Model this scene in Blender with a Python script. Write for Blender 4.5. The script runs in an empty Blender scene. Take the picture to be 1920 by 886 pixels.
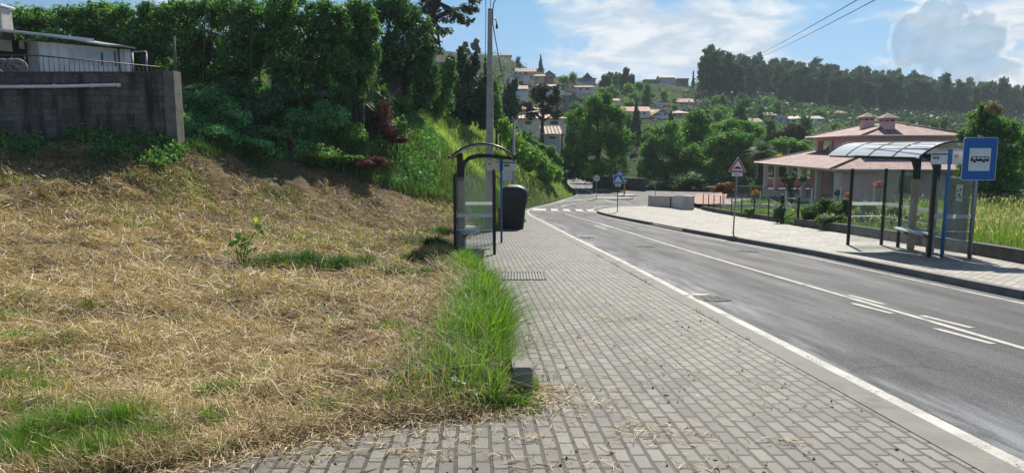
import bpy, math, random
import numpy as np
from mathutils import Vector, Matrix

rad = math.radians
SC = bpy.context.scene
COL = SC.collection
RNG = np.random.default_rng(7)
random.seed(7)

# ------------------------------------------------------------------ camera
FPX, PITCH, EYE = 1300.0, rad(7.5), 1.65
CP, SP = math.cos(PITCH), math.sin(PITCH)
cam = bpy.data.cameras.new('camera')
cam_o = bpy.data.objects.new('camera', cam)
COL.objects.link(cam_o)
cam.sensor_width = 36.0
cam.lens = 36.0 * FPX / 1920.0
cam.clip_start, cam.clip_end = 0.05, 6000
cam_o.location = (0, 0, EYE)
cam_o.rotation_euler = (rad(90) - PITCH, 0, 0)
SC.camera = cam_o

# ------------------------------------------------------------------ sun, sky, exposure
SUN_AZ, SUN_EL = rad(18), rad(43)          # azimuth clockwise from +Y
sd = Vector((math.sin(SUN_AZ) * math.cos(SUN_EL), math.cos(SUN_AZ) * math.cos(SUN_EL), math.sin(SUN_EL)))
sl = bpy.data.lights.new('sun', 'SUN')
sl.energy, sl.angle, sl.color = 5.0, rad(0.53), (1.0, 0.93, 0.82)
so = bpy.data.objects.new('sun', sl)
COL.objects.link(so)
so.location = (30, 60, 60)
so.rotation_euler = sd.to_track_quat('Z', 'Y').to_euler()
SC.view_settings.view_transform = 'Standard'
SC.view_settings.look = 'None'
SC.view_settings.gamma = 1
SC.view_settings.use_curve_mapping = False
SC.view_settings.exposure = EXPOSURE = 0.50
SC.cycles.max_bounces = 8
SC.cycles.diffuse_bounces = 3
SC.cycles.glossy_bounces = 3
SC.cycles.transmission_bounces = 6
SC.cycles.transparent_max_bounces = 16
SC.cycles.volume_bounces = 0
SC.cycles.use_denoising = True
SC.cycles.sample_clamp_indirect = 6


def pix_dir(u, v):
    a, b = (u - 960) / FPX, (443 - v) / FPX
    return Vector((a, CP + b * SP, -SP + b * CP)).normalized()


W = bpy.data.worlds.new('World')
SC.world = W
W.use_nodes = True
nt = W.node_tree
nt.nodes.clear()


class NT:
    """tiny node builder"""
    def __init__(s, tree):
        s.t = tree

    def n(s, typ, **kw):
        nd = s.t.nodes.new(typ)
        ins = kw.pop('ins', {})
        for k_, v_ in kw.items():
            setattr(nd, k_, v_)
        for k_, v_ in ins.items():
            s.put(nd.inputs[k_], v_)
        return nd

    def put(s, sock, v_):
        if isinstance(v_, bpy.types.NodeSocket):
            s.t.links.new(v_, sock)
        elif isinstance(v_, (tuple, list)) and len(v_) == 3 and sock.type == 'RGBA':
            sock.default_value = (*v_, 1)
        else:
            sock.default_value = v_

    def math(s, op, a, b=0.0, c=0.0, clamp=False):
        nd = s.n('ShaderNodeMath', operation=op, use_clamp=clamp)
        s.put(nd.inputs[0], a); s.put(nd.inputs[1], b); s.put(nd.inputs[2], c)
        return nd.outputs[0]

    def noise(s, vec, scale, detail=4, rough=.55, dist=0.0):
        nd = s.n('ShaderNodeTexNoise', ins={'Scale': scale, 'Detail': detail, 'Roughness': rough, 'Distortion': dist})
        if vec is not None:
            s.put(nd.inputs['Vector'], vec)
        return nd.outputs['Fac']

    def ramp(s, fac, stops, interp='LINEAR'):
        nd = s.n('ShaderNodeValToRGB')
        cr = nd.color_ramp
        cr.interpolation = interp
        while len(cr.elements) < len(stops):
            cr.elements.new(.5)
        for e, (p, c) in zip(cr.elements, stops):
            e.position = p
            e.color = (*c, 1) if isinstance(c, (tuple, list)) else (c, c, c, 1)
        s.put(nd.inputs[0], fac)
        return nd.outputs[0]

    def mix(s, fac, a, b, mode='MIX'):
        nd = s.n('ShaderNodeMix', data_type='RGBA', blend_type=mode, clamp_factor=True)
        s.put(nd.inputs[0], fac); s.put(nd.inputs[6], a); s.put(nd.inputs[7], b)
        return nd.outputs[2]

    def maprange(s, v_, a, b, c=0.0, d=1.0, typ='SMOOTHSTEP'):
        nd = s.n('ShaderNodeMapRange', interpolation_type=typ)
        s.put(nd.inputs[0], v_)
        for i, q in enumerate((a, b, c, d)):
            s.put(nd.inputs[1 + i], q)
        return nd.outputs[0]

    def bump(s, h, strength=.5, dist=.01):
        nd = s.n('ShaderNodeBump', ins={'Strength': strength, 'Distance': dist, 'Height': h})
        return nd.outputs[0]


B = NT(nt)
sky = B.n('ShaderNodeTexSky', sky_type='NISHITA')
sky.sun_disc = False
sky.sun_elevation = SUN_EL
sky.sun_rotation = SUN_AZ
sky.air_density, sky.dust_density, sky.ozone_density = 1.0, 0.6, 1.6
tc = B.n('ShaderNodeTexCoord')
dirn = tc.outputs['Generated']
# cloud layer: project the view direction on a flat deck so that clouds shrink towards the horizon
sepd = B.n('ShaderNodeSeparateXYZ', ins={0: dirn})
zz = B.math('ADD', B.math('MAXIMUM', sepd.outputs[2], 0.0), .16)
comb = B.n('ShaderNodeCombineXYZ', ins={0: B.math('DIVIDE', sepd.outputs[0], zz), 1: B.math('DIVIDE', sepd.outputs[1], zz), 2: sepd.outputs[2]}).outputs[0]
warp = B.n('ShaderNodeTexNoise', ins={'Vector': comb, 'Scale': 1.6, 'Detail': 4.0})
wv = B.n('ShaderNodeVectorMath', operation='MULTIPLY_ADD', ins={0: warp.outputs['Color'], 1: (.55, .55, .55), 2: comb}).outputs[0]
cn = B.math('ADD', B.math('MULTIPLY', B.math('SUBTRACT', B.noise(wv, 1.9, 8, .60), .5), 1.9), .5)
fine = B.math('SUBTRACT', B.noise(wv, 7.5, 8, .62), .5)


def blob(u, v, r, w):
    d = pix_dir(u, v)
    dp = B.n('ShaderNodeVectorMath', operation='DISTANCE', ins={0: dirn, 1: tuple(d)})
    return B.math('MULTIPLY', B.maprange(dp.outputs['Value'], r, 0.0), w)


cov = B.math('ADD', cn, B.math('MULTIPLY', fine, .35))
for a in [(1040, 45, .07, .22), (1230, 60, .17, .26), (1390, 40, .14, .20), (1130, 115, .16, .20), (1330, 120, .14, .18), (1450, 130, .10, .10), (1190, 20, .10, .12),
          (960, 30, .06, -.22), (930, 95, .09, -.20), (1560, 100, .13, -.10), (1480, 60, .07, .05), (1700, 5, .12, .16), (1870, 60, .16, .24), (1650, 110, .08, -.10),
          (1900, 130, .10, .20), (700, -120, .3, -.1), (1080, 165, .05, -.1)]:
    cov = B.math('ADD', cov, blob(*a))
cfac = B.maprange(cov, .48, .92)
body = B.noise(wv, 4.2, 8, .6)
ccol = B.mix(B.maprange(body, .35, .66), (6.6, 7.8, 9.0), (11.4, 11.6, 11.6))
tint = B.mix(1.0, sky.outputs[0], B.mix(B.maprange(sepd.outputs[2], 0.0, .22), (.58, .80, 1.16), (.58, .87, 1.06)), 'MULTIPLY')
c1 = B.mix(B.math('MULTIPLY', cfac, .90), tint, ccol)
# the grey towering cloud on the right, rimmed with white
dv = B.n('ShaderNodeVectorMath', operation='MULTIPLY_ADD', ins={0: B.n('ShaderNodeTexNoise', ins={'Vector': dirn, 'Scale': 9.0, 'Detail': 3.0}).outputs['Color'], 1: (.05, .05, .05), 2: dirn}).outputs[0]
def vor(sc, sm):
    return B.n('ShaderNodeTexVoronoi', feature='SMOOTH_F1', ins={'Vector': dv, 'Scale': sc, 'Smoothness': sm}).outputs['Distance']


nz = B.noise(dv, 30.0, 5, .62)
bil = B.math('ADD', B.math('MULTIPLY', vor(17.0, .5), .62), B.math('MULTIPLY', vor(46.0, .5), .42))
lo_ = B.noise(dv, 11.0, 4, .6)
puff = B.math('ADD', B.math('SUBTRACT', -.42, bil), B.math('ADD', B.math('MULTIPLY', nz, .95), B.math('MULTIPLY', lo_, 1.15)))
for q_ in [(1770, 95, .090, .48), (1735, 62, .055, .26), (1830, 112, .065, .30), (1690, 128, .12, .26), (1570, 110, .14, .16)]:
    puff = B.math('ADD', puff, blob(*q_))
body2 = B.math('MULTIPLY', B.maprange(puff, .40, .58), B.maprange(blob(1795, 62, .12, 1.0), .02, .45))
rim = B.math('MULTIPLY', B.maprange(puff, .30, .42), B.math('SUBTRACT', 1.0, B.maprange(puff, .42, .58)))
rim = B.math('MULTIPLY', rim, B.maprange(nz, .40, .62))
rim = B.math('MULTIPLY', rim, B.maprange(blob(1800, 70, .13, 1.0), .05, .5))
shade2 = B.mix(B.maprange(nz, .35, .65), (3.0, 4.7, 6.5), (4.8, 6.5, 8.2))
c2 = B.mix(B.math('MULTIPLY', body2, .62), c1, shade2)
c3 = B.mix(B.math('MULTIPLY', rim, .75), c2, (12.0, 12.1, 12.0))
bg = B.n('ShaderNodeBackground', ins={'Color': c3, 'Strength': 0.064})
wo = B.n('ShaderNodeOutputWorld', ins={'Surface': bg.outputs[0]})

# ------------------------------------------------------------------ ground profile and pixel helpers


def R(y):
    """height of the pavements along the road (metres, 0 under the camera)"""
    y = np.asarray(y, float)
    t = np.clip(y - 40, 0, 24)
    return -.062 * np.minimum(y, 40) - .062 * t + (.059 / 24) * t * t / 2 - .003 * np.maximum(y - 64, 0)


def kz(v):
    b = (443 - v) / FPX
    return (-SP + b * CP) / (CP + b * SP)


def at(u, v, y):
    b = (443 - v) / FPX
    d = y / (CP + b * SP)
    return Vector(((u - 960) / FPX * d, y, EYE + kz(v) * y))


def gp(u, v, off=0.0):
    lo, hi = .5, 300.0
    for _ in range(50):
        m = (lo + hi) / 2
        if EYE + kz(v) * m > float(R(m)) + off:
            lo = m
        else:
            hi = m
    return at(u, v, lo)


def interp_s(tab):
    f = interp(tab)
    return lambda y: sum(f(np.asarray(y, float) + o) for o in (-1.6, -.8, 0, .8, 1.6)) / 5


def interp(tab):
    ys = np.array([p[0] for p in tab], float); xs = np.array([p[1] for p in tab], float)
    return lambda y: np.interp(y, ys, xs)


# inner (field) edge of the left pavement, outer edge of its kerb, right kerb, right wall, road right edge
XL = interp([(-8, -20), (2, -7), (3, -4.2), (3.81, -2.08), (4.29, -1.52), (4.59, -.98), (4.75, -.3), (5.1, .1), (5.41, .12), (8.14, .02),
             (10.5, -.2), (13.05, -.6), (16.7, -1.55), (22, -1.6), (25, -1.15), (27.5, -.6), (30, .2), (35, .75), (42, .55), (48, .55), (52, 1.1),
             (58.8, 3.3), (64.2, 4.8), (67, 5.9), (72, 6.7), (78, 6.9), (94, 7.3), (130, 9)])
KL = interp_s([(-8, 3.5), (4, 2.98), (10, 2.68), (15, 2.47), (23, 2.03), (35, 1.48), (42, 1.1), (48, .93), (52, 1.5), (58.8, 3.65), (64.2, 5.15),
             (67, 6.25), (72, 7.05), (78, 7.2), (94, 7.55), (130, 9.2)])
KR = interp([(-8, 9.0), (11, 8.09), (18, 7.9), (22, 7.5), (28.5, 6.95), (33, 6.65), (40, 6.2), (47, 5.81), (50, 6.15), (52, 6.9), (54, 8.3), (55.2, 10.6), (56.2, 12.5)])
WR = interp([(-8, 10.6), (15, 11.2), (17, 11.5), (24.5, 12.17), (32, 12.7), (36, 13.2), (50.5, 13.75), (52, 13.9), (54.2, 12.3), (56.2, 11.9)])
RR = interp([(-8, 9.0), (11, 8.09), (18, 7.9), (22, 7.5), (28.5, 6.95), (33, 6.65), (40, 6.2), (47, 5.81), (50, 6.15), (52, 6.9), (54, 8.3), (55.2, 10.6),
             (56.4, 14), (58, 18), (60, 30), (62, 40), (70, 40), (72, 30), (77, 14.9), (83, 10.6), (95, 10.8), (130, 12)])


def smooth(a, b, t):
    t = np.clip((np.asarray(t, float) - a) / (b - a), 0, 1)
    return t * t * (3 - 2 * t)


def vnoise(x, y, seed=0):
    """value noise, about -1..1"""
    x = np.asarray(x, float); y = np.asarray(y, float)
    xi, yi = np.floor(x).astype(np.int64), np.floor(y).astype(np.int64)
    fx, fy = x - xi, y - yi
    fx, fy = fx * fx * (3 - 2 * fx), fy * fy * (3 - 2 * fy)

    def h(i, j):
        n_ = (i * 374761393 + j * 668265263 + seed * 982451653) & 0x7fffffff
        n_ = ((n_ ^ (n_ >> 13)) * 1274126177) & 0x7fffffff
        return ((n_ ^ (n_ >> 16)) & 0xffff) / 32767.5 - 1
    return (h(xi, yi) * (1 - fx) + h(xi + 1, yi) * fx) * (1 - fy) + (h(xi, yi + 1) * (1 - fx) + h(xi + 1, yi + 1) * fx) * fy


def fbm(x, y, seed=0, oct=4):
    s, a, f = 0, 1, 1
    for i in range(oct):
        s = s + a * vnoise(np.asarray(x) * f, np.asarray(y) * f, seed + i)
        a *= .5; f *= 2.03
    return s


CTRL = [  # world points of the natural ground
    (-4, 2, -.15), (-8, 3, -.1), (-14, 5, .1), (-25, 6, .3), (-45, 6, 1), (-4, -6, .3), (-20, -6, .5),
    (-2.2, 5.5, -.3), (-1.2, 8, -.42), (-1.6, 12, -.7), (-2.5, 16, -.98), (-3.2, 20, -1.05),
    (-5, 8, -.3), (-5, 12, -.5), (-4.6, 16, -.8), (-9, 12, -.08), (-8, 16, -.2), (-16, 12, .1), (-12.5, 16.8, .02), (-10, 18.4, -.12),
    (-7.9, 22, -.48), (-5.4, 26, -.75), (-3.2, 27, -1.0), (-2.2, 28.5, -1.05),
    (-17, 22.3, 1.62), (-13, 22.5, 1.68), (-11.1, 23, 1.75), (-24, 22.3, 1.6), (-9.8, 25, 1.3), (-8.3, 27, 1.03), (-6.7, 28.4, .62), (-5, 30, .1),
    (-2.7, 31, -.55), (-1.3, 34, -.7), (-.4, 40, -1.3), (-.6, 46, -1.9),
    (-12.6, 27, 3.1), (-11.4, 29, 3.44), (-9.5, 31, 3.68), (-7.1, 33, 3.9), (-6.1, 36, 3.87), (-5.2, 42, 3.44), (-3.1, 50, 2.47),
    (-.4, 56, .45), (1.8, 60, -1.22), (4.4, 64, -2.75), (5.2, 70, -2.9), (-1, 66, 1.9), (1.6, 70, .6), (3.5, 80, -.6), (2.5, 92, 1.8), (-5, 92, 6),
    (-20, 30, 4.0), (-14, 27, 3.4), (-30, 35, 4.4), (-50, 30, 4.5), (-12, 40, 4.6), (-25, 50, 5.5), (-10, 60, 5), (-50, 70, 8), (-20, 90, 9), (-60, 100, 12), (-60, -8, 2),
    (13, 0, .1), (13, 12, -.6), (13, 20, -1.05), (14, 30, -1.7), (15, 40, -2.2), (16, 50, -2.75), (15, 54, -3.0), (20, 10, -.5), (22, 24, -1.2), (22.5, 44, -2.0), (22.5, 62, -2.5),
    (19, 52, -2.7), (18, 58, -3.1), (35, 20, -.6), (35, 45, -1.6), (40, 62, -2.5), (60, 10, 0), (60, 50, -1.6), (16, 66, -3.5), (28, 80, -3.6), (14, 84, -3.5), (20, 100, -3.7), (45, 100, -3.7),
    (70, 100, -3.0), (11, 110, -3.7), (9.5, 120, -3.8), (50, 80, -3.0)]


def tps_fit(P):
    P = np.array(P, float)
    n = len(P)
    d2 = (P[:, None, 0] - P[None, :, 0]) ** 2 + (P[:, None, 1] - P[None, :, 1]) ** 2
    K = .5 * d2 * np.log(d2 + 1e-9) + np.eye(n) * 1.5
    Q = np.c_[np.ones(n), P[:, :2]]
    A = np.block([[K, Q], [Q.T, np.zeros((3, 3))]])
    w = np.linalg.solve(A, np.r_[P[:, 2], 0, 0, 0])

    def f(x, y):
        x = np.asarray(x, float); y = np.asarray(y, float)
        out = w[n] + w[n + 1] * x + w[n + 2] * y
        for i in range(n):
            dd = (x - P[i, 0]) ** 2 + (y - P[i, 1]) ** 2
            out = out + w[i] * .5 * dd * np.log(dd + 1e-9)
        return out
    return f


TPS = tps_fit(CTRL)


def H(x, y):
    """height of the natural ground"""
    x = np.asarray(x, float); y = np.asarray(y, float)
    right = np.where(y < 56.2, WR(y), RR(y))
    d = np.maximum(XL(y) - x, x - right)
    w = smooth(.0, 1.3, d)
    base = TPS(x, y) + .05 * fbm(x * .9, y * .9, 3) + .035 * fbm(x * 2.7, y * 2.7, 9, 3)
    near = R(y) + .008
    z = near * (1 - w) + base * w
    return np.where(d < -.12, R(y) - .3, z)


def hz(x, y):
    return float(H(x, y))


# far hills, given as picture rows by azimuth column; turned into real heights at real distances
HY = [95, 130, 170, 220, 270, 330, 420, 520, 700]
HT = {
    -600: [300, 250, 200, 150, 100, 80, 75, 75, 80], 600: [300, 250, 210, 160, 110, 85, 75, 75, 80],
    870: [262, 228, 190, 145, 106, 98, 110, 120, 130], 940: [262, 232, 200, 150, 112, 108, 130, 150, 160], 1010: [280, 238, 202, 162, 140, 140, 160, 175, 185],
    1050: [342, 320, 225, 172, 149, 150, 170, 185, 190], 1100: [346, 332, 255, 182, 158, 159, 180, 190, 190], 1145: [346, 332, 245, 190, 164, 161, 180, 190, 190], 1180: [345, 275, 232, 195, 166, 163, 180, 190, 190],
    1250: [345, 278, 236, 197, 165, 161, 175, 185, 190], 1320: [345, 282, 240, 208, 182, 167, 160, 165, 185],
    1450: [345, 284, 248, 225, 208, 188, 165, 162, 180], 1600: [346, 287, 255, 236, 222, 205, 180, 174, 195],
    1750: [346, 290, 258, 242, 230, 217, 197, 190, 205], 1920: [346, 292, 262, 247, 238, 228, 214, 208, 222], 2700: [346, 295, 265, 250, 242, 232, 220, 215, 225]}
HU = sorted(HT)
HM = np.array([HT[u] for u in HU], float)


def hill_v(u, y):
    rows = [np.interp(u, HU, HM[:, j]) for j in range(len(HY))]
    return float(np.interp(y, HY, rows))


def hill_y(u, v):
    lo, hi = 95.0, 330.0
    for _ in range(40):
        m = (lo + hi) / 2
        if hill_v(u, m) > v:
            lo = m
        else:
            hi = m
    return lo


# ------------------------------------------------------------------ mesh helpers


def link(o, parent=None):
    COL.objects.link(o)
    if parent is not None:
        o.parent = parent
    return o


def tag(o, label=None, cat=None, group=None, kind=None):
    for k_, v_ in (('label', label), ('category', cat), ('group', group), ('kind', kind)):
        if v_:
            o[k_] = v_
    return o


def empty(name, loc=(0, 0, 0), rz=0.0):
    o = bpy.data.objects.new(name, None)
    o.location = loc
    o.rotation_euler = (0, 0, rz)
    o.empty_display_size = .2
    return link(o)


def npmesh(name, verts, faces_n, mats, rnd=None, matidx=None, smooth_=False):
    """verts (V,3); faces_n (F,k) int array"""
    me = bpy.data.meshes.new(name)
    V = len(verts); Fn, k_ = faces_n.shape
    me.vertices.add(V)
    me.vertices.foreach_set('co', np.asarray(verts, np.float32).ravel())
    me.loops.add(Fn * k_)
    me.loops.foreach_set('vertex_index', faces_n.astype(np.int32).ravel())
    me.polygons.add(Fn)
    me.polygons.foreach_set('loop_start', np.arange(Fn, dtype=np.int32) * k_)
    if matidx is not None:
        me.polygons.foreach_set('material_index', np.asarray(matidx, np.int32))
    me.polygons.foreach_set('use_smooth', np.full(Fn, smooth_))
    for m in (mats if isinstance(mats, (list, tuple)) else [mats]):
        me.materials.append(m)
    if rnd is not None:
        a = me.attributes.new('rnd', 'FLOAT', 'FACE')
        a.data.foreach_set('value', np.asarray(rnd, np.float32))
    me.update()
    me.validate()
    return me


class MB:
    """collects shapes; build() links them as ONE mesh object"""
    def __init__(s):
        s.v, s.f, s.uv, s.sm = [], [], [], []

    def add(s, verts, faces, uvs=None, sm=False):
        o = len(s.v)
        s.v += [tuple(p) for p in verts]
        for i, f in enumerate(faces):
            s.f.append([o + j for j in f])
            s.uv.append(uvs[i] if uvs else None)
            s.sm.append(sm)
        return s

    def quad(s, a, b, c, d, uv=None):
        return s.add([a, b, c, d], [(0, 1, 2, 3)], [uv] if uv else None)

    def box(s, c, size, rz=0.0, bev=0.0, M=None):
        x, y, z = [q / 2 for q in size]
        R_ = Matrix.Rotation(rz, 4, 'Z')
        if bev:
            b = min(bev, x, y, z)
            prof = [(-x, -y + b), (-x + b, -y), (x - b, -y), (x, -y + b), (x, y - b), (x - b, y), (-x + b, y), (-x, y - b)]
            vs = []
            for zz, ins in ((-z, b), (-z + b, 0), (z - b, 0), (z, b)):
                for px, py in prof:
                    fx = (x - ins) / x; fy = (y - ins) / y
                    vs.append((px * fx, py * fy, zz))
            fs = [tuple(range(7, -1, -1)), tuple(range(24, 32))]
            for r in range(3):
                for i in range(8):
                    fs.append((r * 8 + i, r * 8 + (i + 1) % 8, (r + 1) * 8 + (i + 1) % 8, (r + 1) * 8 + i))
        else:
            vs = [(-x, -y, -z), (x, -y, -z), (x, y, -z), (-x, y, -z), (-x, -y, z), (x, -y, z), (x, y, z), (-x, y, z)]
            fs = [(3, 2, 1, 0), (4, 5, 6, 7), (0, 1, 5, 4), (1, 2, 6, 5), (2, 3, 7, 6), (3, 0, 4, 7)]
        T = Matrix.Translation(c) @ R_
        if M is not None:
            T = M @ T
        return s.add([T @ Vector(p) for p in vs], fs)

    def tube(s, pts, r, n=8, cap=True):
        pts = [Vector(p) for p in pts]
        rs = r if isinstance(r, (list, tuple)) else [r] * len(pts)
        vs, fs = [], []
        up = None
        for i, p in enumerate(pts):
            t = (pts[min(i + 1, len(pts) - 1)] - pts[max(i - 1, 0)]).normalized()
            if up is None:
                up = t.orthogonal().normalized()
            up = (up - t * up.dot(t))
            up = up.normalized() if up.length > 1e-6 else t.orthogonal().normalized()
            sd_ = t.cross(up)
            for j in range(n):
                a = 2 * math.pi * j / n
                vs.append(p + (up * math.cos(a) + sd_ * math.sin(a)) * rs[i])
        for i in range(len(pts) - 1):
            for j in range(n):
                fs.append((i * n + j, i * n + (j + 1) % n, (i + 1) * n + (j + 1) % n, (i + 1) * n + j))
        if cap:
            fs.append(tuple(range(n - 1, -1, -1)))
            fs.append(tuple(range((len(pts) - 1) * n, len(pts) * n)))
        return s.add(vs, fs, sm=True)

    def prism(s, poly, axis_o, ax, ay, az, depth):
        """polygon (2d) in the plane axis_o + ax*x + ay*y, pushed depth along az"""
        ax, ay, az, o = Vector(ax), Vector(ay), Vector(az), Vector(axis_o)
        n = len(poly)
        a = [o + ax * p[0] + ay * p[1] for p in poly]
        b = [p + az * depth for p in a]
        fs = [tuple(range(n - 1, -1, -1)), tuple(range(n, 2 * n))] + [(i, (i + 1) % n, n + (i + 1) % n, n + i) for i in range(n)]
        return s.add(a + b, fs)

    def build(s, name, mat_, parent=None, link_=True):
        me = bpy.data.meshes.new(name)
        me.from_pydata([tuple(p) for p in s.v], [], s.f)
        me.materials.append(mat_)
        if any(u is not None for u in s.uv):
            ul = me.uv_layers.new(name='UVMap')
            li = 0
            for fi, f in enumerate(s.f):
                for j in range(len(f)):
                    if s.uv[fi] is not None:
                        ul.data[li].uv = s.uv[fi][j]
                    li += 1
        me.polygons.foreach_set('use_smooth', s.sm)
        me.update()
        o = bpy.data.objects.new(name, me)
        if link_:
            link(o, parent)
        return o


# ------------------------------------------------------------------ materials


def new_mat(name):
    m = bpy.data.materials.new(name)
    m.use_nodes = True
    m.node_tree.nodes.clear()
    return m, NT(m.node_tree)


def finish(N, shader, vol=None):
    o = N.n('ShaderNodeOutputMaterial')
    N.t.links.new(shader, o.inputs['Surface'])


def pbr(N, **kw):
    return N.n('ShaderNodeBsdfPrincipled', ins=kw).outputs[0]


MATS = {}


def flat(name, col, rough=.6, var=.12, scale=6.0, metal=0.0, bump=.15, spec=.4, dirt=None):
    """plain material with object-space mottling and a fine bump"""
    if name in MATS:
        return MATS[name]
    m, N = new_mat(name)
    co = N.n('ShaderNodeTexCoord').outputs['Object']
    n1 = N.noise(co, scale, 5, .6)
    n2 = N.noise(co, scale * 9, 3, .6)
    lo = tuple(c * (1 - var) for c in col); hi = tuple(min(1, c * (1 + var)) for c in col)
    c = N.mix(N.maprange(n1, .3, .7), lo, hi)
    if dirt:
        c = N.mix(N.maprange(N.noise(co, scale * .6, 6, .7), .52, .75), c, dirt)
    r = N.maprange(n1, .3, .7, max(0, rough - .08), min(1, rough + .08))
    finish(N, pbr(N, **{'Base Color': c, 'Roughness': r, 'Metallic': metal, 'Specular IOR Level': spec,
                        'Normal': N.bump(n2, bump, .01)}))
    MATS[name] = m
    return m


def leafmat(name, dark, mid, light, trans=.40, gloss=.028):
    if name in MATS:
        return MATS[name]
    m, N = new_mat(name)
    a = N.n('ShaderNodeAttribute', attribute_name='rnd').outputs['Fac']
    c = N.ramp(a, [(0.0, dark), (.55, mid), (1.0, light)])
    tcol = N.mix(1.0, c, (1.75, 1.9, .8), 'MULTIPLY')
    d = N.n('ShaderNodeBsdfDiffuse', ins={'Color': c}).outputs[0]
    t = N.n('ShaderNodeBsdfTranslucent', ins={'Color': tcol}).outputs[0]
    g = N.n('ShaderNodeBsdfGlossy', ins={'Color': (.85, .9, .9), 'Roughness': .5}).outputs[0]
    s1 = N.n('ShaderNodeMixShader', ins={0: trans, 1: d, 2: t}).outputs[0]
    s2 = N.n('ShaderNodeMixShader', ins={0: gloss, 1: s1, 2: g}).outputs[0]
    finish(N, s2)
    MATS[name] = m
    return m


def leaf_cloud(rng, blobs, n, size, flatten=.8, sub=16, aspect=.55, spread=.30, inner=.18, up=0.0):
    """leaf quads in clumps over ellipsoids: blobs = [(cx,cy,cz,rx,ry,rz)]; returns verts, faces, rnd"""
    blobs = np.array([b if len(b) == 6 else (*b, b[3], b[3]) for b in blobs], float)
    wts = (blobs[:, 3] * blobs[:, 4] * blobs[:, 5]) ** (2 / 3)
    wts /= wts.sum()
    which = rng.choice(len(blobs), n, p=wts)
    k_ = int(sub)
    dirs = rng.normal(size=(len(blobs), k_, 3))
    dirs /= np.linalg.norm(dirs, axis=2, keepdims=True)
    rr = rng.uniform(.62, 1.0, size=(len(blobs), k_, 1))
    cl = rng.integers(0, k_, n)
    base = dirs[which, cl] * rr[which, cl] * .82
    off = rng.normal(size=(n, 3)) * spread
    p = base + off
    ln = np.linalg.norm(p, axis=1, keepdims=True)
    inn = rng.random(n) < inner
    p[inn] *= rng.uniform(.3, .9, (inn.sum(), 1))
    p = np.where(ln > 1.25, p / ln * 1.25, p)
    R3 = blobs[which, 3:6]
    c = blobs[which, :3] + p * R3
    nrm = p / R3 + rng.normal(size=(n, 3)) * flatten
    nrm[:, 2] += up
    tone = rng.normal(.5, .17, n) + (rng.random((len(blobs), k_))[which, cl] - .5) * .35
    return quads(rng, c, nrm, size * rng.uniform(.6, 1.35, n), aspect, np.clip(tone, 0, 1))


def explode(rng, bl, k=10, core=.76, sr=(.24, .40), d=(.55, .78)):
    out = []
    for (x, y, z, a, b, c) in bl:
        out.append((x, y, z, a * core, b * core, c * core))
        for _ in range(k):
            q = rng.normal(size=3); q /= np.linalg.norm(q)
            t = rng.uniform(*d); s_ = rng.uniform(*sr)
            out.append((x + q[0] * a * t, y + q[1] * b * t, z + q[2] * c * t, a * s_, b * s_, c * s_))
    return out


def quads(rng, c, nrm, size, aspect, tone, droop=0.0):
    n = len(c)
    nrm = nrm / (np.linalg.norm(nrm, axis=1, keepdims=True) + 1e-9)
    t = rng.normal(size=(n, 3))
    t[:, 2] -= droop
    t -= nrm * (t * nrm).sum(1, keepdims=True)
    t /= np.linalg.norm(t, axis=1, keepdims=True) + 1e-9
    b = np.cross(nrm, t)
    L = size[:, None] * .5
    w = L * aspect
    v = np.stack([c - t * L, c - t * L * .1 + b * w, c + t * L, c - t * L * .1 - b * w], 1).reshape(-1, 3)
    f = np.arange(n * 4).reshape(n, 4)
    return v, f, tone


def leafobj(name, data, mat_, parent=None):
    v, f, r = data
    o = bpy.data.objects.new(name, npmesh(name, v, f, mat_, r))
    return link(o, parent)


def cat_leaf(*ds):
    vs, fs, rs, o = [], [], [], 0
    for v, f, r in ds:
        vs.append(v); fs.append(f + o); rs.append(r); o += len(v)
    return np.concatenate(vs), np.concatenate(fs), np.concatenate(rs)


def blades(rng, x, y, z, h, w, lean=.5, tone=None, seg=3, bias=0.0):
    """curved grass blades: arrays x,y,z root, h height, w width"""
    n = len(x)
    az = rng.uniform(0, 2 * math.pi, n)
    le = np.abs(rng.normal(0, lean, n)) * h
    face = az + math.pi / 2 + rng.normal(0, .5, n)
    rows = []
    for i in range(seg + 1):
        t = i / seg
        px = x + np.cos(az) * le * t ** 2 + bias * h * t ** 2
        py = y + np.sin(az) * le * t ** 2
        pz = z + h * (t - .28 * np.minimum(1, le / h) * t ** 3)
        ww = w * (1 - t ** 1.7) * .5 + w * .02
        rows.append(np.stack([px - np.cos(face) * ww, py - np.sin(face) * ww, pz], 1))
        rows.append(np.stack([px + np.cos(face) * ww, py + np.sin(face) * ww, pz], 1))
    k_ = 2 * (seg + 1)
    v = np.stack(rows, 1).reshape(-1, 3)
    base = np.arange(n)[:, None] * k_
    f = np.concatenate([base + np.array([[2 * i, 2 * i + 1, 2 * i + 3, 2 * i + 2]]) for i in range(seg)], 1).reshape(-1, 4)
    if tone is None:
        tone = np.clip(rng.normal(.5, .2, n), 0, 1)
    return v, f, np.repeat(tone, seg)


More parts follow.
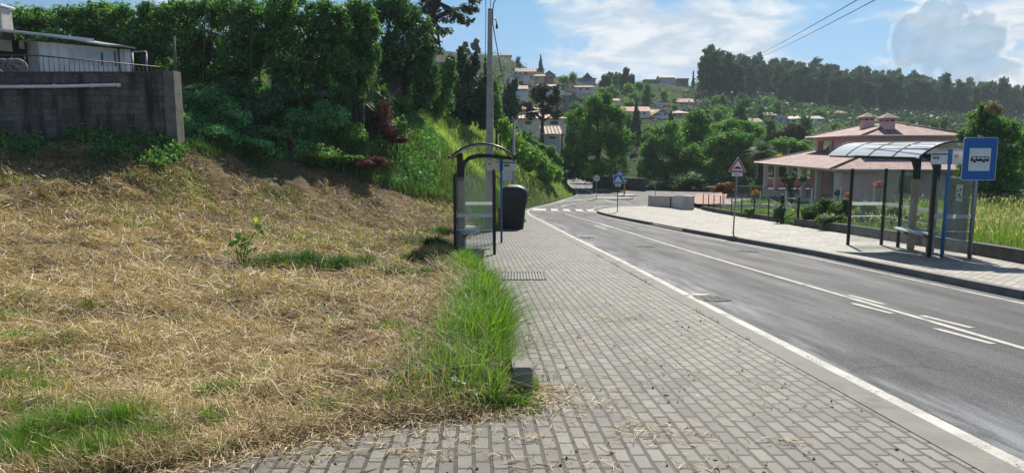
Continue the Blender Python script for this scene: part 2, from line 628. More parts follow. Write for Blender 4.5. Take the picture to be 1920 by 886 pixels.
def sticks(rng, x, y, z, L, w, tone, tilt=.25):
    """straw lying about"""
    n = len(x)
    az = rng.uniform(0, 2 * math.pi, n)
    ti = rng.normal(0, tilt, n)
    d = np.stack([np.cos(az) * np.cos(ti), np.sin(az) * np.cos(ti), np.sin(ti)], 1)
    s_ = np.stack([-np.sin(az), np.cos(az), rng.normal(0, .5, n)], 1) * w[:, None] * .5
    c = np.stack([x, y, z + np.abs(np.sin(ti)) * L * .5], 1)
    bend = np.stack([rng.normal(0, .05, n), rng.normal(0, .05, n), rng.uniform(-.03, .15, n)], 1) * L[:, None]
    a, b = c - d * L[:, None] * .5, c + d * L[:, None] * .5
    m = c + bend
    v = np.stack([a - s_, a + s_, m - s_, m + s_, b - s_ * .4, b + s_ * .4], 1).reshape(-1, 3)
    o = np.arange(n)[:, None] * 6
    f = np.concatenate([o + np.array([[0, 1, 3, 2]]), o + np.array([[2, 3, 5, 4]])], 1).reshape(-1, 4)
    return v, f, np.repeat(tone, 2)

# ================================================================== setting: ground, road, pavements, hills
YF = interp([(-40, 22), (-17, 22.2), (-11.2, 22.9), (-9.8, 24.9), (-8.3, 26.8), (-6.7, 28.2), (-5, 29.2), (-2.6, 30.2), (-1.6, 27.6), (-.9, 26.6), (0, 26.5)])


def straw_zone(x, y):
    """1 on the mown straw field, 0 on green ground"""
    return smooth(.3, -.5, y - YF(x) + .5 * fbm(np.asarray(x) * .8, np.asarray(y) * .8, 21, 3)) * (np.asarray(x) < XL(y) + .6)


def ground_material():
    m, N = new_mat('straw_and_soil')
    co = N.n('ShaderNodeTexCoord').outputs['Object']
    z = N.n('ShaderNodeAttribute', attribute_name='zone').outputs['Fac']
    big = N.noise(co, .55, 5, .6)
    mid = N.noise(co, 2.6, 6, .65, .6)
    st = N.n('ShaderNodeMapping', ins={'Vector': co, 'Scale': (1, 1, 1)}).outputs[0]
    fine = N.noise(st, 34, 5, .7, 1.2)
    straw = N.ramp(fine, [(.28, (.06, .042, .025)), (.45, (.22, .155, .08)), (.58, (.43, .32, .18)), (.76, (.60, .48, .30))])
    soil = N.ramp(fine, [(.3, (.035, .026, .018)), (.7, (.13, .095, .06))])
    c = N.mix(N.maprange(N.math('ADD', N.math('MULTIPLY', big, .6), N.math('MULTIPLY', mid, .6)), .66, .50), straw, soil)
    sepo = N.n('ShaderNodeSeparateXYZ', ins={0: co})
    bank = N.maprange(N.math('ADD', sepo.outputs[1], N.math('MULTIPLY', N.noise(co, .5, 4, .6), 6.0)), 17.0, 21.0)
    c = N.mix(N.math('MULTIPLY', bank, N.maprange(mid, .38, .60, .35, .95)), c, N.ramp(fine, [(.3, (.035, .025, .016)), (.52, (.15, .108, .062)), (.75, (.33, .255, .14))]))
    c = N.mix(N.math('MULTIPLY', bank, N.maprange(N.noise(co, 1.1, 5, .65, .5), .54, .68)), c, (.21, .205, .06))
    c = N.mix(N.maprange(N.noise(co, 1.3, 5, .6, .8), .56, .70), c, (.12, .135, .035))
    green = N.ramp(fine, [(.3, (.018, .028, .008)), (.55, (.05, .085, .018)), (.8, (.09, .13, .03))])
    c = N.mix(z, green, c)
    hgt = N.math('ADD', N.math('MULTIPLY', fine, .6), N.math('MULTIPLY', mid, 1.0))
    finish(N, pbr(N, **{'Base Color': c, 'Roughness': .95, 'Specular IOR Level': .12, 'Normal': N.bump(hgt, .9, .07)}))
    return m


def axis_steps(segs):
    out = [segs[0][0]]
    for a, b, st in segs:
        n_ = max(1, int(round((b - a) / st)))
        out += list(a + (b - a) * (i + 1) / n_ for i in range(n_))
    return np.array(out)


def grid_mesh(name, X, Y, Z, mat_, uv=None, attrs=None, smooth_=True):
    ny, nx = X.shape
    v = np.stack([X, Y, Z], 2).reshape(-1, 3)
    i = np.arange((ny - 1) * (nx - 1))
    r, c = i // (nx - 1), i % (nx - 1)
    f = np.stack([r * nx + c, r * nx + c + 1, (r + 1) * nx + c + 1, (r + 1) * nx + c], 1)
    me = npmesh(name, v, f, mat_, None, None, smooth_)
    if uv is not None:
        ul = me.uv_layers.new(name='UVMap')
        ul.data.foreach_set('uv', uv.reshape(-1, 2)[f.ravel()].astype(np.float32).ravel())
    for k_, a in (attrs or {}).items():
        at_ = me.attributes.new(k_, 'FLOAT', 'POINT')
        at_.data.foreach_set('value', a.astype(np.float32).ravel())
    o = bpy.data.objects.new(name, me)
    return link(o)


gx = axis_steps([(-70, -26, 2.0), (-26, -8, .45), (-8, 2.0, .16), (2.0, 12, .5), (12, 16, .25), (16, 75, 1.5)])
gy = axis_steps([(-9, 2, 1.0), (2, 12, .13), (12, 31, .15), (31, 64, .6), (64, 112, 1.5)])
GX, GY = np.meshgrid(gx, gy)
GZ = H(GX, GY)
zone = straw_zone(GX, GY)
# ruts and clods in the mown field
GZ = GZ + zone * smooth(.0, .7, XL(GY) - GX) * (.036 * fbm(GX * 5, GY * 5, 33, 3) + .05 * np.clip(fbm(GX * 1.5 + .5 * GY, GY * 2.2, 35, 3), -.4, 1) + smooth(14, 19, GY) * (.09 * fbm(GX * .8 + .9 * GY, GY * .35 - GX * .3, 36, 3) + .05 * fbm(GX * 3.1, GY * 3.1, 38, 3)))
ground = tag(grid_mesh('ground', GX, GY, GZ, ground_material(), attrs={'zone': zone}), 'sloping ground with mown straw on the left and green turf elsewhere', 'ground', kind='structure')


def hill_material():
    m, N = new_mat('hillside')
    co = N.n('ShaderNodeTexCoord').outputs['Object']
    a = N.noise(co, .03, 6, .65)
    b = N.noise(co, .25, 5, .7)
    c = N.ramp(b, [(.3, (.012, .020, .009)), (.55, (.026, .042, .016)), (.75, (.055, .075, .030))])
    c = N.mix(N.maprange(a, .55, .68), c, (.10, .10, .045))
    finish(N, pbr(N, **{'Base Color': c, 'Roughness': .95, 'Specular IOR Level': .1, 'Normal': N.bump(b, 1.0, 1.5)}))
    return m


hu = np.array(sorted(set(list(range(-600, 2701, 50)) + [int(u) for u in np.arange(860, 1400, 12)])), float)
hy = np.concatenate([np.arange(95, 340, 5), np.arange(340, 701, 15)]).astype(float)
HZ = np.zeros((len(hy), len(hu))); HX = HZ.copy(); HYY = HZ.copy()
for i, yy in enumerate(hy):
    for j, uu in enumerate(hu):
        p = at(uu, hill_v(uu, yy), yy)
        HX[i, j], HYY[i, j], HZ[i, j] = p
HZ += np.clip((HYY - 110) / 60, 0, 1) * (1.1 * fbm(HX * .05, HYY * .05, 5, 4))
HZ[0] -= 1.5
# terraces on the village slope
hills = tag(grid_mesh('hills', HX, HYY, HZ, hill_material()), 'wooded hillside rising behind the village', 'hill', kind='structure')


def hill_z(x, y):
    if y < 95:
        return hz(x, y)
    b_ = 0.0
    d = y  # near enough to the optical depth for the small pitch
    for _ in range(3):
        u = 960 + FPX * x / d
        v = hill_v(u, y)
        bb = (443 - v) / FPX
        d = y / (CP + bb * SP)
    return EYE + kz(v) * y


def paver_material(name, bw=.205, bh=.108, tint=(.88, .82, .71), moss=.5):
    m, N = new_mat(name)
    uv = N.n('ShaderNodeUVMap').outputs[0]
    wob = N.n('ShaderNodeTexNoise', ins={'Vector': uv, 'Scale': 2.2, 'Detail': 2.0})
    vec = N.n('ShaderNodeVectorMath', operation='MULTIPLY_ADD', ins={0: wob.outputs['Color'], 1: (.02, .02, 0), 2: uv}).outputs[0]
    vec = N.n('ShaderNodeVectorMath', operation='MULTIPLY_ADD', ins={0: N.n('ShaderNodeTexNoise', ins={'Vector': uv, 'Scale': 14.0, 'Detail': 2.0}).outputs['Color'], 1: (.008, .008, 0), 2: vec}).outputs[0]
    br = N.n('ShaderNodeTexBrick', offset=.5, ins={'Vector': vec, 'Color1': (.0, .0, .0), 'Color2': (1, 1, 1), 'Mortar': (0.5, .5, .5), 'Scale': 1.0,
             'Mortar Size': .0125, 'Mortar Smooth': .18, 'Bias': 0.0, 'Brick Width': bw, 'Row Height': bh})
    per = br.outputs['Color']
    mort = br.outputs['Fac']
    g = N.noise(uv, 60, 5, .7)
    sp = N.noise(uv, 210, 2, .6)
    st = N.noise(uv, .8, 6, .65)
    c = N.ramp(per, [(0, tuple(.150 * t for t in tint)), (.5, tuple(.198 * t for t in tint)), (1, tuple(.255 * t for t in tint))])
    c = N.mix(1.0, c, N.ramp(g, [(.25, .70), (.75, 1.18)]), 'MULTIPLY')
    c = N.mix(1.0, c, N.ramp(sp, [(.32, .72), (.6, 1.05)]), 'MULTIPLY')
    c = N.mix(1.0, c, N.ramp(st, [(.28, .55), (.5, 1.0), (.72, 1.16)]), 'MULTIPLY')
    c = N.mix(N.maprange(N.noise(uv, 3.2, 5, .7), .58, .74), c, (.17, .15, .105))
    mm = N.maprange(N.noise(uv, 1.7, 5, .6), .40, .62)
    joint = N.mix(N.math('MULTIPLY', mm, moss), (.022, .019, .014), (.045, .048, .018))
    c = N.mix(N.maprange(mort, .25, .85), c, joint)
    h = N.math('ADD', N.math('MULTIPLY', N.math('SUBTRACT', 1.0, mort), 1.0), N.math('ADD', N.math('MULTIPLY', g, .18), N.math('MULTIPLY', per, .22)))
    finish(N, pbr(N, **{'Base Color': c, 'Roughness': .70, 'Specular IOR Level': .5, 'Normal': N.bump(h, 1.0, .016)}))
    return m


def road_off(x, y):
    """road surface below the pavements: flush at the left kerb, a step down at the right one"""
    t = np.clip((np.asarray(x, float) - KL(y)) / np.maximum(1.0, np.minimum(RR(y), KL(y) + 5.5) - KL(y)), 0, 1)
    return -.016 - .09 * t


def sheet(name, fl, fr, ys, nx, mat_, off, label=None, kind='structure', cat=None, rel=True, zfun=R, skew=.055):
    ys = np.asarray(ys, float)
    t = np.linspace(0, 1, nx)
    L, Rr = fl(ys), fr(ys)
    X = L[:, None] * (1 - t) + Rr[:, None] * t
    Y = np.repeat(ys[:, None], nx, 1)
    Z = np.repeat((zfun(ys))[:, None], nx, 1) + (road_off(X, Y) if off is None else off)
    uv = np.stack([Y, X + skew * Y], 2)
    o = grid_mesh(name, X, Y, Z, mat_, uv)
    return tag(o, label, cat, kind=kind)


PAVE_L = paver_material('grey_block_paving')
PAVE_R = paver_material('pale_sheen_paving', .205, .108, (1.95, 1.85, 1.62), .5)  # tint raised to put the bright grazing backlight sheen into the block colour
pav_l = sheet('left_pavement', XL, lambda y: KL(y) - .24, np.concatenate([np.arange(-8, 3, .5), np.arange(3, 6, .1), np.arange(6, 49, .5)]), 6, PAVE_L, 0.0, 'grey block paved pavement on the left of the road', cat='pavement')
pav_r = sheet('right_pavement', lambda y: KR(y) + .16, WR, np.concatenate([np.arange(-8, 47, .5), np.arange(47, 56.3, .2)]), 6, PAVE_R, 0.0, 'pale, sheen tinted block pavement on the right of the road', cat='pavement')


def asphalt_material():
    m, N = new_mat('worn_asphalt')
    uv = N.n('ShaderNodeUVMap').outputs[0]
    co = N.n('ShaderNodeTexCoord').outputs['Object']
    along = N.n('ShaderNodeMapping', ins={'Vector': uv, 'Scale': (.18, 1.3, 1)}).outputs[0]
    s_ = N.noise(along, 1.3, 6, .62)
    a = N.noise(co, 70, 3, .7)
    sp = N.n('ShaderNodeTexVoronoi', ins={'Vector': co, 'Scale': 95.0, 'Randomness': 1.0}).outputs['Distance']
    big = N.noise(co, .35, 5, .6)
    c = N.mix(N.maprange(s_, .32, .68), (.040, .042, .047), (.066, .069, .076))
    c = N.mix(1.0, c, N.ramp(a, [(.3, .68), (.55, 1.0), (.72, 1.55)]), 'MULTIPLY')
    c = N.mix(1.0, c, N.ramp(big, [(.3, .78), (.7, 1.18)]), 'MULTIPLY')
    crk = N.n('ShaderNodeTexVoronoi', feature='DISTANCE_TO_EDGE', ins={'Vector': N.n('ShaderNodeVectorMath', operation='MULTIPLY_ADD', ins={0: N.n('ShaderNodeTexNoise', ins={'Vector': co, 'Scale': 1.5, 'Detail': 5.0}).outputs['Color'], 1: (.9, .9, 0), 2: co}).outputs[0], 'Scale': .33}).outputs['Distance']
    crk = N.math('MULTIPLY', N.maprange(crk, .010, .002), N.maprange(big, .50, .60))
    c = N.mix(N.math('MULTIPLY', crk, .8), c, (.016, .016, .017))
    agg = N.noise(co, 130, 2, .5)
    c = N.mix(N.maprange(agg, .56, .68), c, (.24, .24, .25))
    # pale stain along the kerb, with blotchy sheen painted into its colour
    sx = N.n('ShaderNodeSeparateXYZ', ins={0: uv})
    v_ = sx.outputs[1]
    edge = N.maprange(v_, 4.55, 3.30)
    wash_sheen = N.math('MULTIPLY', edge, N.maprange(N.noise(along, 3.0, 6, .7), .40, .66))
    wash_sheen = N.math('MULTIPLY', wash_sheen, N.maprange(N.noise(co, .22, 2, .5), .30, .52))
    c = N.mix(N.math('MULTIPLY', wash_sheen, .8), c, (.26, .28, .31))
    wear_ = N.math('MULTIPLY', N.maprange(N.noise(along, .9, 4, .6), .5, .68), N.maprange(N.noise(co, 9, 4, .7), .40, .62))
    c = N.mix(N.math('MULTIPLY', wear_, .28), c, (.15, .145, .14))
    r = N.math('SUBTRACT', N.maprange(s_, .3,   .7, .80, .66), N.math('MULTIPLY', wash_sheen, .1))
    h = N.math('ADD', N.math('MULTIPLY', sp, .7), a)
    finish(N, pbr(N, **{'Base Color': c, 'Roughness': r, 'Specular IOR Level': .22, 'Normal': N.bump(h, .5, .006)}))
    return m


ASPH = asphalt_material()
road = sheet('road', lambda y: KL(y) - .05, lambda y: RR(y) + .05, np.concatenate([np.arange(-8, 46, 1.0), np.arange(46, 64, .4), np.arange(64, 129, 2.0)]), 24, ASPH, None, 'worn grey asphalt road running downhill to the junction', cat='road')

CONC = flat('pale_concrete', (.34, .33, .31), .85, .18, 3.0, bump=.35, dirt=(.16, .15, .12))
KERBC = flat('kerb_concrete', (.215, .205, .185), .85, .22, 2.4, bump=.4, dirt=(.13, .12, .09))
DARKSTONE = flat('dark_kerb_stone', (.17, .165, .155), .85, .3, 2.0, bump=.5, dirt=(.07, .07, .06))


def kerb(name, f0, f1, ys, top, bottom, mat_, label, ends=True):
    mb = MB()
    ys = list(ys)
    for a, b in zip(ys[:-1], ys[1:]):
        za, zb = float(R(a)), float(R(b))
        A0, A1, B0, B1 = f0(a), f1(a), f0(b), f1(b)
        mb.quad((A0, a, za + top), (A1, a, za + top), (B1, b, zb + top), (B0, b, zb + top))
        mb.quad((A1, a, za + top), (A1, a, za + bottom), (B1, b, zb + bottom), (B1, b, zb + top))
        mb.quad((A0, a, za + bottom), (A0, a, za + top), (B0, b, zb + top), (B0, b, zb + bottom))
    for y_, fl_ in ((ys[0], 0), (ys[-1], 1)):
        z_ = float(R(y_))
        q = [(f0(y_), y_, z_ + bottom), (f1(y_), y_, z_ + bottom), (f1(y_), y_, z_ + top), (f0(y_), y_, z_ + top)]
        mb.quad(*(q if not fl_ else q[::-1]))
    return tag(mb.build(name, mat_), label, 'kerb', kind='structure')


kerb('left_kerb', lambda y: float(KL(y)) - .245, lambda y: float(KL(y)), np.concatenate([np.arange(-8, 46, 1.0), np.arange(46, 70, .4), np.arange(70, 110, 2)]), .006, -.16, KERBC, 'flush concrete kerb strip along the left pavement')
kerb('right_kerb', lambda y: float(KR(y)), lambda y: float(KR(y)) + .165, np.concatenate([np.arange(10.8, 28.2, .8), [28.2]]), .03, -.16, DARKSTONE, 'raised dark stone kerb along the right pavement')
kerb('right_kerb', lambda y: float(KR(y)), lambda y: float(KR(y)) + .165, np.arange(33.2, 47.3, .7), .03, -.16, DARKSTONE, 'raised dark stone kerb beyond the driveway ramp')
kerb('right_kerb', lambda y: float(KR(y)), lambda y: float(KR(y)) + .165, np.concatenate([np.arange(47.2, 56, .3)]), .006, -.16, KERBC, 'pale kerb curving round the junction corner')
kerb('right_kerb', lambda y: float(KR(y)), lambda y: float(KR(y)) + .165, [28.2, 29, 30.5, 32, 33.2], -.05, -.16, KERBC, 'dropped kerb at the driveway ramp')

PAINT = flat('road_paint', (.55, .54, .49), .6, .1, 5.0, bump=.2, dirt=(.42, .41, .38))
PAINTY = flat('worn_road_paint', (.50, .485, .42), .6, .12, 4.0, bump=.2, dirt=(.40, .38, .33))


def paint_mat(name, col, wear):
    m, N = new_mat(name)
    co = N.n('ShaderNodeTexCoord').outputs['Object']
    c = N.mix(N.maprange(N.noise(co, 2.5, 6, .65), .35, .7), col, tuple(q * .72 for q in col))
    chips = N.maprange(N.math('ADD', N.math('MULTIPLY', N.noise(co, 55, 3, .6), .6), N.math('MULTIPLY', N.noise(co, 3.0, 5, .7), .5)), wear, wear + .06)
    c = N.mix(N.math('MULTIPLY', chips, .85), c, (.085, .085, .088))
    finish(N, pbr(N, **{'Base Color': c, 'Roughness': .75, 'Specular IOR Level': .2, 'Normal': N.bump(N.noise(co, 80, 3, .7), .4, .005)}))
    return m


PAINT = paint_mat('road_paint', (.56, .545, .49), .60)
PAINTY = paint_mat('worn_road_paint', (.46, .45, .40), .57)


def strip(mb, pts, w, off=.005):
    """flat painted strip along plan points, following the road"""
    P = []
    rz = lambda x, y: float(R(y)) + float(road_off(x, y)) + off
    for (x0, y0), (x1, y1) in zip(pts[:-1], pts[1:]):
        n_ = max(1, int(math.hypot(x1 - x0, y1 - y0) / .8))
        P += [(x0 + (x1 - x0) * i / n_, y0 + (y1 - y0) * i / n_) for i in range(n_)]
    P.append(pts[-1])
    L = []
    for i, (x, y) in enumerate(P):
        a = P[max(0, i - 1)]; b = P[min(len(P) - 1, i + 1)]
        tx, ty = b[0] - a[0], b[1] - a[1]
        l = math.hypot(tx, ty)
        nx, ny = -ty / l * w / 2, tx / l * w / 2
        L.append(((x + nx, y + ny, rz(x + nx, y + ny)), (x - nx, y - ny, rz(x - nx, y - ny))))
    for (a, b), (c, d) in zip(L[:-1], L[1:]):
        mb.quad(a, b, d, c)


mk = MB()
strip(mk, [(float(KL(y)) + .09, y) for y in list(np.arange(-6, 66, .5))], .13)
tag(mk.build('edge_line', PAINT), 'white edge line painted beside the left kerb', 'road marking', kind='structure')
mk = MB()
strip(mk, [(float(KR(y)) - .34, y) for y in np.arange(2, 47, 1.5)], .12)
tag(mk.build('edge_line', PAINTY), 'white edge line painted below the right kerb', 'road marking', kind='structure')
_xc = [gp(u, v, -.06) for u, v in ((1920, 653), (1770, 609.5), (1620, 566), (1460, 519.5), (1300, 473), (1130, 420), (1060, 400))]
XC = interp([(-3, _xc[0].x + .045 * (_xc[0].y + 3))] + [(p.y, p.x) for p in _xc])
mk = MB()
strip(mk, [(float(XC(y)), y) for y in np.arange(-3, 46.8, .6)], .10)
for a, b in (((1592, 553), (1657, 570)), ((1598, 569), (1673, 588)), ((1728, 591), (1823, 614)), ((1753, 616), (1862, 645)), ((1128, 421), (1150, 427)), ((1116, 423), (1138, 430))):
    p, q = gp(*a, -.06), gp(*b, -.06)
    strip(mk, [(p.x, p.y), (q.x, q.y)], .095)
tag(mk.build('centre_line', PAINT), 'white centre line with short doubled dashes', 'road marking', kind='structure')
mk = MB()
for u in (1004, 1017, 1039, 1062, 1086, 1108):
    x = (u - 960) / FPX * 50.3
    strip(mk, [(x, 49.2), (x + .08, 51.9)], .50)
for u in np.arange(1002, 1128, 22):
    x = (u - 960) / FPX * 47.8
    strip(mk, [(x, 47.85), (x + .5, 47.85)], .22)
tag(mk.build('zebra_crossing', PAINT), 'white zebra crossing bars on the raised table', 'road marking', kind='structure')
mk = MB()
for i in range(6):
    x = 7.45 + i * .62
    strip(mk, [(x, 79), (x - .25, 83)], .34)
tag(mk.build('zebra_crossing', PAINT), 'white zebra crossing bars on the side road', 'road marking', kind='structure')
mk = MB()
for L_ in ([(1128, 371.5), (1090, 374.5), (1040, 380)], [(1040, 389), (1053, 388), (1060, 385), (1080, 381.5)], [(1125, 371.5), (1140, 376), (1160, 380)], [(1090, 352), (1118, 365)],
           [(1118, 396.5), (1108, 392), (1117, 389), (1132, 385.5), (1150, 384)]):
    pp = [gp(*q, -.06) for q in L_]
    strip(mk, [(p.x, p.y) for p in pp], .35 if L_[0][0] == 1128 else .22)
tag(mk.build('junction_line', PAINTY), 'white guide lines curving through the junction', 'road marking', kind='structure')


def island(cx, cy, rx, ry, name, label):
    mb = MB()
    ring = [(cx + rx * math.cos(a) , cy + ry * math.sin(a)) for a in np.linspace(0, 2 * math.pi, 20, endpoint=False)]
    z0 = float(R(cy)) - .12
    mb.prism(ring, (0, 0, z0), (1, 0, 0), (0, 1, 0), (0, 0, 1), .12)
    return tag(mb.build(name, CONC), label, 'traffic island', kind='structure')


island(9.4, 65.0, 2.0, 1.1, 'traffic_island', 'low paved splitter island by the round sign')
island(11.3, 69.4, 1.0, 1.3, 'traffic_island', 'small paved island under the striped bollard')

# reddish paved drive of the house
REDPAVE = flat('red_paving', (.33, .19, .16), .85, .15, 2.0, bump=.3)
mb = MB()
drive = [(14.0, 52.6), (15.5, 50.8), (16.6, 51.5), (18.5, 60), (20.5, 66), (17.5, 66), (14.8, 57.2)]
mb.add([(x, y, float(R(y)) + .30 - .05 * 0) for x, y in drive], [tuple(range(len(drive)))])
tag(mb.build('driveway', REDPAVE), 'reddish paved driveway behind the concrete boundary wall', 'driveway', kind='structure')

# ================================================================== street objects
BLACK = flat('black_paint', (.013, .013, .014), .42, .2, 8, bump=.08, spec=.5)
GALV = flat('galvanised_steel', (.30, .31, .32), .45, .15, 10, metal=.7, bump=.08)
TAUPE = flat('taupe_paint', (.34, .30, .23), .55, .12, 5, bump=.1, dirt=(.24, .21, .16))
BLUE = flat('sign_blue', (.010, .115, .42), .35, .05, 4, bump=.02, spec=.5)
POSTBLUE = flat('post_blue', (.03, .17, .42), .45, .12, 6, bump=.05)
WHITE = flat('sign_white', (.74, .75, .76), .4, .05, 5, bump=.03)
RED = flat('sign_red', (.50, .02, .03), .4, .06, 5, bump=.03)
INK = flat('sign_black', (.012, .012, .014), .5, .1, 5, bump=.03)
NAVY = flat('sign_navy', (.03, .05, .10), .5, .1, 5, bump=.03)
ORANGE = flat('sign_orange', (.60, .24, .04), .5, .1, 5, bump=.03)
YELLOW = flat('sign_yellow', (.72, .42, .02), .45, .08, 5, bump=.03)
BACKGREY = flat('sign_back', (.26, .27, .28), .45, .12, 6, metal=.5, bump=.05)
BENCH = flat('bench_metal', (.44, .47, .48), .42, .08, 8, metal=.3, bump=.05)


def glass_material():
    m, N = new_mat('shelter_glass')
    co = N.n('ShaderNodeTexCoord').outputs['Object']
    tr = N.n('ShaderNodeBsdfTransparent', ins={'Color': (.955, .98, .97)}).outputs[0]
    gl = N.n('ShaderNodeBsdfGlossy', ins={'Color': (1, 1, 1), 'Roughness': .03}).outputs[0]
    df = N.n('ShaderNodeBsdfDiffuse', ins={'Color': (.55, .58, .55)}).outputs[0]
    lw = N.math('MULTIPLY_ADD', N.math('POWER', N.n('ShaderNodeLayerWeight', ins={'Blend': .5}).outputs['Facing'], 4.0), .7, .025)
    smear_reflection = N.maprange(N.noise(co, 1.8, 5, .7, .6), .35, .75, 0.05, .16)  # smears thickened so that pale reflections are mixed into the glass as colour
    s1 = N.n('ShaderNodeMixShader', ins={0: lw, 1: tr, 2: gl}).outputs[0]
    s2 = N.n('ShaderNodeMixShader', ins={0: smear_reflection, 1: s1, 2: df}).outputs[0]
    finish(N, s2)
    return m


GLASS = glass_material()


def band_material():
    m, N = new_mat('frosted_band')
    tr = N.n('ShaderNodeBsdfTransparent', ins={'Color': (.9, .93, .92)}).outputs[0]
    df = N.n('ShaderNodeBsdfTranslucent', ins={'Color': (.75, .78, .76)}).outputs[0]
    d2 = N.n('ShaderNodeBsdfDiffuse', ins={'Color': (.75, .78, .76)}).outputs[0]
    s0 = N.n('ShaderNodeMixShader', ins={0: .5, 1: df, 2: d2}).outputs[0]
    finish(N, N.n('ShaderNodeMixShader', ins={0: .72, 1: tr, 2: s0}).outputs[0])
    return m


BAND = band_material()


def poly_material():
    m, N = new_mat('roof_polycarbonate')
    co = N.n('ShaderNodeTexCoord').outputs['Object']
    df = N.n('ShaderNodeBsdfDiffuse', ins={'Color': (.80, .83, .85)}).outputs[0]
    tl = N.n('ShaderNodeBsdfTranslucent', ins={'Color': (.55, .60, .62)}).outputs[0]
    gl = N.n('ShaderNodeBsdfGlossy', ins={'Color': (1, 1, 1), 'Roughness': .16}).outputs[0]
    s1 = N.n('ShaderNodeMixShader', ins={0: .22, 1: df, 2: tl}).outputs[0]
    s2 = N.n('ShaderNodeMixShader', ins={0: N.math('MULTIPLY_ADD', N.math('POWER', N.n('ShaderNodeLayerWeight', ins={'Blend': .5}).outputs['Facing'], 4.0), .35, .04), 1: s1, 2: gl}).outputs[0]
    finish(N, s2)
    return m


POLY = poly_material()


def shelter(rear_x, sgn, y0, L, skew, label, group, adpanel):
    """bus shelter: local X from the rear glass towards the street, local Y along the road (near end first), level floor at the near end"""
    zb = float(R(y0))
    root = empty('bus_shelter', (rear_x, y0, zb))
    tag(root, label, 'bus shelter', group)

    def P(x, y, z):
        return (sgn * x + skew * y, y, z)
    post_at = [(0.0, 0.0), (.98, 0.0), (0.0, .98), (0.0, L * .78), (0.0, L), (.98, L)]
    TOP = 2.0
    for (x, y) in post_at:
        gz = float(R(y0 + y)) - zb
        mb = MB()
        mb.box(P(x, y, (TOP + gz - .02) / 2), (.075, .075, TOP - gz + .02), bev=.008)
        mb.build('post', BLACK, root)

    def pane(a, b, z0=.10, z1=1.93, name='glass_panel'):
        mb = MB()
        (xa, ya), (xb, yb) = a, b
        g0 = float(R(y0 + ya)) - zb; g1 = float(R(y0 + yb)) - zb
        pa, pb = Vector(P(xa, ya, 0)), Vector(P(xb, yb, 0))
        d = (pb - pa).normalized(); n_ = Vector((-d.y, d.x, 0)) * .005
        a_ = pa + d * .04; b_ = pb - d * .04
        q = [a_ + Vector((0, 0, z0 + g0)), b_ + Vector((0, 0, z0 + g1)), b_ + Vector((0, 0, z1)), a_ + Vector((0, 0, z1))]
        vs = [p - n_ for p in q] + [p + n_ for p in q]
        mb.add(vs, [(0, 1, 2, 3), (7, 6, 5, 4), (0, 4, 5, 1), (1, 5, 6, 2), (2, 6, 7, 3), (3, 7, 4, 0)])
        g = mb.build(name, GLASS, root)
        for zz in (.98, 1.0 - .38):
            m2 = MB()
            hb = .045 if zz > .9 else .012
            for s_ in (-1, 1):
                nn = n_ * 1.5 * s_
                m2.quad(a_ + nn + Vector((0, 0, zz - hb)), b_ + nn + Vector((0, 0, zz - hb)), b_ + nn + Vector((0, 0, zz + hb)), a_ + nn + Vector((0, 0, zz + hb)))
            m2.build('frosted_band', BAND, g)
        return g
    pane((0, 0), (.98, 0))
    pane((0, L), (.98, L))
    pane((0, .98), (0, L * .78))
    pane((0, L * .78), (0, L))
    pane((0, 0), (0, .98))
    if adpanel:
        mb = MB()
        mb.box(P(.06, .49, 1.13), (.05, .84, 1.50), bev=.01)
        ad = mb.build('poster_case', flat('poster_case_grey', (.16, .175, .17), .3, .12, 4, bump=.04), root)
        mb = MB()
        mb.box(P(.094, .40, 1.52), (.006, .24, .40))
        nb = mb.build('notice', WHITE, ad)
        mb = MB()
        for (yy, zz, a, b) in ((.36, 1.60, .05, .05), (.45, 1.56, .06, .03), (.40, 1.47, .09, .05), (.35, 1.41, .05, .06), (.46, 1.40, .04, .04)):
            mb.box(P(.099, yy, zz), (.004, a, b))
        mb.build('print', INK, nb)
    # roof columns with curved cantilever arms
    for yc in (L * .36, L * .58):
        g0 = float(R(y0 + yc)) - zb
        mb = MB()
        mb.box(P(.10, yc, (1.78 + g0) / 2), (.17, .13, 1.78 - g0), bev=.02)
        c_ = mb.build('column', TAUPE, root)
        mb = MB()
        pr = [(.10, 1.78), (.10, 2.05), (.17, 2.24), (.32, 2.37), (.55, 2.43), (.85, 2.43), (1.15, 2.40), (1.46, 2.36)]
        wd = [.06, .058, .056, .054, .05, .046, .04, .03]
        for i in range(len(pr) - 1):
            (xa, za), (xb, zb2) = pr[i], pr[i + 1]
            ta = Vector(pr[min(i + 1, 7)]) - Vector(pr[max(i - 1, 0)]); tb = Vector(pr[min(i + 2, 7)]) - Vector(pr[i])
            na = Vector((-ta.y, ta.x)).normalized() * wd[i]; nb_ = Vector((-tb.y, tb.x)).normalized() * wd[i + 1]
            vs = []
            for yy in (yc - .04, yc + .04):
                vs += [P(xa + na.x, yy, za + na.y), P(xb + nb_.x, yy, zb2 + nb_.y), P(xb - nb_.x, yy, zb2 - nb_.y), P(xa - na.x, yy, za - na.y)]
            mb.add(vs, [(0, 1, 2, 3), (7, 6, 5, 4), (0, 4, 5, 1), (2, 6, 7, 3), (1, 5, 6, 2), (0, 3, 7, 4)])
        mb.build('roof_arm', BLACK, c_)
        mb = MB(); mb.box(P(.06, yc, 2.13), (.12, .10, .72), bev=.01)
        mb.build('roof_bracket', BLACK, c_)
    # arched roof
    ya, yb_ = -.22, L + .45
    xs = np.linspace(-.06, 1.52, 15)
    prof = []
    for x in xs:
        t = (x + .06) / 1.58
        prof.append((x, 2.44 + (-.06) * t + .36 * (1 - (2 * t - 1) ** 2) - .03 * math.sin(math.pi * t) ** 3))
    mb = MB()
    th = .022
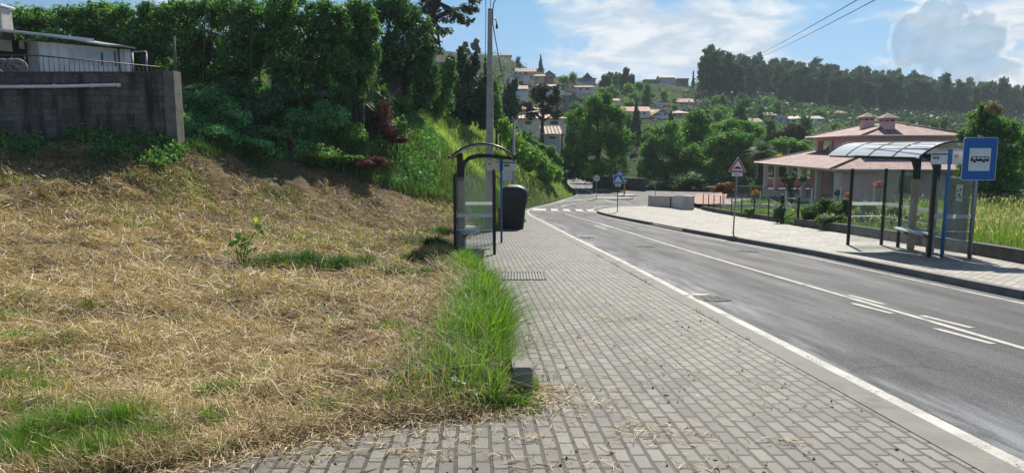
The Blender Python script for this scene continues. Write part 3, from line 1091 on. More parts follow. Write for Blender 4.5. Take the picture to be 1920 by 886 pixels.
    for (xa, za), (xb, zb2) in zip(prof[:-1], prof[1:]):
        mb.add([P(xa, ya, za), P(xb, ya, zb2), P(xb, yb_, zb2), P(xa, yb_, za), P(xa, ya, za - th), P(xb, ya, zb2 - th), P(xb, yb_, zb2 - th), P(xa, yb_, za - th)],
               [(0, 1, 2, 3), (7, 6, 5, 4), (0, 4, 5, 1), (2, 6, 7, 3)], sm=False)
    rf = mb.build('roof', POLY, root)
    for j, yy in enumerate(np.linspace(ya, yb_, 5)):
        mb = MB()
        mb.tube([P(x, yy, z + .006) for x, z in prof], .013 if 0 < j < 4 else .026, 6)
        mb.build('rib', BLACK, rf)
    for k_ in (0, -1):
        mb = MB()
        x, z = prof[k_]
        mb.box(P(x, (ya + yb_) / 2, z - .02), (.05, yb_ - ya, .07))
        mb.build('gutter', BLACK, rf)
    for k_ in (3, 5, 7, 9, 11):
        mb = MB()
        x, z = prof[k_]
        mb.box(P(x, (ya + yb_) / 2, z - .04), (.022, yb_ - ya - .05, .03))
        mb.build('purlin', BENCH, rf)
    for k_ in (2, 4, 6, 8, 10, 12):
        mb = MB()
        x, z = prof[k_]
        mb.box(P(x, (ya + yb_) / 2, z + .012), (.018, yb_ - ya - .06, .02))
        mb.build('top_strip', WHITE, rf)
    # half-round bench
    yc, g0 = L * .47, float(R(y0 + L * .47)) - zb
    out = [P(.12, yc - .82, 0)[:2]] + [P(.12 + .46 * math.sin(a) ** .7 if a < math.pi else .12, yc - .82 * math.cos(a), 0)[:2] for a in np.linspace(.05, math.pi - .05, 18)] + [P(.12, yc + .82, 0)[:2]]
    mb = MB()
    zs = g0 + .50
    mb.prism(out, (0, 0, zs), (1, 0, 0), (0, 1, 0), (0, 0, 1), .045)
    bn = mb.build('bench', BENCH, root)
    mb = MB()
    mb.box(P(.13, yc, zs + .075), (.03, 1.5, .07), bev=.01)
    mb.build('bench_lip', BENCH, bn)
    for dy in (-.45, .45):
        mb = MB()
        mb.tube([P(.14, yc + dy, zs - .14), P(.34, yc + dy, zs - .01)], .025, 6)
        mb.build('bracket', BLACK, bn)
    return root


shelter(-1.42, 1, 17.2, 3.55, -.03, 'arched roof bus shelter on the left pavement beside the mown straw field', 'bus shelters', False)
shelter(11.02, -1, 16.5, 3.65, -.05, 'arched roof bus shelter with poster case on the right pavement', 'bus shelters', True)


def timetable_post(x, y, h, label, flip):
    z = float(R(y))
    root = empty('bus_timetable_post', (x, y, z))
    tag(root, label, 'bus timetable', 'blue timetable posts')
    mb = MB(); mb.tube([(0, 0, -.02), (0, 0, h)], .034, 12); po = mb.build('post', POSTBLUE, root)
    mb = MB(); mb.box((0, 0, h - .16), (.10, .05, .36), bev=.008); mb.build('post_sleeve', POSTBLUE, po)
    for s_ in (-1, 1):
        mb = MB(); mb.box((s_ * .245, 0, h - .18), (.39, .022, .31), bev=.006)
        pn = mb.build('panel', WHITE, root)
        band_side = (s_ < 0) != flip
        mb = MB()
        if band_side:
            mb.box((s_ * .245, -.013, h - .098), (.37, .004, .03))
            mb.build('header_band', NAVY, pn)
            mb = MB()
            for dx in (-.10, -.02):
                mb.box((s_ * .245 + dx - .02, -.013, h - .175), (.07, .004, .068), bev=.002)
            pk = mb.build('bus_icon', NAVY, pn)
            mb = MB()
            for dx in (-.10, -.02):
                mb.box((s_ * .245 + dx - .02, -.0165, h - .160), (.05, .003, .018))
            mb.build('icon_window', WHITE, pk)
            mb = MB()
            for i in range(6):
                mb.box((s_ * .245 - .15 + i * .025, -.013, h - .055), (.016, .003, .010))
            for i in range(2):
                mb.box((s_ * .245 + .10 + i * .03, -.013, h - .052), (.02, .003, .010))
            mb.build('lettering', BACKGREY, pn)
        else:
            mb.box((s_ * .245 - .10, -.013, h - .135), (.09, .004, .05)); mb.build('line_badge', ORANGE, pn)
            mb = MB(); mb.box((s_ * .245 - .10, -.013, h - .178), (.06, .003, .022)); mb.build('badge_foot', flat('pale_orange', (.62, .45, .32), .5, .1, 5), pn)
            mb = MB(); mb.prism([(.045 * math.cos(a), .009 * math.sin(a)) for a in np.linspace(0, 6.28, 14, endpoint=False)], (s_ * .245 + .12, -.012, h - .085), (1, 0, 0), (0, 0, 1), (0, -1, 0), .004); mb.build('emblem', NAVY, pn)
            mb = MB()
            for i in range(5):
                mb.box((s_ * .245 - .10 + i * .05, -.013, h - .05 - (i % 2) * .008), (.034, .003, .006))
            mb.build('lettering', BACKGREY, pn)
    return root


timetable_post(-.32, 20.9, 2.52, 'blue post with white timetable panels behind the left bus shelter', True)
timetable_post(10.26, 16.35, 2.55, 'blue post with white timetable panels in front of the right bus shelter', False)


def rrect(w, h, r, n=5):
    out = []
    for cx, cy, a0 in ((w / 2 - r, h / 2 - r, 0), (-w / 2 + r, h / 2 - r, 90), (-w / 2 + r, -h / 2 + r, 180), (w / 2 - r, -h / 2 + r, 270)):
        for i in range(n + 1):
            a = rad(a0 + 90 * i / n)
            out.append((cx + r * math.cos(a), cy + r * math.sin(a)))
    return out


def plate(poly, z, mat_, parent, name, y=0.0, th=.012, x=0.0):
    mb = MB()
    mb.prism(poly, (x, y, z), (1, 0, 0), (0, 0, 1), (0, -1, 0), th)
    return mb.build(name, mat_, parent)


def pole(root, h, r=.03, mat_=None, tilt=0.0):
    mb = MB()
    mb.tube([(0, .02, -.03), (tilt, .02, h)], r, 12)
    return mb.build('pole', mat_ or GALV, root)


# --- bus stop flag sign
root = empty('bus_stop_sign', (10.74, 16.05, float(R(16.05))), rad(-6))
tag(root, 'blue bus stop sign with a black bus on a white square', 'bus stop sign')
pole(root, 2.72, .036)
pl = plate(rrect(.74, .98, .05), 2.33, WHITE, root, 'sign_plate', -.02)
plate(rrect(.715, .955, .042), 2.33, BLUE, pl, 'blue_face', -.0325, .004)
plate(rrect(.46, .52, .004), 2.315, WHITE, pl, 'white_square', -.037, .004)
mb = MB()
zb_, s_ = 2.315, .40
mb.prism([(-.5, -.10), (.5, -.10), (.5, .17), (-.40, .17), (-.44, .15), (-.5, -.02)], (0, -.0415, zb_), (s_, 0, 0), (0, 0, s_), (0, -1, 0), .003)
bus = mb.build('bus_pictogram', INK, pl)
mb = MB()
for cx, w_ in ((-.30, .17), (-.07, .17), (.16, .17), (.375, .15)):
    mb.prism([(cx - w_ / 2, .035), (cx + w_ / 2, .035), (cx + w_ / 2, .13), (cx - w_ / 2, .13)], (0, -.045, zb_), (s_, 0, 0), (0, 0, s_), (0, -1, 0), .002)
for cx in (-.28, .22):
    ring = [(cx + .098 * math.cos(a), -.10 + .098 * math.sin(a)) for a in np.linspace(0, 2 * math.pi, 20, endpoint=False)]
    mb.prism(ring, (0, -.0447, zb_), (s_, 0, 0), (0, 0, s_), (0, -1, 0), .0015)
mb.build('bus_window', WHITE, bus)
mb = MB()
for cx in (-.28, .22):
    ring = [(cx + .078 * math.cos(a), -.10 + .078 * math.sin(a)) for a in np.linspace(0, 2 * math.pi, 20, endpoint=False)]
    mb = MB()
    mb.prism(ring, (0, -.0463, zb_), (s_, 0, 0), (0, 0, s_), (0, -1, 0), .0015)
    mb.build('bus_wheel', INK, bus)
mb = MB(); mb.box((0, .0, 2.84), (.10, .05, .05), bev=.01); mb.build('pole_cap', GALV, root)

# --- road hump warning triangle with distance plate


def tri(s_, r=.05):
    pts = [(-s_ / 2, -s_ * .29), (s_ / 2, -s_ * .29), (0, s_ * .577)]
    out = []
    for i in range(3):
        p, a, b = Vector(pts[i]), Vector(pts[i - 1]), Vector(pts[(i + 1) % 3])
        da, db = (a - p).normalized(), (b - p).normalized()
        for t in (0, .5, 1):
            q = p + da * r * (1 - t) + db * r * t
            if t == .5:
                q = p + (da + db) * r * .36
            out.append((q.x, q.y))
    return out


g_ = gp(1375, 437)
root = empty('hump_warning_sign', (g_.x, g_.y, g_.z), rad(-8))
tag(root, 'red bordered triangle sign warning of a road hump above a distance plate', 'road sign')
root.rotation_euler[1] = rad(1.2)
pole(root, 2.80, .028)
zt = 2.43
pl = plate(tri(.66), zt, WHITE, root, 'sign_plate', -.01)
plate(tri(.61), zt, RED, pl, 'red_border', -.0225, .003)
plate(tri(.43, .03), zt, WHITE, pl, 'white_face', -.026, .003)
hump = [(-.155, -.065)] + [(x, -.065 + .028 + .055 * max(0, math.cos(x / .12 * math.pi / 2)) ** .8 if abs(x) < .12 else -.065 + .028) for x in np.linspace(-.155, .155, 17)] + [(.155, -.065)]
plate(hump, zt, INK, pl, 'hump_pictogram', -.0295, .002)
dp = plate(rrect(.38, .12, .01), 2.155, WHITE, root, 'distance_plate', -.01)


def text(body, size, loc, mat_, parent, name='lettering', rx=90):
    cu = bpy.data.curves.new(name, 'FONT')
    cu.body = body
    cu.size = size
    cu.extrude = .001
    cu.align_x = 'CENTER'; cu.align_y = 'CENTER'
    cu.materials.append(mat_)
    tmp = link(bpy.data.objects.new('lettering_curve', cu))
    bpy.context.view_layer.update()
    me = bpy.data.meshes.new_from_object(tmp.evaluated_get(bpy.context.evaluated_depsgraph_get()))
    bpy.data.objects.remove(tmp)
    me.name = name
    o = bpy.data.objects.new(name, me)
    o.location = loc
    o.rotation_euler = (rad(rx), 0, 0)
    return link(o, parent)


text('20 m', .105, (0, -.0245, 2.155), INK, dp)

# --- pedestrian crossing signs


def ped_sign(x, y, h, size, label, extra, rz=0.0, group=None):
    root = empty('crossing_sign', (x, y, hz(x, y) if abs(x) > 30 else float(R(y)) - (0 if extra else .1)), rz)
    tag(root, label, 'road sign', group)
    pole(root, h, .03, BLACK if extra else GALV)
    z = h - size / 2
    pl = plate(rrect(size, size, .03), z, WHITE, root, 'sign_plate', -.01)
    plate(rrect(size - .035, size - .035, .022), z, BLUE, pl, 'blue_face', -.0225, .003)
    t_ = plate(tri(size * .80, .012), z - size * .10, WHITE, pl, 'white_triangle', -.026, .003)
    mb = MB()
    zc = z - size * .10
    k_ = size
    for poly in ([(-.03, .05), (.03, .05), (.05, -.06), (.02, -.16), (-.01, -.16), (.0, -.07), (-.05, -.16), (-.08, -.15), (-.045, -.06)],
                 [(.035 * math.cos(a) * .9, .10 + .035 * math.sin(a)) for a in np.linspace(0, 6.28, 10, endpoint=False)]):
        mb.prism([(p[0] * k_ * 1.3, p[1] * k_ * 1.2 + .03 * k_) for p in poly], (0, -.0295, zc), (1, 0, 0), (0, 0, 1), (0, -1, 0), .002)
    for i in range(5):
        cx = (-.26 + i * .13) * k_
        mb.prism([(cx - .03 * k_, -.20 * k_), (cx + .03 * k_, -.20 * k_), (cx + .025 * k_, -.13 * k_), (cx - .025 * k_, -.13 * k_)], (0, -.0295, zc), (1, 0, 0), (0, 0, 1), (0, -1, 0), .002)
    mb.build('walker_pictogram', INK, t_)
    if extra:
        hp = plate(rrect(.36, .15, .01), z - size / 2 - .10, WHITE, root, 'hump_plate', -.01)
        plate([(-.13, -.03), (.13, -.03), (.13, -.012), (.07, .03), (-.07, .03), (-.13, -.012)], z - size / 2 - .10, INK, hp, 'hump_pictogram', -.0225, .002)
    return root


ped_sign(7.17, 47.0, 2.52, .62, 'blue zebra crossing sign on a black pole at the corner of the right pavement', True)
q = at(1162, 324, 74)
ped_sign(q.x, 74.0, 2.42, .62, 'smaller blue zebra crossing sign further off in front of the leafy tree', False)

# --- keep right disc on a striped bollard
root = empty('keep_right_sign', (11.25, 69.4, float(R(69.4)) - .0))
tag(root, 'round blue arrow sign on a yellow and black striped bollard', 'road sign')
mb = MB(); mb.tube([(0, 0, -.1), (0, 0, 1.15)], .075, 12); bo = mb.build('bollard', YELLOW, root)
for i in range(4):
    mb = MB()
    z0 = .12 + i * .28
    ring = []
    for a in np.linspace(0, 2 * math.pi, 16, endpoint=False):
        ring.append((.0775 * math.cos(a), .0775 * math.sin(a), z0 + .07 * math.sin(a + .6)))
    top = [(p[0], p[1], p[2] + .13) for p in ring]
    mb.add(ring + top, [(j, (j + 1) % 16, 16 + (j + 1) % 16, 16 + j) for j in range(16)])
    mb.build('stripe', INK, bo)
disc = [(.27 * math.cos(a), .27 * math.sin(a)) for a in np.linspace(0, 2 * math.pi, 28, endpoint=False)]
mb = MB(); mb.tube([(0, .02, 1.15), (0, .02, 1.75)], .03, 8); mb.build('pole', GALV, root)
pl = plate(disc, 1.45, WHITE, root, 'sign_plate', -.01)
plate([(p[0] * .94, p[1] * .94) for p in disc], 1.45, BLUE, pl, 'blue_face', -.0225, .003)
plate([(-.17, .13), (-.13, .17), (.05, -.01), (.11, .05), (.13, -.15), (-.07, -.13), (-.01, -.07)], 1.45, WHITE, pl, 'arrow', -.026, .003)

# --- sign backs


def back_sign(u, v, y, kind, label, h, size, off=-.1):
    x = (u - 960) / FPX * y * (CP + (443 - v) / FPX * SP) ** -1
    root = empty('sign_back', (x, y, float(R(y)) + off if off is not None else hz(x, y)))
    tag(root, label, 'road sign')
    pole(root, h, .03)
    if kind == 'disc':
        poly = [(size / 2 * math.cos(a), size / 2 * math.sin(a)) for a in np.linspace(0, 2 * math.pi, 24, endpoint=False)]
    elif kind == 'tri':
        poly = [(-x_, -y_) for x_, y_ in tri(size)]
    else:
        poly = rrect(size * 1.1, size, .03)
    plate(poly, h - size * .45, flat('pale_sign_back', (.55, .56, .57), .45, .1, 6, metal=.2), root, 'sign_plate', -.01)
    return root


back_sign(1118, 374, 64.2, 'disc', 'pale round sign seen from behind on the splitter island', 2.15, .62, 0.0)
back_sign(1063, 357, 79.7, 'tri', 'pale give way triangle seen from behind by the grass corner', 2.35, .72)
back_sign(951, 410, 33.0, 'rect', 'small grey rectangular sign seen from behind beyond the black bin', 2.05, .45, None)
q = gp(1258, 388)
root = empty('marker_post', (q.x, q.y + 6.0, float(R(q.y + 6)) - .1)); tag(root, 'thin pale marker post behind the concrete boundary wall', 'post')
mb = MB(); mb.tube([(0, 0, -.05), (0, 0, 1.9)], .03, 8); mb.build('post', GALV, root)
mb = MB(); mb.box((0, 0, 1.86), (.16, .04, .10), bev=.01); mb.build('marker_cap', WHITE, root)

# --- black waste container
BINM = flat('black_plastic', (.014, .014, .017), .5, .25, 3, bump=.12, spec=.45, dirt=(.030, .029, .028))
root = empty('waste_container', (.06, 28.3, float(R(28.3))))
tag(root, 'large black plastic waste container on the pavement behind the bus shelter', 'waste container')
rings = [(-.06, -.44, .40, .44), (.10, -.47, .42, .47), (.5, -.49, .46, .49), (.82, -.50, .49, .50), (1.02, -.50, .53, .51), (1.25, -.50, .58, .52), (1.45, -.50, .585, .52), (1.58, -.48, .56, .50), (1.70, -.42, .44, .44), (1.78, -.30, .24, .32), (1.80, -.12, .06, .14)]
mb = MB()
n_ = 32
vs, fs = [], []
for (z, x0, x1, d) in rings:
    for j in range(n_):
        a = 2 * math.pi * j / n_
        e = .42
        cx, sx_ = math.copysign(abs(math.cos(a)) ** e, math.cos(a)), math.copysign(abs(math.sin(a)) ** e, math.sin(a))
        vs.append(((x0 + x1) / 2 + (x1 - x0) / 2 * cx, d * sx_, z))
for i in range(len(rings) - 1):
    for j in range(n_):
        fs.append((i * n_ + j, i * n_ + (j + 1) % n_, (i + 1) * n_ + (j + 1) % n_, (i + 1) * n_ + j))
fs.append(tuple(range(n_ - 1, -1, -1))); fs.append(tuple(range((len(rings) - 1) * n_, len(rings) * n_)))
mb.add(vs, fs, sm=True)
mb.build('container_body', BINM, root)
mb = MB(); mb.tube([(-.5, -.515, 1.26), (-.2, -.53, 1.27), (.25, -.53, 1.27), (.58, -.52, 1.25)], .014, 6); mb.build('lid_seam', BLACK, root)
for sx_ in (-.30, .34):
    mb = MB(); mb.box((sx_, -.40, .0), (.14, .14, .14), bev=.03); mb.build('foot', BLACK, root)
root = empty('red_fire_post', (-.48, 28.8, float(R(28.8)))); tag(root, 'small red post half hidden beside the black waste container', 'post')
mb = MB(); mb.tube([(0, 0, -.05), (0, 0, .75)], .09, 12); mb.build('post', RED, root)
mb = MB(); mb.tube([(0, 0, .75), (0, 0, .84), (0, 0, .90)], [.11, .11, .05], 12); mb.build('dome_cap', RED, root)

# --- concrete utility pole with lamp arms
POLEC = flat('pole_concrete', (.36, .345, .32), .85, .14, 3, bump=.35, dirt=(.22, .21, .19))
yp = 26.4
bp = at(918, 430, yp)
root = empty('utility_pole', (bp.x, yp, hz(bp.x, yp)))
tag(root, 'tall tapered concrete utility pole with curved lamp arm behind the bus shelter', 'utility pole')
hp = at(921, 20, yp).z - hz(bp.x, yp)
mb = MB()


def taper(mb, x0, x1, y0, y1, sx, sy, z0, z1, tx, ty):
    """tapered bar: base box (x0..x1,y0..y1) at z0 scaled to tx,ty at z1"""
    vs = []
    for z, kx, ky, ox in ((z0, sx, sy, 0), (z1, tx, ty, .05)):
        vs += [(x0 * kx + ox, y0 * ky, z), (x1 * kx + ox, y0 * ky, z), (x1 * kx + ox, y1 * ky, z), (x0 * kx + ox, y1 * ky, z)]
    mb.add(vs, [(3, 2, 1, 0), (4, 5, 6, 7), (0, 1, 5, 4), (1, 2, 6, 5), (2, 3, 7, 6), (3, 0, 4, 7)])


taper(mb, -1, -.52, -1, 1, .185, .15, -.2, hp, .078, .075)
taper(mb, .52, 1, -1, 1, .185, .15, -.2, hp, .078, .075)
taper(mb, -.53, .53, -.72, .72, .185, .15, -.2, hp - .04, .078, .075)
pc = mb.build('shaft', POLEC, root)
mb = MB(); mb.box((.05, 0, hp + .03), (.15, .14, .08), bev=.02); mb.build('cap', DARKSTONE, pc)
for i in range(6):
    mb = MB()
    zz = hp * (.45 + .08 * i)
    mb.tube([(.03, -.085, zz), (.03, -.07, zz)], .012, 8); mb.build('bolt_hole', INK, pc)
mb = MB(); mb.tube([(.15, -.02, hp - .45), (.15, -.02, hp + .0), (.18, -.02, hp + .25), (.30, -.02, hp + .45), (.55, -.02, hp + .62), (1.1, -.05, hp + .75)], .022, 8); mb.build('lamp_arm', GALV, root)
mb = MB(); mb.tube([(.10, -.03, hp - .26), (.20, -.05, hp - .27), (.27, -.06, hp - .35), (.30, -.06, hp - .50)], .022, 8); la = mb.build('short_arm', GALV, root)
mb = MB(); mb.tube([(.30, -.06, hp - .48), (.30, -.06, hp - .60), (.30, -.06, hp - .66)], [.03, .05, .035], 10); mb.build('lamp_head', BLACK, la)
mb = MB(); mb.tube([(-.12, 0, hp + 1.6), (-.10, -.02, hp), (-.13, -.05, hp - 1.7)], .012, 6); mb.build('down_cable', BLACK, root)
mb = MB(); mb.tube([(.08, -.03, hp + 1.6), (.06, -.03, hp + .1)], .012, 6); mb.build('riser', BLACK, root)
mb = MB(); mb.box((-.13, -.04, hp - 1.75), (.09, .09, .12), bev=.02); mb.build('clamp', BLACK, root)
mb = MB(); mb.tube([(-.14, -.04, hp - 1.8), (-.15, -.04, hp - 2.1), (-.15, -.04, hp - 2.55)], [.02, .035, .012], 8); mb.build('insulator', BLACK, root)

# --- thinner second pole
y2 = 37.0
t2 = at(965, 222, y2); b2 = at(961, 400, y2)
root = empty('utility_pole', (b2.x, y2, hz(b2.x, y2)))
tag(root, 'thin concrete pole rising behind the black waste container', 'utility pole')
h2 = t2.z - hz(b2.x, y2)
mb = MB(); mb.tube([(0, 0, -.1), (.08, 0, h2)], [.10, .06], 8); mb.build('shaft', POLEC, root)
mb = MB(); mb.box((.08, 0, h2 - .1), (.36, .06, .06), bev=.01); mb.build('crossarm', GALV, root)
mb = MB(); mb.tube([(.08, -.05, h2 - .15), (.2, -.1, h2 + .15), (.9, -.1, h2 + .33), (1.35, -.1, h2 + .36)], .02, 6); mb.build('lamp_arm', GALV, root)
# --- dark wooden pole standing by the hedge, and a pole with wires in the middle distance
y3 = 62.0
p3 = at(938, 262, y3)
root = empty('utility_pole', (p3.x, y3, hz(p3.x, y3)))
tag(root, 'slender dark pole standing between the hedges on the bank', 'utility pole')
mb = MB(); mb.tube([(0, 0, -.3), (0, 0, at(938, 180, y3).z - hz(p3.x, y3))], [.09, .07], 8); mb.build('shaft', flat('dark_wood', (.05, .04, .03), .8, .2, 4), root)
mb = MB(); mb.tube([(0, 0, at(938, 184, y3).z - hz(p3.x, y3)), (0, 0, at(938, 181, y3).z - hz(p3.x, y3))], .11, 8); mb.build('cap', GALV, root)
y4 = 88.0
p4 = at(1052, 330, y4)
root = empty('utility_pole', (p4.x, y4, hz(p4.x, y4)))
zt4 = at(1056, 248, y4).z
tag(root, 'dark pole carrying the low wires left of the big leafy tree', 'utility pole')
mb = MB(); mb.tube([(0, 0, -.3), (.1, 0, zt4 - hz(p4.x, y4))], [.12, .09], 8); mb.build('shaft', MATS['dark_wood'], root)
mb = MB(); mb.box((.1, 0, zt4 - hz(p4.x, y4) - .3), (1.1, .1, .1), bev=.01); mb.build('crossarm', MATS['dark_wood'], root)
q5 = at(1806 - 350, 275, 70.0)
root = empty('utility_pole', (at(1478, 300, 84).x, 84.0, hz(at(1478, 300, 84).x, 84.0)))
tag(root, 'pale concrete pole among the trees left of the pink house', 'utility pole')
zt5 = at(1478, 277, 84).z - hz(at(1478, 300, 84).x, 84.0)
mb = MB(); mb.tube([(0, 0, -.2), (0, 0, zt5)], [.12, .09], 8); mb.build('shaft', POLEC, root)
mb = MB(); mb.box((0, 0, zt5 - .15), (.8, .08, .08)); mb.build('crossarm', GALV, root)

WIRE = flat('wire_black', (.02, .02, .022), .6, .1, 3)
WIREP = flat('wire_grey', (.22, .23, .24), .5, .1, 3)


def wire(p, q, sag, r, mat_, label, group):
    mb = MB()
    p, q = Vector(p), Vector(q)
    pts = []
    for i in range(17):
        t = i / 16
        v_ = p.lerp(q, t)
        v_.z -= sag * 4 * t * (1 - t)
        pts.append(v_)
    mb.tube(pts, r, 5)
    return tag(mb.build('overhead_wire', mat_), label, 'overhead wire', group)


pa = Vector((p4.x + .1, y4, zt4 - .3))
wire(pa + Vector((-.4, 0, 0)), at(1500, 292, 84), .9, .022, WIREP, 'upper low wire crossing the trees from the dark pole', 'wires crossing the trees')
wire(pa + Vector((.5, 0, -.35)), at(1500, 303, 84), .9, .022, WIREP, 'lower low wire crossing the trees from the dark pole', 'wires crossing the trees')
wire(at(1660, -10, 60), at(1425, 107, 330), 0.4, .045, WIRE, 'right hand power line descending across the sky to the wooded hill', 'power lines in the sky')
wire(at(1618, -6, 60), at(1412, 106, 330), 0.4, .045, WIRE, 'left hand power line descending across the sky to the wooded hill', 'power lines in the sky')
wire(Vector((bp.x + .12, yp - .05, hz(bp.x, yp) + hp - .3)), at(957, 195, 62), .5, .022, WIRE, 'dark cable hanging from the tall concrete pole to the bank', None)
wire(t2 + Vector((.1, 0, -.1)), Vector((p4.x, y4, zt4 - .2)), .5, .018, WIREP, 'thin cable from the thin concrete pole towards the junction', None)

# --- drain grate and manhole covers
IRON = flat('cast_iron', (.045, .043, .042), .75, .25, 8, metal=.0, bump=.3, dirt=(.10, .085, .07))
c4 = [gp(936, 524.5), gp(1024, 524.5), gp(1012, 511), gp(941, 511)]
cx = sum(p.x for p in c4) / 4; cy = sum(p.y for p in c4) / 4
wx, wy = (c4[1].x - c4[0].x), (c4[3].y - c4[0].y)
root = empty('drain_grate', (cx, cy, float(R(cy)) + .004)); root.rotation_euler = (math.atan(-.062), 0, 0)
tag(root, 'rusty grey drain grate set in the left pavement near the bus shelter', 'drain grate')
mb = MB()
for s_ in (-1, 1):
    mb.box((s_ * wx / 2, 0, .004), (.04, wy, .012)); mb.box((0, s_ * wy / 2, .005), (wx - .05, .04, .012))
mb.build('grate_frame', IRON, root)
mb = MB()
for i in range(15):
    mb.box((-wx / 2 + wx * (i + .5) / 15, 0, .003), (wx / 15 * .55, wy - .05, .010))
for j in range(5):
    mb.box((0, -wy / 2 + wy * (j + .5) / 5, .0015), (wx - .05, .03, .010))
mb.build('grate_bars', flat('worn_iron', (.16, .15, .14), .55, .2, 8, metal=.4, bump=.2), root)
mb = MB(); mb.quad((-wx / 2, -wy / 2, -.0025), (wx / 2, -wy / 2, -.0025), (wx / 2, wy / 2, -.0025), (-wx / 2, wy / 2, -.0025)); mb.build('pit', INK, root)
for (u, v, lab, r_) in ((1334, 563, 'iron manhole cover splashed with white paint beside the edge line', .29), (1207, 462, 'iron manhole cover in the middle of the near lane', .34),
                        (1097, 446.5, 'iron manhole cover close to the left edge line', .32), (1398, 468, 'iron manhole cover in the far lane below the right kerb', .36)):
    g_ = gp(u, v, -.05)
    root = empty('manhole_cover', (g_.x, g_.y, float(R(g_.y)) + float(road_off(g_.x, g_.y)) + .004)); root.rotation_euler = (math.atan(-.062), 0, 0)
    tag(root, lab, 'manhole cover', 'manhole covers in the road')
    ring = [(r_ * math.cos(a), r_ * math.sin(a)) for a in np.linspace(0, 2 * math.pi, 28, endpoint=False)]
    mb = MB(); mb.prism(ring, (0, 0, 0), (1, 0, 0), (0, 1, 0), (0, 0, 1), .005); mb.build('rim', IRON, root)
    mb = MB(); mb.prism([(p[0] * .86, p[1] * .86) for p in ring], (0, 0, .004), (1, 0, 0), (0, 1, 0), (0, 0, 1), .005); lid = mb.build('lid', IRON, root)
    mb = MB()
    for i in range(5):
        for j in range(5):
            px, py = (i - 2) * .11, (j - 2) * .11
            if math.hypot(px, py) < r_ * .62:
                mb.box((px, py, .011), (.06, .06, .005))
    mb.build('tread', IRON, lid)
    if u == 1334:
        for k_, (dx, dy, rr) in enumerate(((-.34, -.02, .10), (-.10, .34, .15), (-.36, .30, .08))):
            mb = MB()
            mb.prism([(dx + rr * math.cos(a) * (1 + .25 * math.sin(3 * a + k_)), dy + rr * .62 * math.sin(a) * (1 + .2 * math.cos(2 * a))) for a in np.linspace(0, 2 * math.pi, 22, endpoint=False)], (0, 0, .0025 + .0005 * k_), (1, 0, 0), (0, 1, 0), (0, 0, 1), .008)
            mb.build('paint_splash', PAINT, root)

# --- low concrete edging wall of the field, ending in a square block by the path
EDGE = flat('edging_concrete', (.21, .20, .18), .88, .25, 3.5, bump=.5, dirt=(.10, .10, .07))
mb = MB()
ey = [5.45, 6.3, 7.2, 8.2, 9.5, 11, 12.5, 14, 15.5, 16.6]
ring = []
for i, y in enumerate(ey):
    x1 = float(XL(y)) + .04
    if i == 0:
        x1 = .155
    x0 = x1 - .15
    zt = float(R(y)) + (.20 if i < 1 else .15 - .006 * i)
    ring.append([(x0, y, float(R(y)) - .3), (x1, y, float(R(y)) - .3), (x1, y, zt), (x0, y, zt)])
vs = [p for r_ in ring for p in r_]
fs = [(0, 1, 2, 3), tuple(len(vs) - 4 + j for j in (3, 2, 1, 0))]
for i in range(len(ring) - 1):
    for j in range(4):
        fs.append((i * 4 + j, i * 4 + (j + 1) % 4, (i + 1) * 4 + (j + 1) % 4, (i + 1) * 4 + j)[::-1])
mb.add(vs, fs)
tag(mb.build('edging_wall', EDGE), 'low grey concrete edging wall half buried in tall grass', 'edging wall')
mb = MB()
mb.box((.088, 5.36, float(R(5.4)) + .055), (.15, .20, .40), bev=.012)
tag(mb.build('edging_block', EDGE), 'square concrete block ending the edging wall beside the paving', 'concrete block')

# ================================================================== walls, shack, houses


def block_material():
    m, N = new_mat('old_block_wall')
    uv = N.n('ShaderNodeUVMap').outputs[0]
    br = N.n('ShaderNodeTexBrick', offset=.5, ins={'Vector': uv, 'Color1': (0, 0, 0), 'Color2': (1, 1, 1), 'Mortar': (.5, .5, .5), 'Scale': 1.0, 'Mortar Size': .009,
             'Mortar Smooth': .3, 'Brick Width': .42, 'Row Height': .205})
    st = N.n('ShaderNodeMapping', ins={'Vector': uv, 'Scale': (1.4, .25, 1)}).outputs[0]
    a = N.noise(st, 1.6, 6, .65)
    b = N.noise(uv, 14, 5, .7)
    c = N.ramp(br.outputs['Color'], [(0, (.095, .090, .085)), (1, (.165, .158, .150))])
    c = N.mix(1.0, c, N.ramp(b, [(.3, .55), (.7, 1.35)]), 'MULTIPLY')
    c = N.mix(N.maprange(a, .42, .66), c, (.030, .028, .026))
    c = N.mix(N.maprange(N.noise(st, 2.6, 5, .7), .60, .76), c, (.26, .25, .24))
    c = N.mix(N.math('MULTIPLY', br.outputs['Fac'], .7), c, (.05, .048, .045))
    h = N.math('SUBTRACT', N.math('MULTIPLY', b, .4), br.outputs['Fac'])
    finish(N, pbr(N, **{'Base Color': c, 'Roughness': .92, 'Specular IOR Level': .2, 'Normal': N.bump(h, .8, .02)}))
    return m


def uvbox(mb, p0, p1, y0, y1, z0, z1, uo=0.0):
    """box x p0..p1 with uv in metres"""
    def q(a, b, c, d, w, h):
        mb.quad(a, b, c, d, [(uo, z0), (uo + w, z0), (uo + w, z0 + h), (uo, z0 + h)])
    h = z1 - z0
    q((p0, y0, z0), (p1, y0, z0), (p1, y0, z1), (p0, y0, z1), p1 - p0, h)
    q((p1, y0, z0), (p1, y1, z0), (p1, y1, z1), (p1, y0, z1), y1 - y0, h)
    q((p1, y1, z0), (p0, y1, z0), (p0, y1, z1), (p1, y1, z1), p1 - p0, h)
    q((p0, y1, z0), (p0, y0, z0), (p0, y0, z1), (p0, y1, z1), y1 - y0, h)
    q((p0, y0, z1), (p1, y0, z1), (p1, y1, z1), (p0, y1, z1), p1 - p0, y1 - y0)


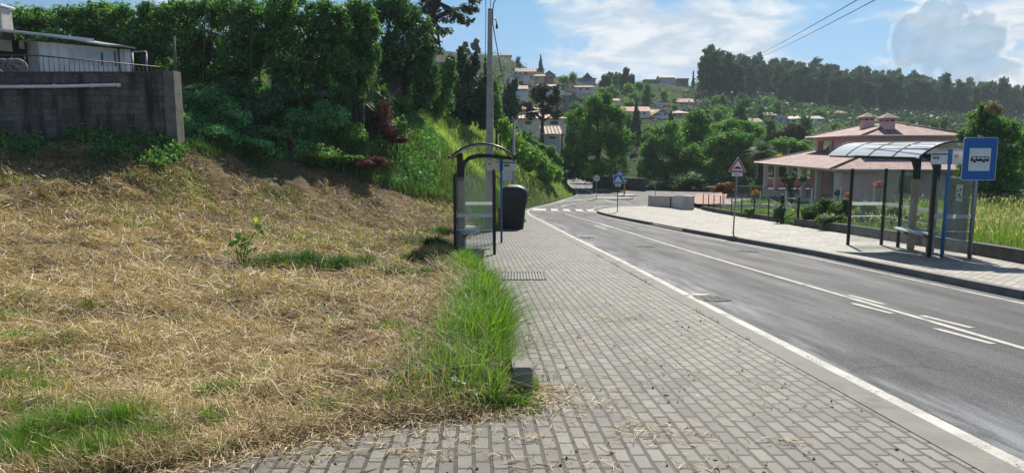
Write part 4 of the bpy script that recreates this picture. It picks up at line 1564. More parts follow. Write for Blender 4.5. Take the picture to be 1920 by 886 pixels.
BLOCK = block_material()
WY = 23.0
root = empty('retaining_wall', (-14, WY, 1.6))
tag(root, 'old stained concrete block retaining wall below the white shack', 'retaining wall')
ox, oy, oz = -14, WY, 1.6
mb = MB()
xe = at(312, 200, WY).x
uvbox(mb, -26 - ox, xe - ox, 0, .35, -.5, at(100, 138, WY).z - oz)
mb.build('wall_face', BLOCK, root)
mb = MB()
uvbox(mb, xe - ox + .002, at(332, 200, WY).x - ox, -.10, .40, -.5, at(320, 133, WY).z - oz, .2)
mb.build('end_pier', flat('pier_blocks', (.135, .13, .12), .9, .25, 3, bump=.4, dirt=(.09, .085, .08)), root)
mb = MB()
uvbox(mb, -26 - ox, xe - ox, -.04, .42, at(100, 138, WY).z - oz + .002, at(100, 138, WY).z - oz + .06)
mb.build('coping', flat('dark_coping', (.07, .065, .06), .9, .3, 3, bump=.4), root)
root = tag(empty('drain_pipe', (-15, WY - .12, 3.4)), 'long white plastic drain pipe running along the retaining wall', 'pipe')
mb = MB()
pA, pB = at(-20, 163, WY - .12), at(226, 159, WY - .12)
o_ = Vector((-15, WY - .12, 3.4))
mb.tube([pA - o_, pA.lerp(pB, .5) - o_ + Vector((0, 0, -.02)), pB - o_], .055, 10)
PIPE = flat('white_pipe', (.72, .73, .74), .5, .08, 4)
mb.build('pipe_run', PIPE, root)
for t in (.25, .5, .78, .985):
    mb = MB(); p = pA.lerp(pB, t) - o_
    mb.tube([p - Vector((.05, 0, .012)), p + Vector((.05, 0, -.012))], .066, 10); mb.build('pipe_collar', PIPE, root)

# terrace behind the wall
TERZ = at(100, 138, WY).z - .02
mb = MB()
mb.prism([(-26, WY + .36), (xe, WY + .36), (xe - .4, WY + 1.6), (at(272, 120, 29.4).x, 29.4), (-20, 31), (-26, 31)], (0, 0, TERZ - .6), (1, 0, 0), (0, 1, 0), (0, 0, 1), .6)
tag(mb.build('terrace', flat('old_terrace', (.12, .11, .10), .9, .2, 2, bump=.3)), 'concrete terrace slab carrying the shack', 'terrace', kind='structure')

# shack: front runs away to the right
S1, S2 = at(-70, 120, 24.3), at(246, 120, 28.6)
sdir = Vector((S2.x - S1.x, S2.y - S1.y, 0)); SL = sdir.length; sdir.normalize()
sn = Vector((-sdir.y, sdir.x, 0))       # away from the viewer
ang = math.atan2(sdir.y, sdir.x)
root = empty('shack', (S1.x, S1.y, TERZ), ang)
tag(root, 'low white sheet metal shack with sagging roof above the block wall', 'shack')


def sx(u):
    """distance along the shack front at picture column u"""
    a = (u - 960) / FPX
    best, bt = 1e9, 0
    for i in range(401):
        t = SL * i / 400
        p = S1 + sdir * t
        uu = 960 + FPX * p.x / (p.y * CP - (5.0 - EYE) * SP)
        if abs(uu - u) < best:
            best, bt = abs(uu - u), t
    return bt


def sz(u, v):
    p = S1 + sdir * sx(u)
    return EYE + kz(v) * p.y - TERZ


def sheet_metal():
    m, N = new_mat('white_sheet_metal')
    co = N.n('ShaderNodeTexCoord').outputs['Object']
    sep = N.n('ShaderNodeSeparateXYZ', ins={0: co})
    w = N.math('SINE', N.math('MULTIPLY', sep.outputs[0], 58.0))
    st = N.n('ShaderNodeMapping', ins={'Vector': co, 'Scale': (3.0, 3.0, .35)}).outputs[0]
    c = N.ramp(N.noise(st, 2.2, 6, .65), [(.3, (.55, .56, .57)), (.5, (.80, .81, .82)), (.75, (.86, .87, .87))])
    finish(N, pbr(N, **{'Base Color': c, 'Roughness': .55, 'Normal': N.bump(w, .5, .012)}))
    return m


SHEET = sheet_metal()
xr0, xr1 = sx(74), SL
zE0, zE1 = sz(74, 78), sz(240, 93)
mb = MB()
mb.add([(xr0, 0, -.02), (xr1, 0, -.02), (xr1, 0, zE1), (xr0, 0, zE0), (xr0, 2.6, -.02), (xr1, 2.6, -.02), (xr1, 2.6, zE1 + .25), (xr0, 2.6, zE0 + .25)],
       [(0, 1, 2, 3), (5, 4, 7, 6), (1, 5, 6, 2), (4, 0, 3, 7)])
mb.build('wall', SHEET, root)
mb = MB()
mb.add([(-1.5, 1.2, -.02), (xr0 - .01, 1.2, -.02), (xr0 - .01, 1.2, zE0 + .1), (-1.5, 1.2, zE0 + .2), (-1.5, 1.3, -.02), (xr0 - .01, 1.3, -.02), (xr0 - .01, 1.3, zE0 + .1), (-1.5, 1.3, zE0 + .2)],
       [(0, 1, 2, 3), (5, 4, 7, 6), (1, 5, 6, 2), (4, 0, 3, 7)])
mb.build('porch_wall', flat('brown_boards', (.055, .035, .028), .85, .25, 3, bump=.3), root)


def corrugated():
    m, N = new_mat('corrugated_roof')
    co = N.n('ShaderNodeTexCoord').outputs['Object']
    sep = N.n('ShaderNodeSeparateXYZ', ins={0: co})
    w = N.math('SINE', N.math('MULTIPLY', sep.outputs[0], 36.0))
    c = N.ramp(N.noise(co, 1.6, 6, .7), [(.3, (.30, .29, .28)), (.6, (.52, .52, .53)), (.8, (.20, .16, .13))])
    finish(N, pbr(N, **{'Base Color': c, 'Roughness': .6, 'Metallic': .2, 'Normal': N.bump(w, .7, .02)}))
    return m


CORR = corrugated()


def roofpiece(xa, xb, za, zb, y0, y1, rise, th, name):
    mb = MB()
    n_ = 14
    vs, fs = [], []
    for i in range(n_ + 1):
        t = i / n_
        x = xa + (xb - xa) * t
        z = za + (zb - za) * t + .025 * math.sin(t * 9)
        vs += [(x, y0, z), (x, y1, z + rise), (x, y1, z + rise + th), (x, y0, z + th)]
    for i in range(n_):
        for j in range(4):
            fs.append((i * 4 + j, i * 4 + (j + 1) % 4, (i + 1) * 4 + (j + 1) % 4, (i + 1) * 4 + j))
    fs += [(0, 1, 2, 3), tuple(n_ * 4 + j for j in (3, 2, 1, 0))]
    mb.add(vs, fs)
    return mb.build(name, CORR, root)


roofpiece(-1.5, sx(104), sz(0, 66) + .12, sz(104, 77), -.75, 3.2, .55, .05, 'roof')
roofpiece(sx(100), sx(250), sz(100, 76) + .02, sz(250, 95), -.55, 3.0, .55, .06, 'roof')
mb = MB(); mb.box((sx(40), -.72, sz(40, 72) + .12), (sx(104) + 1.5, .05, .10)); mb.build('fascia', WHITE, root)
for (ua, ub, va, vb) in ((130, 160, 88, 116), (163, 190, 91, 119), (193, 214, 94, 121)):
    mb = MB()
    xa, xb = sx(ua), sx(ub)
    za, zb = sz(ua, vb + 2), sz(ua, va + 2)
    mb.box(((xa + xb) / 2, -.02, (za + zb) / 2), (xb - xa, .05, zb - za)); wn = mb.build('window', flat('window_frame', (.62, .64, .66), .5, .1, 5), root)
    mb = MB(); mb.box(((xa + xb) / 2, -.048, (za + zb) / 2), (xb - xa - .10, .012, zb - za - .10)); mb.build('pane', flat('curtained_pane', (.46, .54, .60), .25, .12, 2, bump=.02, spec=.6), wn)
mb = MB(); mb.box((sx(234), -.05, zE1 / 2), (.09, .08, zE1 - .05)); mb.build('corner_post', WHITE, root)
for (u_, v0_, v1_) in ((190, 100, 122), (215, 96, 124)):
    mb = MB(); mb.box((sx(u_), -.06, (sz(u_, v0_) + sz(u_, v1_)) / 2), (.04, .05, sz(u_, v0_) - sz(u_, v1_))); mb.build('drain_strip', flat('rusty_strip', (.06, .05, .05), .7, .2, 4), root)
mb = MB(); mb.box((sx(222), -.06, (sz(222, 96) + sz(222, 124)) / 2), (.04, .05, 1.0)); mb.build('drain_strip', MATS['rusty_strip'], root)
mb = MB(); mb.box((sx(27), .9, (sz(27, 70) + sz(27, 92)) / 2), (sx(40) - sx(15), .02, sz(27, 70) - sz(27, 92))); mb.build('hanging_sheet', flat('cloth_white', (.58, .57, .55), .9, .1, 3), root)
mb = MB(); mb.box((sx(58), .9, (sz(58, 72) + sz(58, 88)) / 2), (.17, .05, sz(58, 72) - sz(58, 88)), bev=.01); mb.build('hanging_cloth', MATS['cloth_white'], root)
root2 = empty('chimney_stack', tuple(at(4, 60, 26.6)))
tag(root2, 'grey rendered chimney stack rising behind the shack roof', 'chimney')
zt_, zb_ = at(4, 16, 26.6).z, at(4, 75, 26.6).z
mb = MB(); mb.box((-.1, 0, (zt_ + zb_) / 2 - at(4, 60, 26.6).z), (.66, .6, zt_ - zb_), bev=.02); ch = mb.build('stack', flat('old_render', (.42, .41, .40), .85, .22, 2.5, bump=.3, dirt=(.2, .19, .18)), root2)
mb = MB(); mb.box((-.1, 0, zt_ + .06 - at(4, 60, 26.6).z), (.84, .8, .07), bev=.02); mb.build('cap', WHITE, ch)

# railing along the terrace edge
root = empty('railing', (-14, WY + .2, TERZ))
tag(root, 'thin dark metal railing along the terrace edge', 'railing')
RAIL = flat('rail_iron', (.035, .035, .04), .6, .2, 5)
A_, B_ = Vector((-25, WY + .22, TERZ)), Vector((at(268, 120, WY + 2.4).x, WY + 3.6, TERZ))
M_ = Vector((at(75, 120, WY + .3).x, WY + .22, TERZ))
orr = Vector((-14, WY + .2, TERZ))
for zz in (.62, .08):
    mb = MB(); mb.tube([A_ - orr + Vector((0, 0, zz)), M_ - orr + Vector((0, 0, zz)), B_ - orr + Vector((0, 0, zz))], .022, 6); mb.build('rail', RAIL, root)
for (p, q, n_) in ((A_, M_, 22), (M_, B_, 26)):
    for i in range(n_):
        t = p.lerp(q, i / n_) - orr
        mb = MB(); mb.tube([t + Vector((0, 0, .02)), t + Vector((0, 0, .62))], .011, 5); mb.build('baluster', RAIL, root)
for k_, (u, lab) in enumerate(((6, 'left most old tyre leaning on the terrace below the hanging sheet'), (22, 'middle old tyre leaning on the terrace of the shack'), (33, 'right hand old tyre leaning on the terrace of the shack'))):
    p = at(u, 122, WY + .75)
    root = empty('old_tyre', (p.x, WY + .75, TERZ + .30)); root.rotation_euler = (rad(8), 0, rad(12 * k_))
    tag(root, lab, 'tyre', 'old tyres on the terrace')
    mb = MB()
    ring = [(.22 * math.cos(a), 0, .22 * math.sin(a)) for a in np.linspace(0, 2 * math.pi, 22)]
    mb.tube(ring, .075, 8, cap=False); mb.build('tyre', flat('tyre_grey', (.20, .20, .21), .8, .2, 4), root)
    mb = MB(); mb.tube([(0, -.03, 0), (0, .03, 0)], .12, 14); mb.build('rim', GALV, root)
# mesh pen right of the shack
pA, pB = at(248, 100, 28.8), at(274, 100, 28.8)
root = empty('mesh_pen', (pA.x, 28.8, TERZ)); tag(root, 'dark wire mesh pen at the right end of the shack', 'pen')
w_, h_ = pB.x - pA.x, at(260, 97, 28.8).z - TERZ
for x in (0, w_):
    mb = MB(); mb.tube([(x, 0, -.1), (x, 0, h_)], .035, 6); mb.build('post', GALV, root)
for z in (h_, h_ * .45, h_ * .25):
    mb = MB(); mb.tube([(0, 0, z), (w_, 0, z)], .025, 6); mb.build('rail', GALV, root)
mb = MB(); mb.box((w_ / 2, .6, h_ * .5), (w_, .05, h_)); mb.build('back_panel', flat('pen_dark', (.02, .018, .018), .9, .2, 4), root)
p = at(326, 130, WY + .1)
root = empty('timber_post', (p.x, WY + .2, at(326, 130, WY).z)); tag(root, 'weathered timber post standing on the end pier of the wall', 'post')
mb = MB(); mb.tube([(0, 0, -.05), (.02, 0, at(326, 66, WY).z - at(326, 130, WY).z)], [.055, .04], 7); mb.build('post', flat('grey_timber', (.13, .115, .10), .9, .25, 5, bump=.3), root)
mb = MB(); mb.box((.0, -.05, .35), (.12, .02, .06)); mb.build('crosspiece', MATS['grey_timber'], root)

# ------------------------------------------------------------------ roof tile material


def tiles(name, c0, c1, scale=1.0):
    if name in MATS:
        return MATS[name]
    m, N = new_mat(name)
    uv = N.n('ShaderNodeUVMap').outputs[0]
    sep = N.n('ShaderNodeSeparateXYZ', ins={0: uv})
    wu = N.math('SINE', N.math('MULTIPLY', sep.outputs[0], 2 * math.pi / (.23 * scale)))
    wv = N.math('FRACT', N.math('DIVIDE', sep.outputs[1], .36 * scale))
    br = N.n('ShaderNodeTexBrick', offset=0.0, ins={'Vector': uv, 'Color1': (0, 0, 0), 'Color2': (1, 1, 1), 'Mortar': (.3, .3, .3), 'Scale': 1.0, 'Mortar Size': .002,
             'Brick Width': .23 * scale, 'Row Height': .36 * scale})
    c = N.mix(br.outputs['Color'], c0, c1)
    c = N.mix(1.0, c, N.ramp(N.noise(uv, 1.2, 5, .65), [(.3, .72), (.7, 1.2)]), 'MULTIPLY')
    c = N.mix(N.maprange(N.noise(uv, 3.5, 5, .7), .58, .75), c, (.10, .075, .06))
    h = N.math('ADD', N.math('MULTIPLY', wu, .5), N.math('MULTIPLY', N.math('SUBTRACT', 1.0, wv), .55))
    finish(N, pbr(N, **{'Base Color': c, 'Roughness': .72, 'Specular IOR Level': .4, 'Normal': N.bump(h, 1.0, .06 * scale)}))
    MATS[name] = m
    return m


PINKTILE = tiles('pink_roof_tiles', (.235, .128, .118), (.385, .245, .23))
FAR_RED = tiles('far_red_tiles', (.36, .15, .10), (.48, .24, .17), 2.2)
FAR_ORANGE = tiles('far_orange_tiles', (.50, .24, .12), (.60, .33, .18), 2.2)
FAR_TAN = tiles('far_tan_tiles', (.44, .32, .22), (.54, .42, .32), 2.2)
FAR_BROWN = tiles('far_brown_tiles', (.22, .13, .10), (.33, .20, .15), 2.2)
FAR_DARK = tiles('far_dark_tiles', (.10, .07, .06), (.17, .11, .09), 2.2)


def roof_face(mb, pts):
    """roof polygon: first edge is the eave; uv in metres along the eave and up the slope"""
    p = [Vector(q) for q in pts]
    e = (p[1] - p[0]).normalized()
    n_ = e.cross(p[2] - p[0]).normalized()
    s_ = n_.cross(e)
    mb.add(p, [tuple(range(len(p)))], [[((q - p[0]).dot(e), (q - p[0]).dot(s_)) for q in p]])


def hip(mb, x0, x1, y0, y1, ze, zr):
    w, d = x1 - x0, y1 - y0
    if w >= d:
        a, b = (x0 + d / 2, (y0 + y1) / 2, zr), (x1 - d / 2, (y0 + y1) / 2, zr)
        roof_face(mb, [(x0, y0, ze), (x1, y0, ze), b, a]); roof_face(mb, [(x1, y1, ze), (x0, y1, ze), a, b])
        roof_face(mb, [(x1, y0, ze), (x1, y1, ze), b]); roof_face(mb, [(x0, y1, ze), (x0, y0, ze), a])
    else:
        a, b = ((x0 + x1) / 2, y0 + w / 2, zr), ((x0 + x1) / 2, y1 - w / 2, zr)
        roof_face(mb, [(x0, y0, ze), (x1, y0, ze), a]); roof_face(mb, [(x1, y1, ze), (x0, y1, ze), b])
        roof_face(mb, [(x1, y0, ze), (x1, y1, ze), b, a]); roof_face(mb, [(x0, y1, ze), (x0, y0, ze), a, b])
    mb.add([(x0, y0, ze - .02), (x1, y0, ze - .02), (x1, y1, ze - .02), (x0, y1, ze - .02)], [(3, 2, 1, 0)])


# ------------------------------------------------------------------ the pink house (local: X = east, Y = north along the porch front)
PINK = flat('pink_render', (.74, .48, .455), .85, .08, 1.6, bump=.12, dirt=(.60, .39, .365))
PALE = flat('pale_trim', (.74, .64, .60), .8, .08, 2.5, bump=.1)
DARKIN = flat('dark_opening', (.03, .028, .028), .7, .2, 3)
HO = Vector((20.5, 44.0, -2.1))
root = empty('pink_house', tuple(HO), rad(-5.7))
tag(root, 'pink two storey villa with hipped tile roofs, columned porch and twin chimneys', 'house')
EZ = .14 - HO.z          # lower eave height above the house origin
UE, UB = 2.28 - HO.z, 1.0 - HO.z
LW, LN = 12.0, 18.4
PD = 2.6                 # porch depth
mb = MB()
mb.box((LW / 2, LN / 2, -.55), (LW - .3, LN - .3, 1.1)); mb.build('plinth', flat('plinth_stone', (.42, .39, .36), .85, .12, 3, bump=.2), root)
mb = MB()
w0 = .15


def wallbox(mb, x0, x1, y0, y1, z0, z1):
    mb.box(((x0 + x1) / 2, (y0 + y1) / 2, (z0 + z1) / 2), (x1 - x0, y1 - y0, z1 - z0))


wallbox(mb, PD, LW - .3, .4, LN - 5.2, 0, EZ - .12)
wallbox(mb, PD + 2.2, LW - .3, LN - 5.2, LN - .5, 0, EZ - .12)
mb.build('wall', PINK, root)
mb = MB(); wallbox(mb, .32, PD - .01, .4, .65, .0, EZ - .3); mb.build('porch_end_wall', PINK, root)
for yc in (.55, 4.2, 7.4, 11.0, 14.6, 18.0):
    mb = MB(); mb.box((.30, yc, (EZ - .2) / 2), (.34, .34, EZ - .2), bev=.03); cl_ = mb.build('column', PALE, root)
    mb = MB(); mb.box((.30, yc, EZ - .26), (.44, .44, .10), bev=.02); mb.build('capital', PALE, cl_)
mb = MB(); wallbox(mb, .06, .54, .3, LN - .15, EZ - .20, EZ - .03); mb.build('eave_beam', PALE, root)
mb = MB(); wallbox(mb, .2, LW - .3, .30, .399, EZ - .24, EZ - .03); mb.build('eave_beam', PALE, root)
mb = MB(); wallbox(mb, .32, PD + 2.2, LN - .45, LN - .25, 0, .85); mb.build('parapet', PINK, root)
# windows and doors on the porch wall and the street wall


def hwin(x, y, z, w, h, face, shutter=True):
    mb = MB()
    sz_ = (.10, w, h) if face == 'W' else (w, .10, h)
    mb.box((x, y, z), sz_); f = mb.build('window', PALE, root)
    mb = MB()
    d_ = -.045
    c_ = (x + d_, y, z) if face == 'W' else (x, y + d_, z)
    s2_ = (.03, w - .16, h - .16) if face == 'W' else (w - .16, .03, h - .16)
    mb.box(c_, s2_); mb.build('shutter' if shutter else 'pane', flat('roller_shutter', (.50, .50, .50), .6, .08, 3) if shutter else DARKIN, f)


hwin(PD, 2.6, 1.35, 1.7, 1.35, 'W'); hwin(PD, 10.8, 1.35, 1.5, 1.35, 'W')
hwin(2.9 + 1.6, .4, 1.3, 1.25, 1.3, 'S', False); hwin(2.9 + 5.6, .4, 1.35, 1.6, 1.3, 'S')
for yc in (5.6, 8.4):
    mb = MB(); mb.box((PD, yc, 1.05), (.08, 1.0, 2.1)); dr = mb.build('door', flat('pale_door', (.50, .44, .40), .6, .1, 3), root)
    mb = MB(); mb.box((PD - .05, yc + .36, 1.05), (.04, .05, .16)); mb.build('handle', GALV, dr)
# lower roof with overhang
mb = MB(); hip(mb, -.55, LW + .4, -.5, LN + .4, EZ, EZ + 1.75)
lr = mb.build('roof', PINKTILE, root)
mb = MB()
for a, b in (((-.55, -.5), (-.55, LN + .4)), ((-.55, -.5), (LW + .4, -.5))):
    mb.tube([(a[0], a[1], EZ - .01), (b[0], b[1], EZ - .01)], .06, 6)
mb.build('gutter', PALE, lr)
ap = (LW + .95) / 2
RIDGE = flat('ridge_tiles', (.22, .11, .09), .8, .2, 4, bump=.3)
for a, b in (((-.55, -.5, EZ), (-.55 + ap, -.5 + ap, EZ + 1.75)), ((-.55, LN + .4, EZ), (-.55 + ap, LN + .4 - ap, EZ + 1.75)), ((LW + .4, -.5, EZ), (LW + .4 - ap, -.5 + ap, EZ + 1.75))):
    mb = MB(); mb.tube([Vector(a), Vector(b)], .10, 6); mb.build('ridge_cap', RIDGE, lr)
# upper storey
ux0, ux1, uy0, uy1 = 3.2, 8.8, 3.6, 14.2
mb = MB(); wallbox(mb, ux0, ux1, uy0, uy1 - 4.2, EZ + .2, UE - .06); uw = mb.build('upper_wall', PINK, root)
mb = MB(); wallbox(mb, ux0, ux1, uy1 - 4.2, uy1, EZ + .2, EZ + .85); mb.build('balcony_wall', PINK, root)
mb = MB(); wallbox(mb, ux0 - .04, ux1 + .04, uy1 - 4.2, uy1, UE - .30, UE - .06); mb.build('balcony_beam', PINK, root)
mb = MB(); wallbox(mb, ux0 - .06, ux0 + .3, uy1 - 4.2, uy1, EZ + .852, EZ + .93); mb.build('balcony_rail', PALE, root)
for (x, y) in ((ux0 + .25, uy1 - .25), (ux1 - .25, uy1 - .25), (ux0 + .25, uy1 - 3.4)):
    mb = MB(); mb.box((x, y, (EZ + .85 + UE - .3) / 2), (.46, .46, UE - .3 - EZ - .85)); mb.build('pillar', PINK, root)
mb = MB(); hip(mb, ux0 - .65, ux1 + .65, uy0 - .65, uy1 + .65, UE, UE + .95)
ur = mb.build('upper_roof', PINKTILE, root)
mb = MB()
for a, b in (((ux0 - .65, uy0 - .65), (ux0 - .65, uy1 + .65)), ((ux0 - .65, uy0 - .65), (ux1 + .65, uy0 - .65))):
    mb.tube([(a[0], a[1], UE - .01), (b[0], b[1], UE - .01)], .055, 6)
mb.build('gutter', PALE, ur)
ap = (ux1 - ux0 + 1.3) / 2
for a, b in (((ux0 - .65, uy0 - .65, UE), (ux0 - .65 + ap, uy0 - .65 + ap, UE + .95)), ((ux1 + .65, uy0 - .65, UE), (ux1 + .65 - ap, uy0 - .65 + ap, UE + .95)), ((ux0 - .65, uy1 + .65, UE), (ux0 - .65 + ap, uy1 + .65 - ap, UE + .95))):
    mb = MB(); mb.tube([Vector(a), Vector(b)], .09, 6); mb.build('ridge_cap', RIDGE, ur)
for (x, y, dz) in ((5.0, 8.6, -.05), (4.9, 4.9, -.25)):
    mb = MB(); mb.box((x, y, UE + .75 + dz), (.75, .75, 1.4), bev=.01); c_ = mb.build('chimney', PINK, ur)
    for k_ in (-.18, .18):
        mb = MB(); mb.box((x + k_, y - .375, UE + 1.28 + dz), (.22, .02, .10)); mb.build('vent', DARKIN, c_)
        mb = MB(); mb.box((x - .375, y + k_, UE + 1.28 + dz), (.02, .22, .10)); mb.build('vent', DARKIN, c_)
    mb = MB(); hip(mb, x - .62, x + .619, y - .62, y + .62, UE + 1.45 + dz, UE + 1.80 + dz); mb.build('chimney_cap', PINKTILE, c_)

# ------------------------------------------------------------------ distant houses


HBOX = []


def house(label, u0, u1, vt, ve, vb, y, roof, wall, rmat, wins=(), deep=8.0, name='house', extra=None, shade=None, found=4.0):
    p0, p1 = at(u0, ve, y), at(u1, ve, y)
    zt, ze, zb = at(u0, vt, y).z, p0.z, at(u0, vb, y).z
    w = p1.x - p0.x
    cx = (p0.x + p1.x) / 2
    HBOX.append((u0 - 3, u1 + 3, vt - 2, vb + 1, y))
    root = empty(name, (cx, y + deep / 2, zb))
    tag(root, label, name.replace('_', ' '))
    ze -= zb; zt -= zb
    x0, x1, y0, y1 = -w / 2, w / 2, -deep / 2, deep / 2
    mb = MB(); wallbox(mb, x0, x1, y0, y1, -found, ze)
    if roof == 'gable_f':
        mb.add([(x0, y0, ze), (x1, y0, ze), (0, y0, zt), (x0, y1, ze), (x1, y1, ze), (0, y1, zt)], [(0, 1, 2), (4, 3, 5)])
    if roof == 'gable_x':
        mb.add([(x0, y0, ze), (x0, y1, ze), (x0, 0, zt), (x1, y0, ze), (x1, y1, ze), (x1, 0, zt)], [(1, 0, 2), (3, 4, 5)])
    mb.build('wall', wall, root)
    o_ = .5
    mb = MB()
    if roof == 'hip':
        hip(mb, x0 - o_, x1 + o_, y0 - o_, y1 + o_, ze + .02, zt)
    elif roof == 'flat':
        wallbox(mb, x0 - o_ * .6, x1 + o_ * .6, y0 - o_ * .6, y1 + o_ * .6, ze + .01, max(zt, ze + .3))
    elif roof == 'mono':
        roof_face(mb, [(x0 - o_, y0 - o_, ze), (x1 + o_, y0 - o_, ze), (x1 + o_, y1, zt), (x0 - o_, y1, zt)])
        mb.add([(x0 - o_, y0 - o_, ze - .15), (x1 + o_, y0 - o_, ze - .15), (x1 + o_, y0 - o_, ze), (x0 - o_, y0 - o_, ze)], [(0, 1, 2, 3)])
    elif roof == 'gable_x':
        roof_face(mb, [(x0 - o_, y0 - o_, ze - .1), (x1 + o_, y0 - o_, ze - .1), (x1 + o_, 0, zt + .06), (x0 - o_, 0, zt + .06)])
        roof_face(mb, [(x1 + o_, y1 + o_, ze - .1), (x0 - o_, y1 + o_, ze - .1), (x0 - o_, 0, zt + .06), (x1 + o_, 0, zt + .06)])
    elif roof == 'gable_f':
        k_ = (zt - ze) / (w / 2)
        xa, za = x0 - o_, ze - o_ * k_
        roof_face(mb, [(xa, y1, za + .08), (xa, y0 - o_, za + .08), (0, y0 - o_, zt + .08), (0, y1, zt + .08)])
        roof_face(mb, [(-xa, y0 - o_, za + .08), (-xa, y1, za + .08), (0, y1, zt + .08), (0, y0 - o_, zt + .08)])
        mb.tube([(xa, y0 - o_, za), (0, y0 - o_, zt), (-xa, y0 - o_, za)], .16, 4)
    mb.build('roof', rmat, root)
    for (a, b, c, d) in wins:
        q0, q1 = at(a, c, y), at(b, d, y)
        mb = MB()
        xa, xb, za, zb2 = q0.x - cx, q1.x - cx, q1.z - zb, q0.z - zb
        mb.box(((xa + xb) / 2, y0 - .03, (za + zb2) / 2), (abs(xb - xa), .12, abs(zb2 - za)))
        mb.build('window', flat('far_window', (.05, .055, .065), .3, .2, 2, spec=.6), root)
    return root, (x0, x1, y0, y1, ze, zt)


CREAM = flat('cream_render', (0.725, 0.650, 0.500), .85, .1, .8, bump=.1)
GREYW = flat('grey_render', (0.525, 0.537, 0.562), .85, .12, .8, bump=.1)
WHITEW = flat('white_render', (0.782, 0.793, 0.805), .85, .08, .8, bump=.1)
BEIGE = flat('beige_render', (0.575, 0.475, 0.375), .85, .1, .8, bump=.1)
BLUEW = flat('bluish_render', (0.600, 0.672, 0.744), .85, .08, .8, bump=.1)
FARPINK = flat('far_pink_render', (.52, .36, .33), .85, .1, .8, bump=.1)
STONE = flat('far_stone_wall', (.20, .19, .18), .9, .25, .6, bump=.3, dirt=(.08, .08, .07))
SLAB = flat('far_slab', (.55, .55, .56), .8, .1, .8)
YCAP = lambda u, v: hill_y(u, v)

house('tan hip roofed house alone on the hilltop left of the cypress', 938, 958, 97, 104, 111, YCAP(948, 111), 'hip', BEIGE, FAR_TAN, [(946, 949, 105, 108)])
house('long brown roofed house with an arched gate below the hilltop trees', 968, 1003, 126, 134, 145, YCAP(985, 145), 'gable_x', BEIGE, FAR_BROWN, [(983, 989, 136, 145), (974, 977, 137, 140)])
house('pale flat roofed annexe directly under the tall cypress', 1004, 1020, 129, 131, 140, YCAP(1012, 140), 'flat', GREYW, SLAB, [(1008, 1012, 133, 136)])
house('small white and blue carport on the village slope', 955, 972, 141, 144, 152, YCAP(963, 153), 'flat', WHITEW, flat('blue_sheet', (.30, .40, .55), .5, .1, 2), [(965, 971, 145, 150)])
house('cream box house with one dark window beside the arched gate', 981, 1001, 136, 140, 154, YCAP(991, 156), 'mono', CREAM, FAR_TAN, [(994, 998, 143, 148)])
house('orange roofed beige house right of the cream box house', 1001, 1020, 138, 142, 155, YCAP(1010, 156), 'gable_x', BEIGE, FAR_ORANGE, [(1006, 1009, 145, 149)])
house('brown stone house with low gable behind the leafless tree', 1020, 1039, 133, 140, 156, YCAP(1030, 157), 'gable_f', flat('brown_render', (.30, .23, .20), .85, .15, .8), FAR_BROWN, [(1024, 1028, 144, 148), (1031, 1035, 144, 148)])
house('tall house with a bluish white side wall under a brown roof', 966, 987, 156, 167, 191, YCAP(976, 191), 'mono', BLUEW, FAR_BROWN, [], 7)
r_, q_ = house('symmetrical grey villa with dark roof and arched windows on the ridge', 1085, 1117, 139, 147, 158, YCAP(1101, 159), 'hip', GREYW, FAR_DARK, [(1088, 1091, 149, 153), (1094, 1097, 148, 153), (1099, 1103, 148, 154), (1105, 1108, 148, 153), (1111, 1114, 149, 153)])
mb = MB(); mb.add([(-2.0, q_[2] - .55, q_[4]), (2.0, q_[2] - .55, q_[4]), (0, q_[2] - .55, q_[5] + .6), (-2.0, q_[2] + 3, q_[4]), (2.0, q_[2] + 3, q_[4]), (0, q_[2] + 3, q_[5] + .6)], [(0, 1, 2), (0, 2, 5, 3), (1, 4, 5, 2)]); mb.build('front_gable', FAR_DARK, r_)
house('pink gabled house below the grey villa', 1058, 1081, 152, 160, 170, YCAP(1070, 170), 'gable_f', FARPINK, FAR_ORANGE, [(1063, 1066, 162, 166), (1072, 1076, 162, 166)])
r_, q_ = house('two storey house with flat tan roof and pink lower band', 1082, 1112, 157, 163, 183, YCAP(1097, 183), 'mono', GREYW, FAR_TAN, [(1086, 1091, 166, 169), (1098, 1104, 166, 169)])
mb = MB(); wallbox(mb, q_[0] - .4, q_[1] + .4, q_[2] - .9, q_[2] - .01, q_[4] * .05, q_[4] * .42); mb.build('lower_storey', FARPINK, r_)
house('pale bluish house half hidden by the half bare tree', 1010, 1040, 157, 161, 177, YCAP(1025, 178), 'gable_x', BLUEW, FAR_TAN, [(1016, 1019, 165, 169), (1030, 1033, 165, 169)], 6)
house('white cottage with a red roof between the cypress and the big leafy tree', 1140, 1160, 184, 188, 197, YCAP(1150, 198), 'gable_x', WHITEW, FAR_RED, [(1145, 1148, 190, 193)], 6)
house('tiny white garden house on the terraces left of the dark red roof', 1232, 1243, 192.5, 194, 199.5, YCAP(1238, 200), 'flat', WHITEW, WHITEW, [(1236, 1238, 195.5, 198)], 4)
house('white cabin with a barrel roof behind the leafless tree', 1042, 1056, 170, 173, 181, YCAP(1049, 182), 'flat', WHITEW, WHITEW, [(1046, 1050, 175, 178)], 4)
house('tall grey concrete retaining house above the big leafy tree', 1050, 1078, 179, 181, 205, YCAP(1064, 206), 'flat', STONE, STONE, [(1056, 1060, 187, 194), (1068, 1071, 185, 192)], 5)
r_, q_ = house('big cream house with orange hip roof behind the leafless tree', 953, 1062, 209, 222, 243, 108, 'hip', CREAM, FAR_ORANGE, [(1032, 1046, 227, 233), (1058, 1062, 226, 231), (985, 993, 227, 233)], 12)
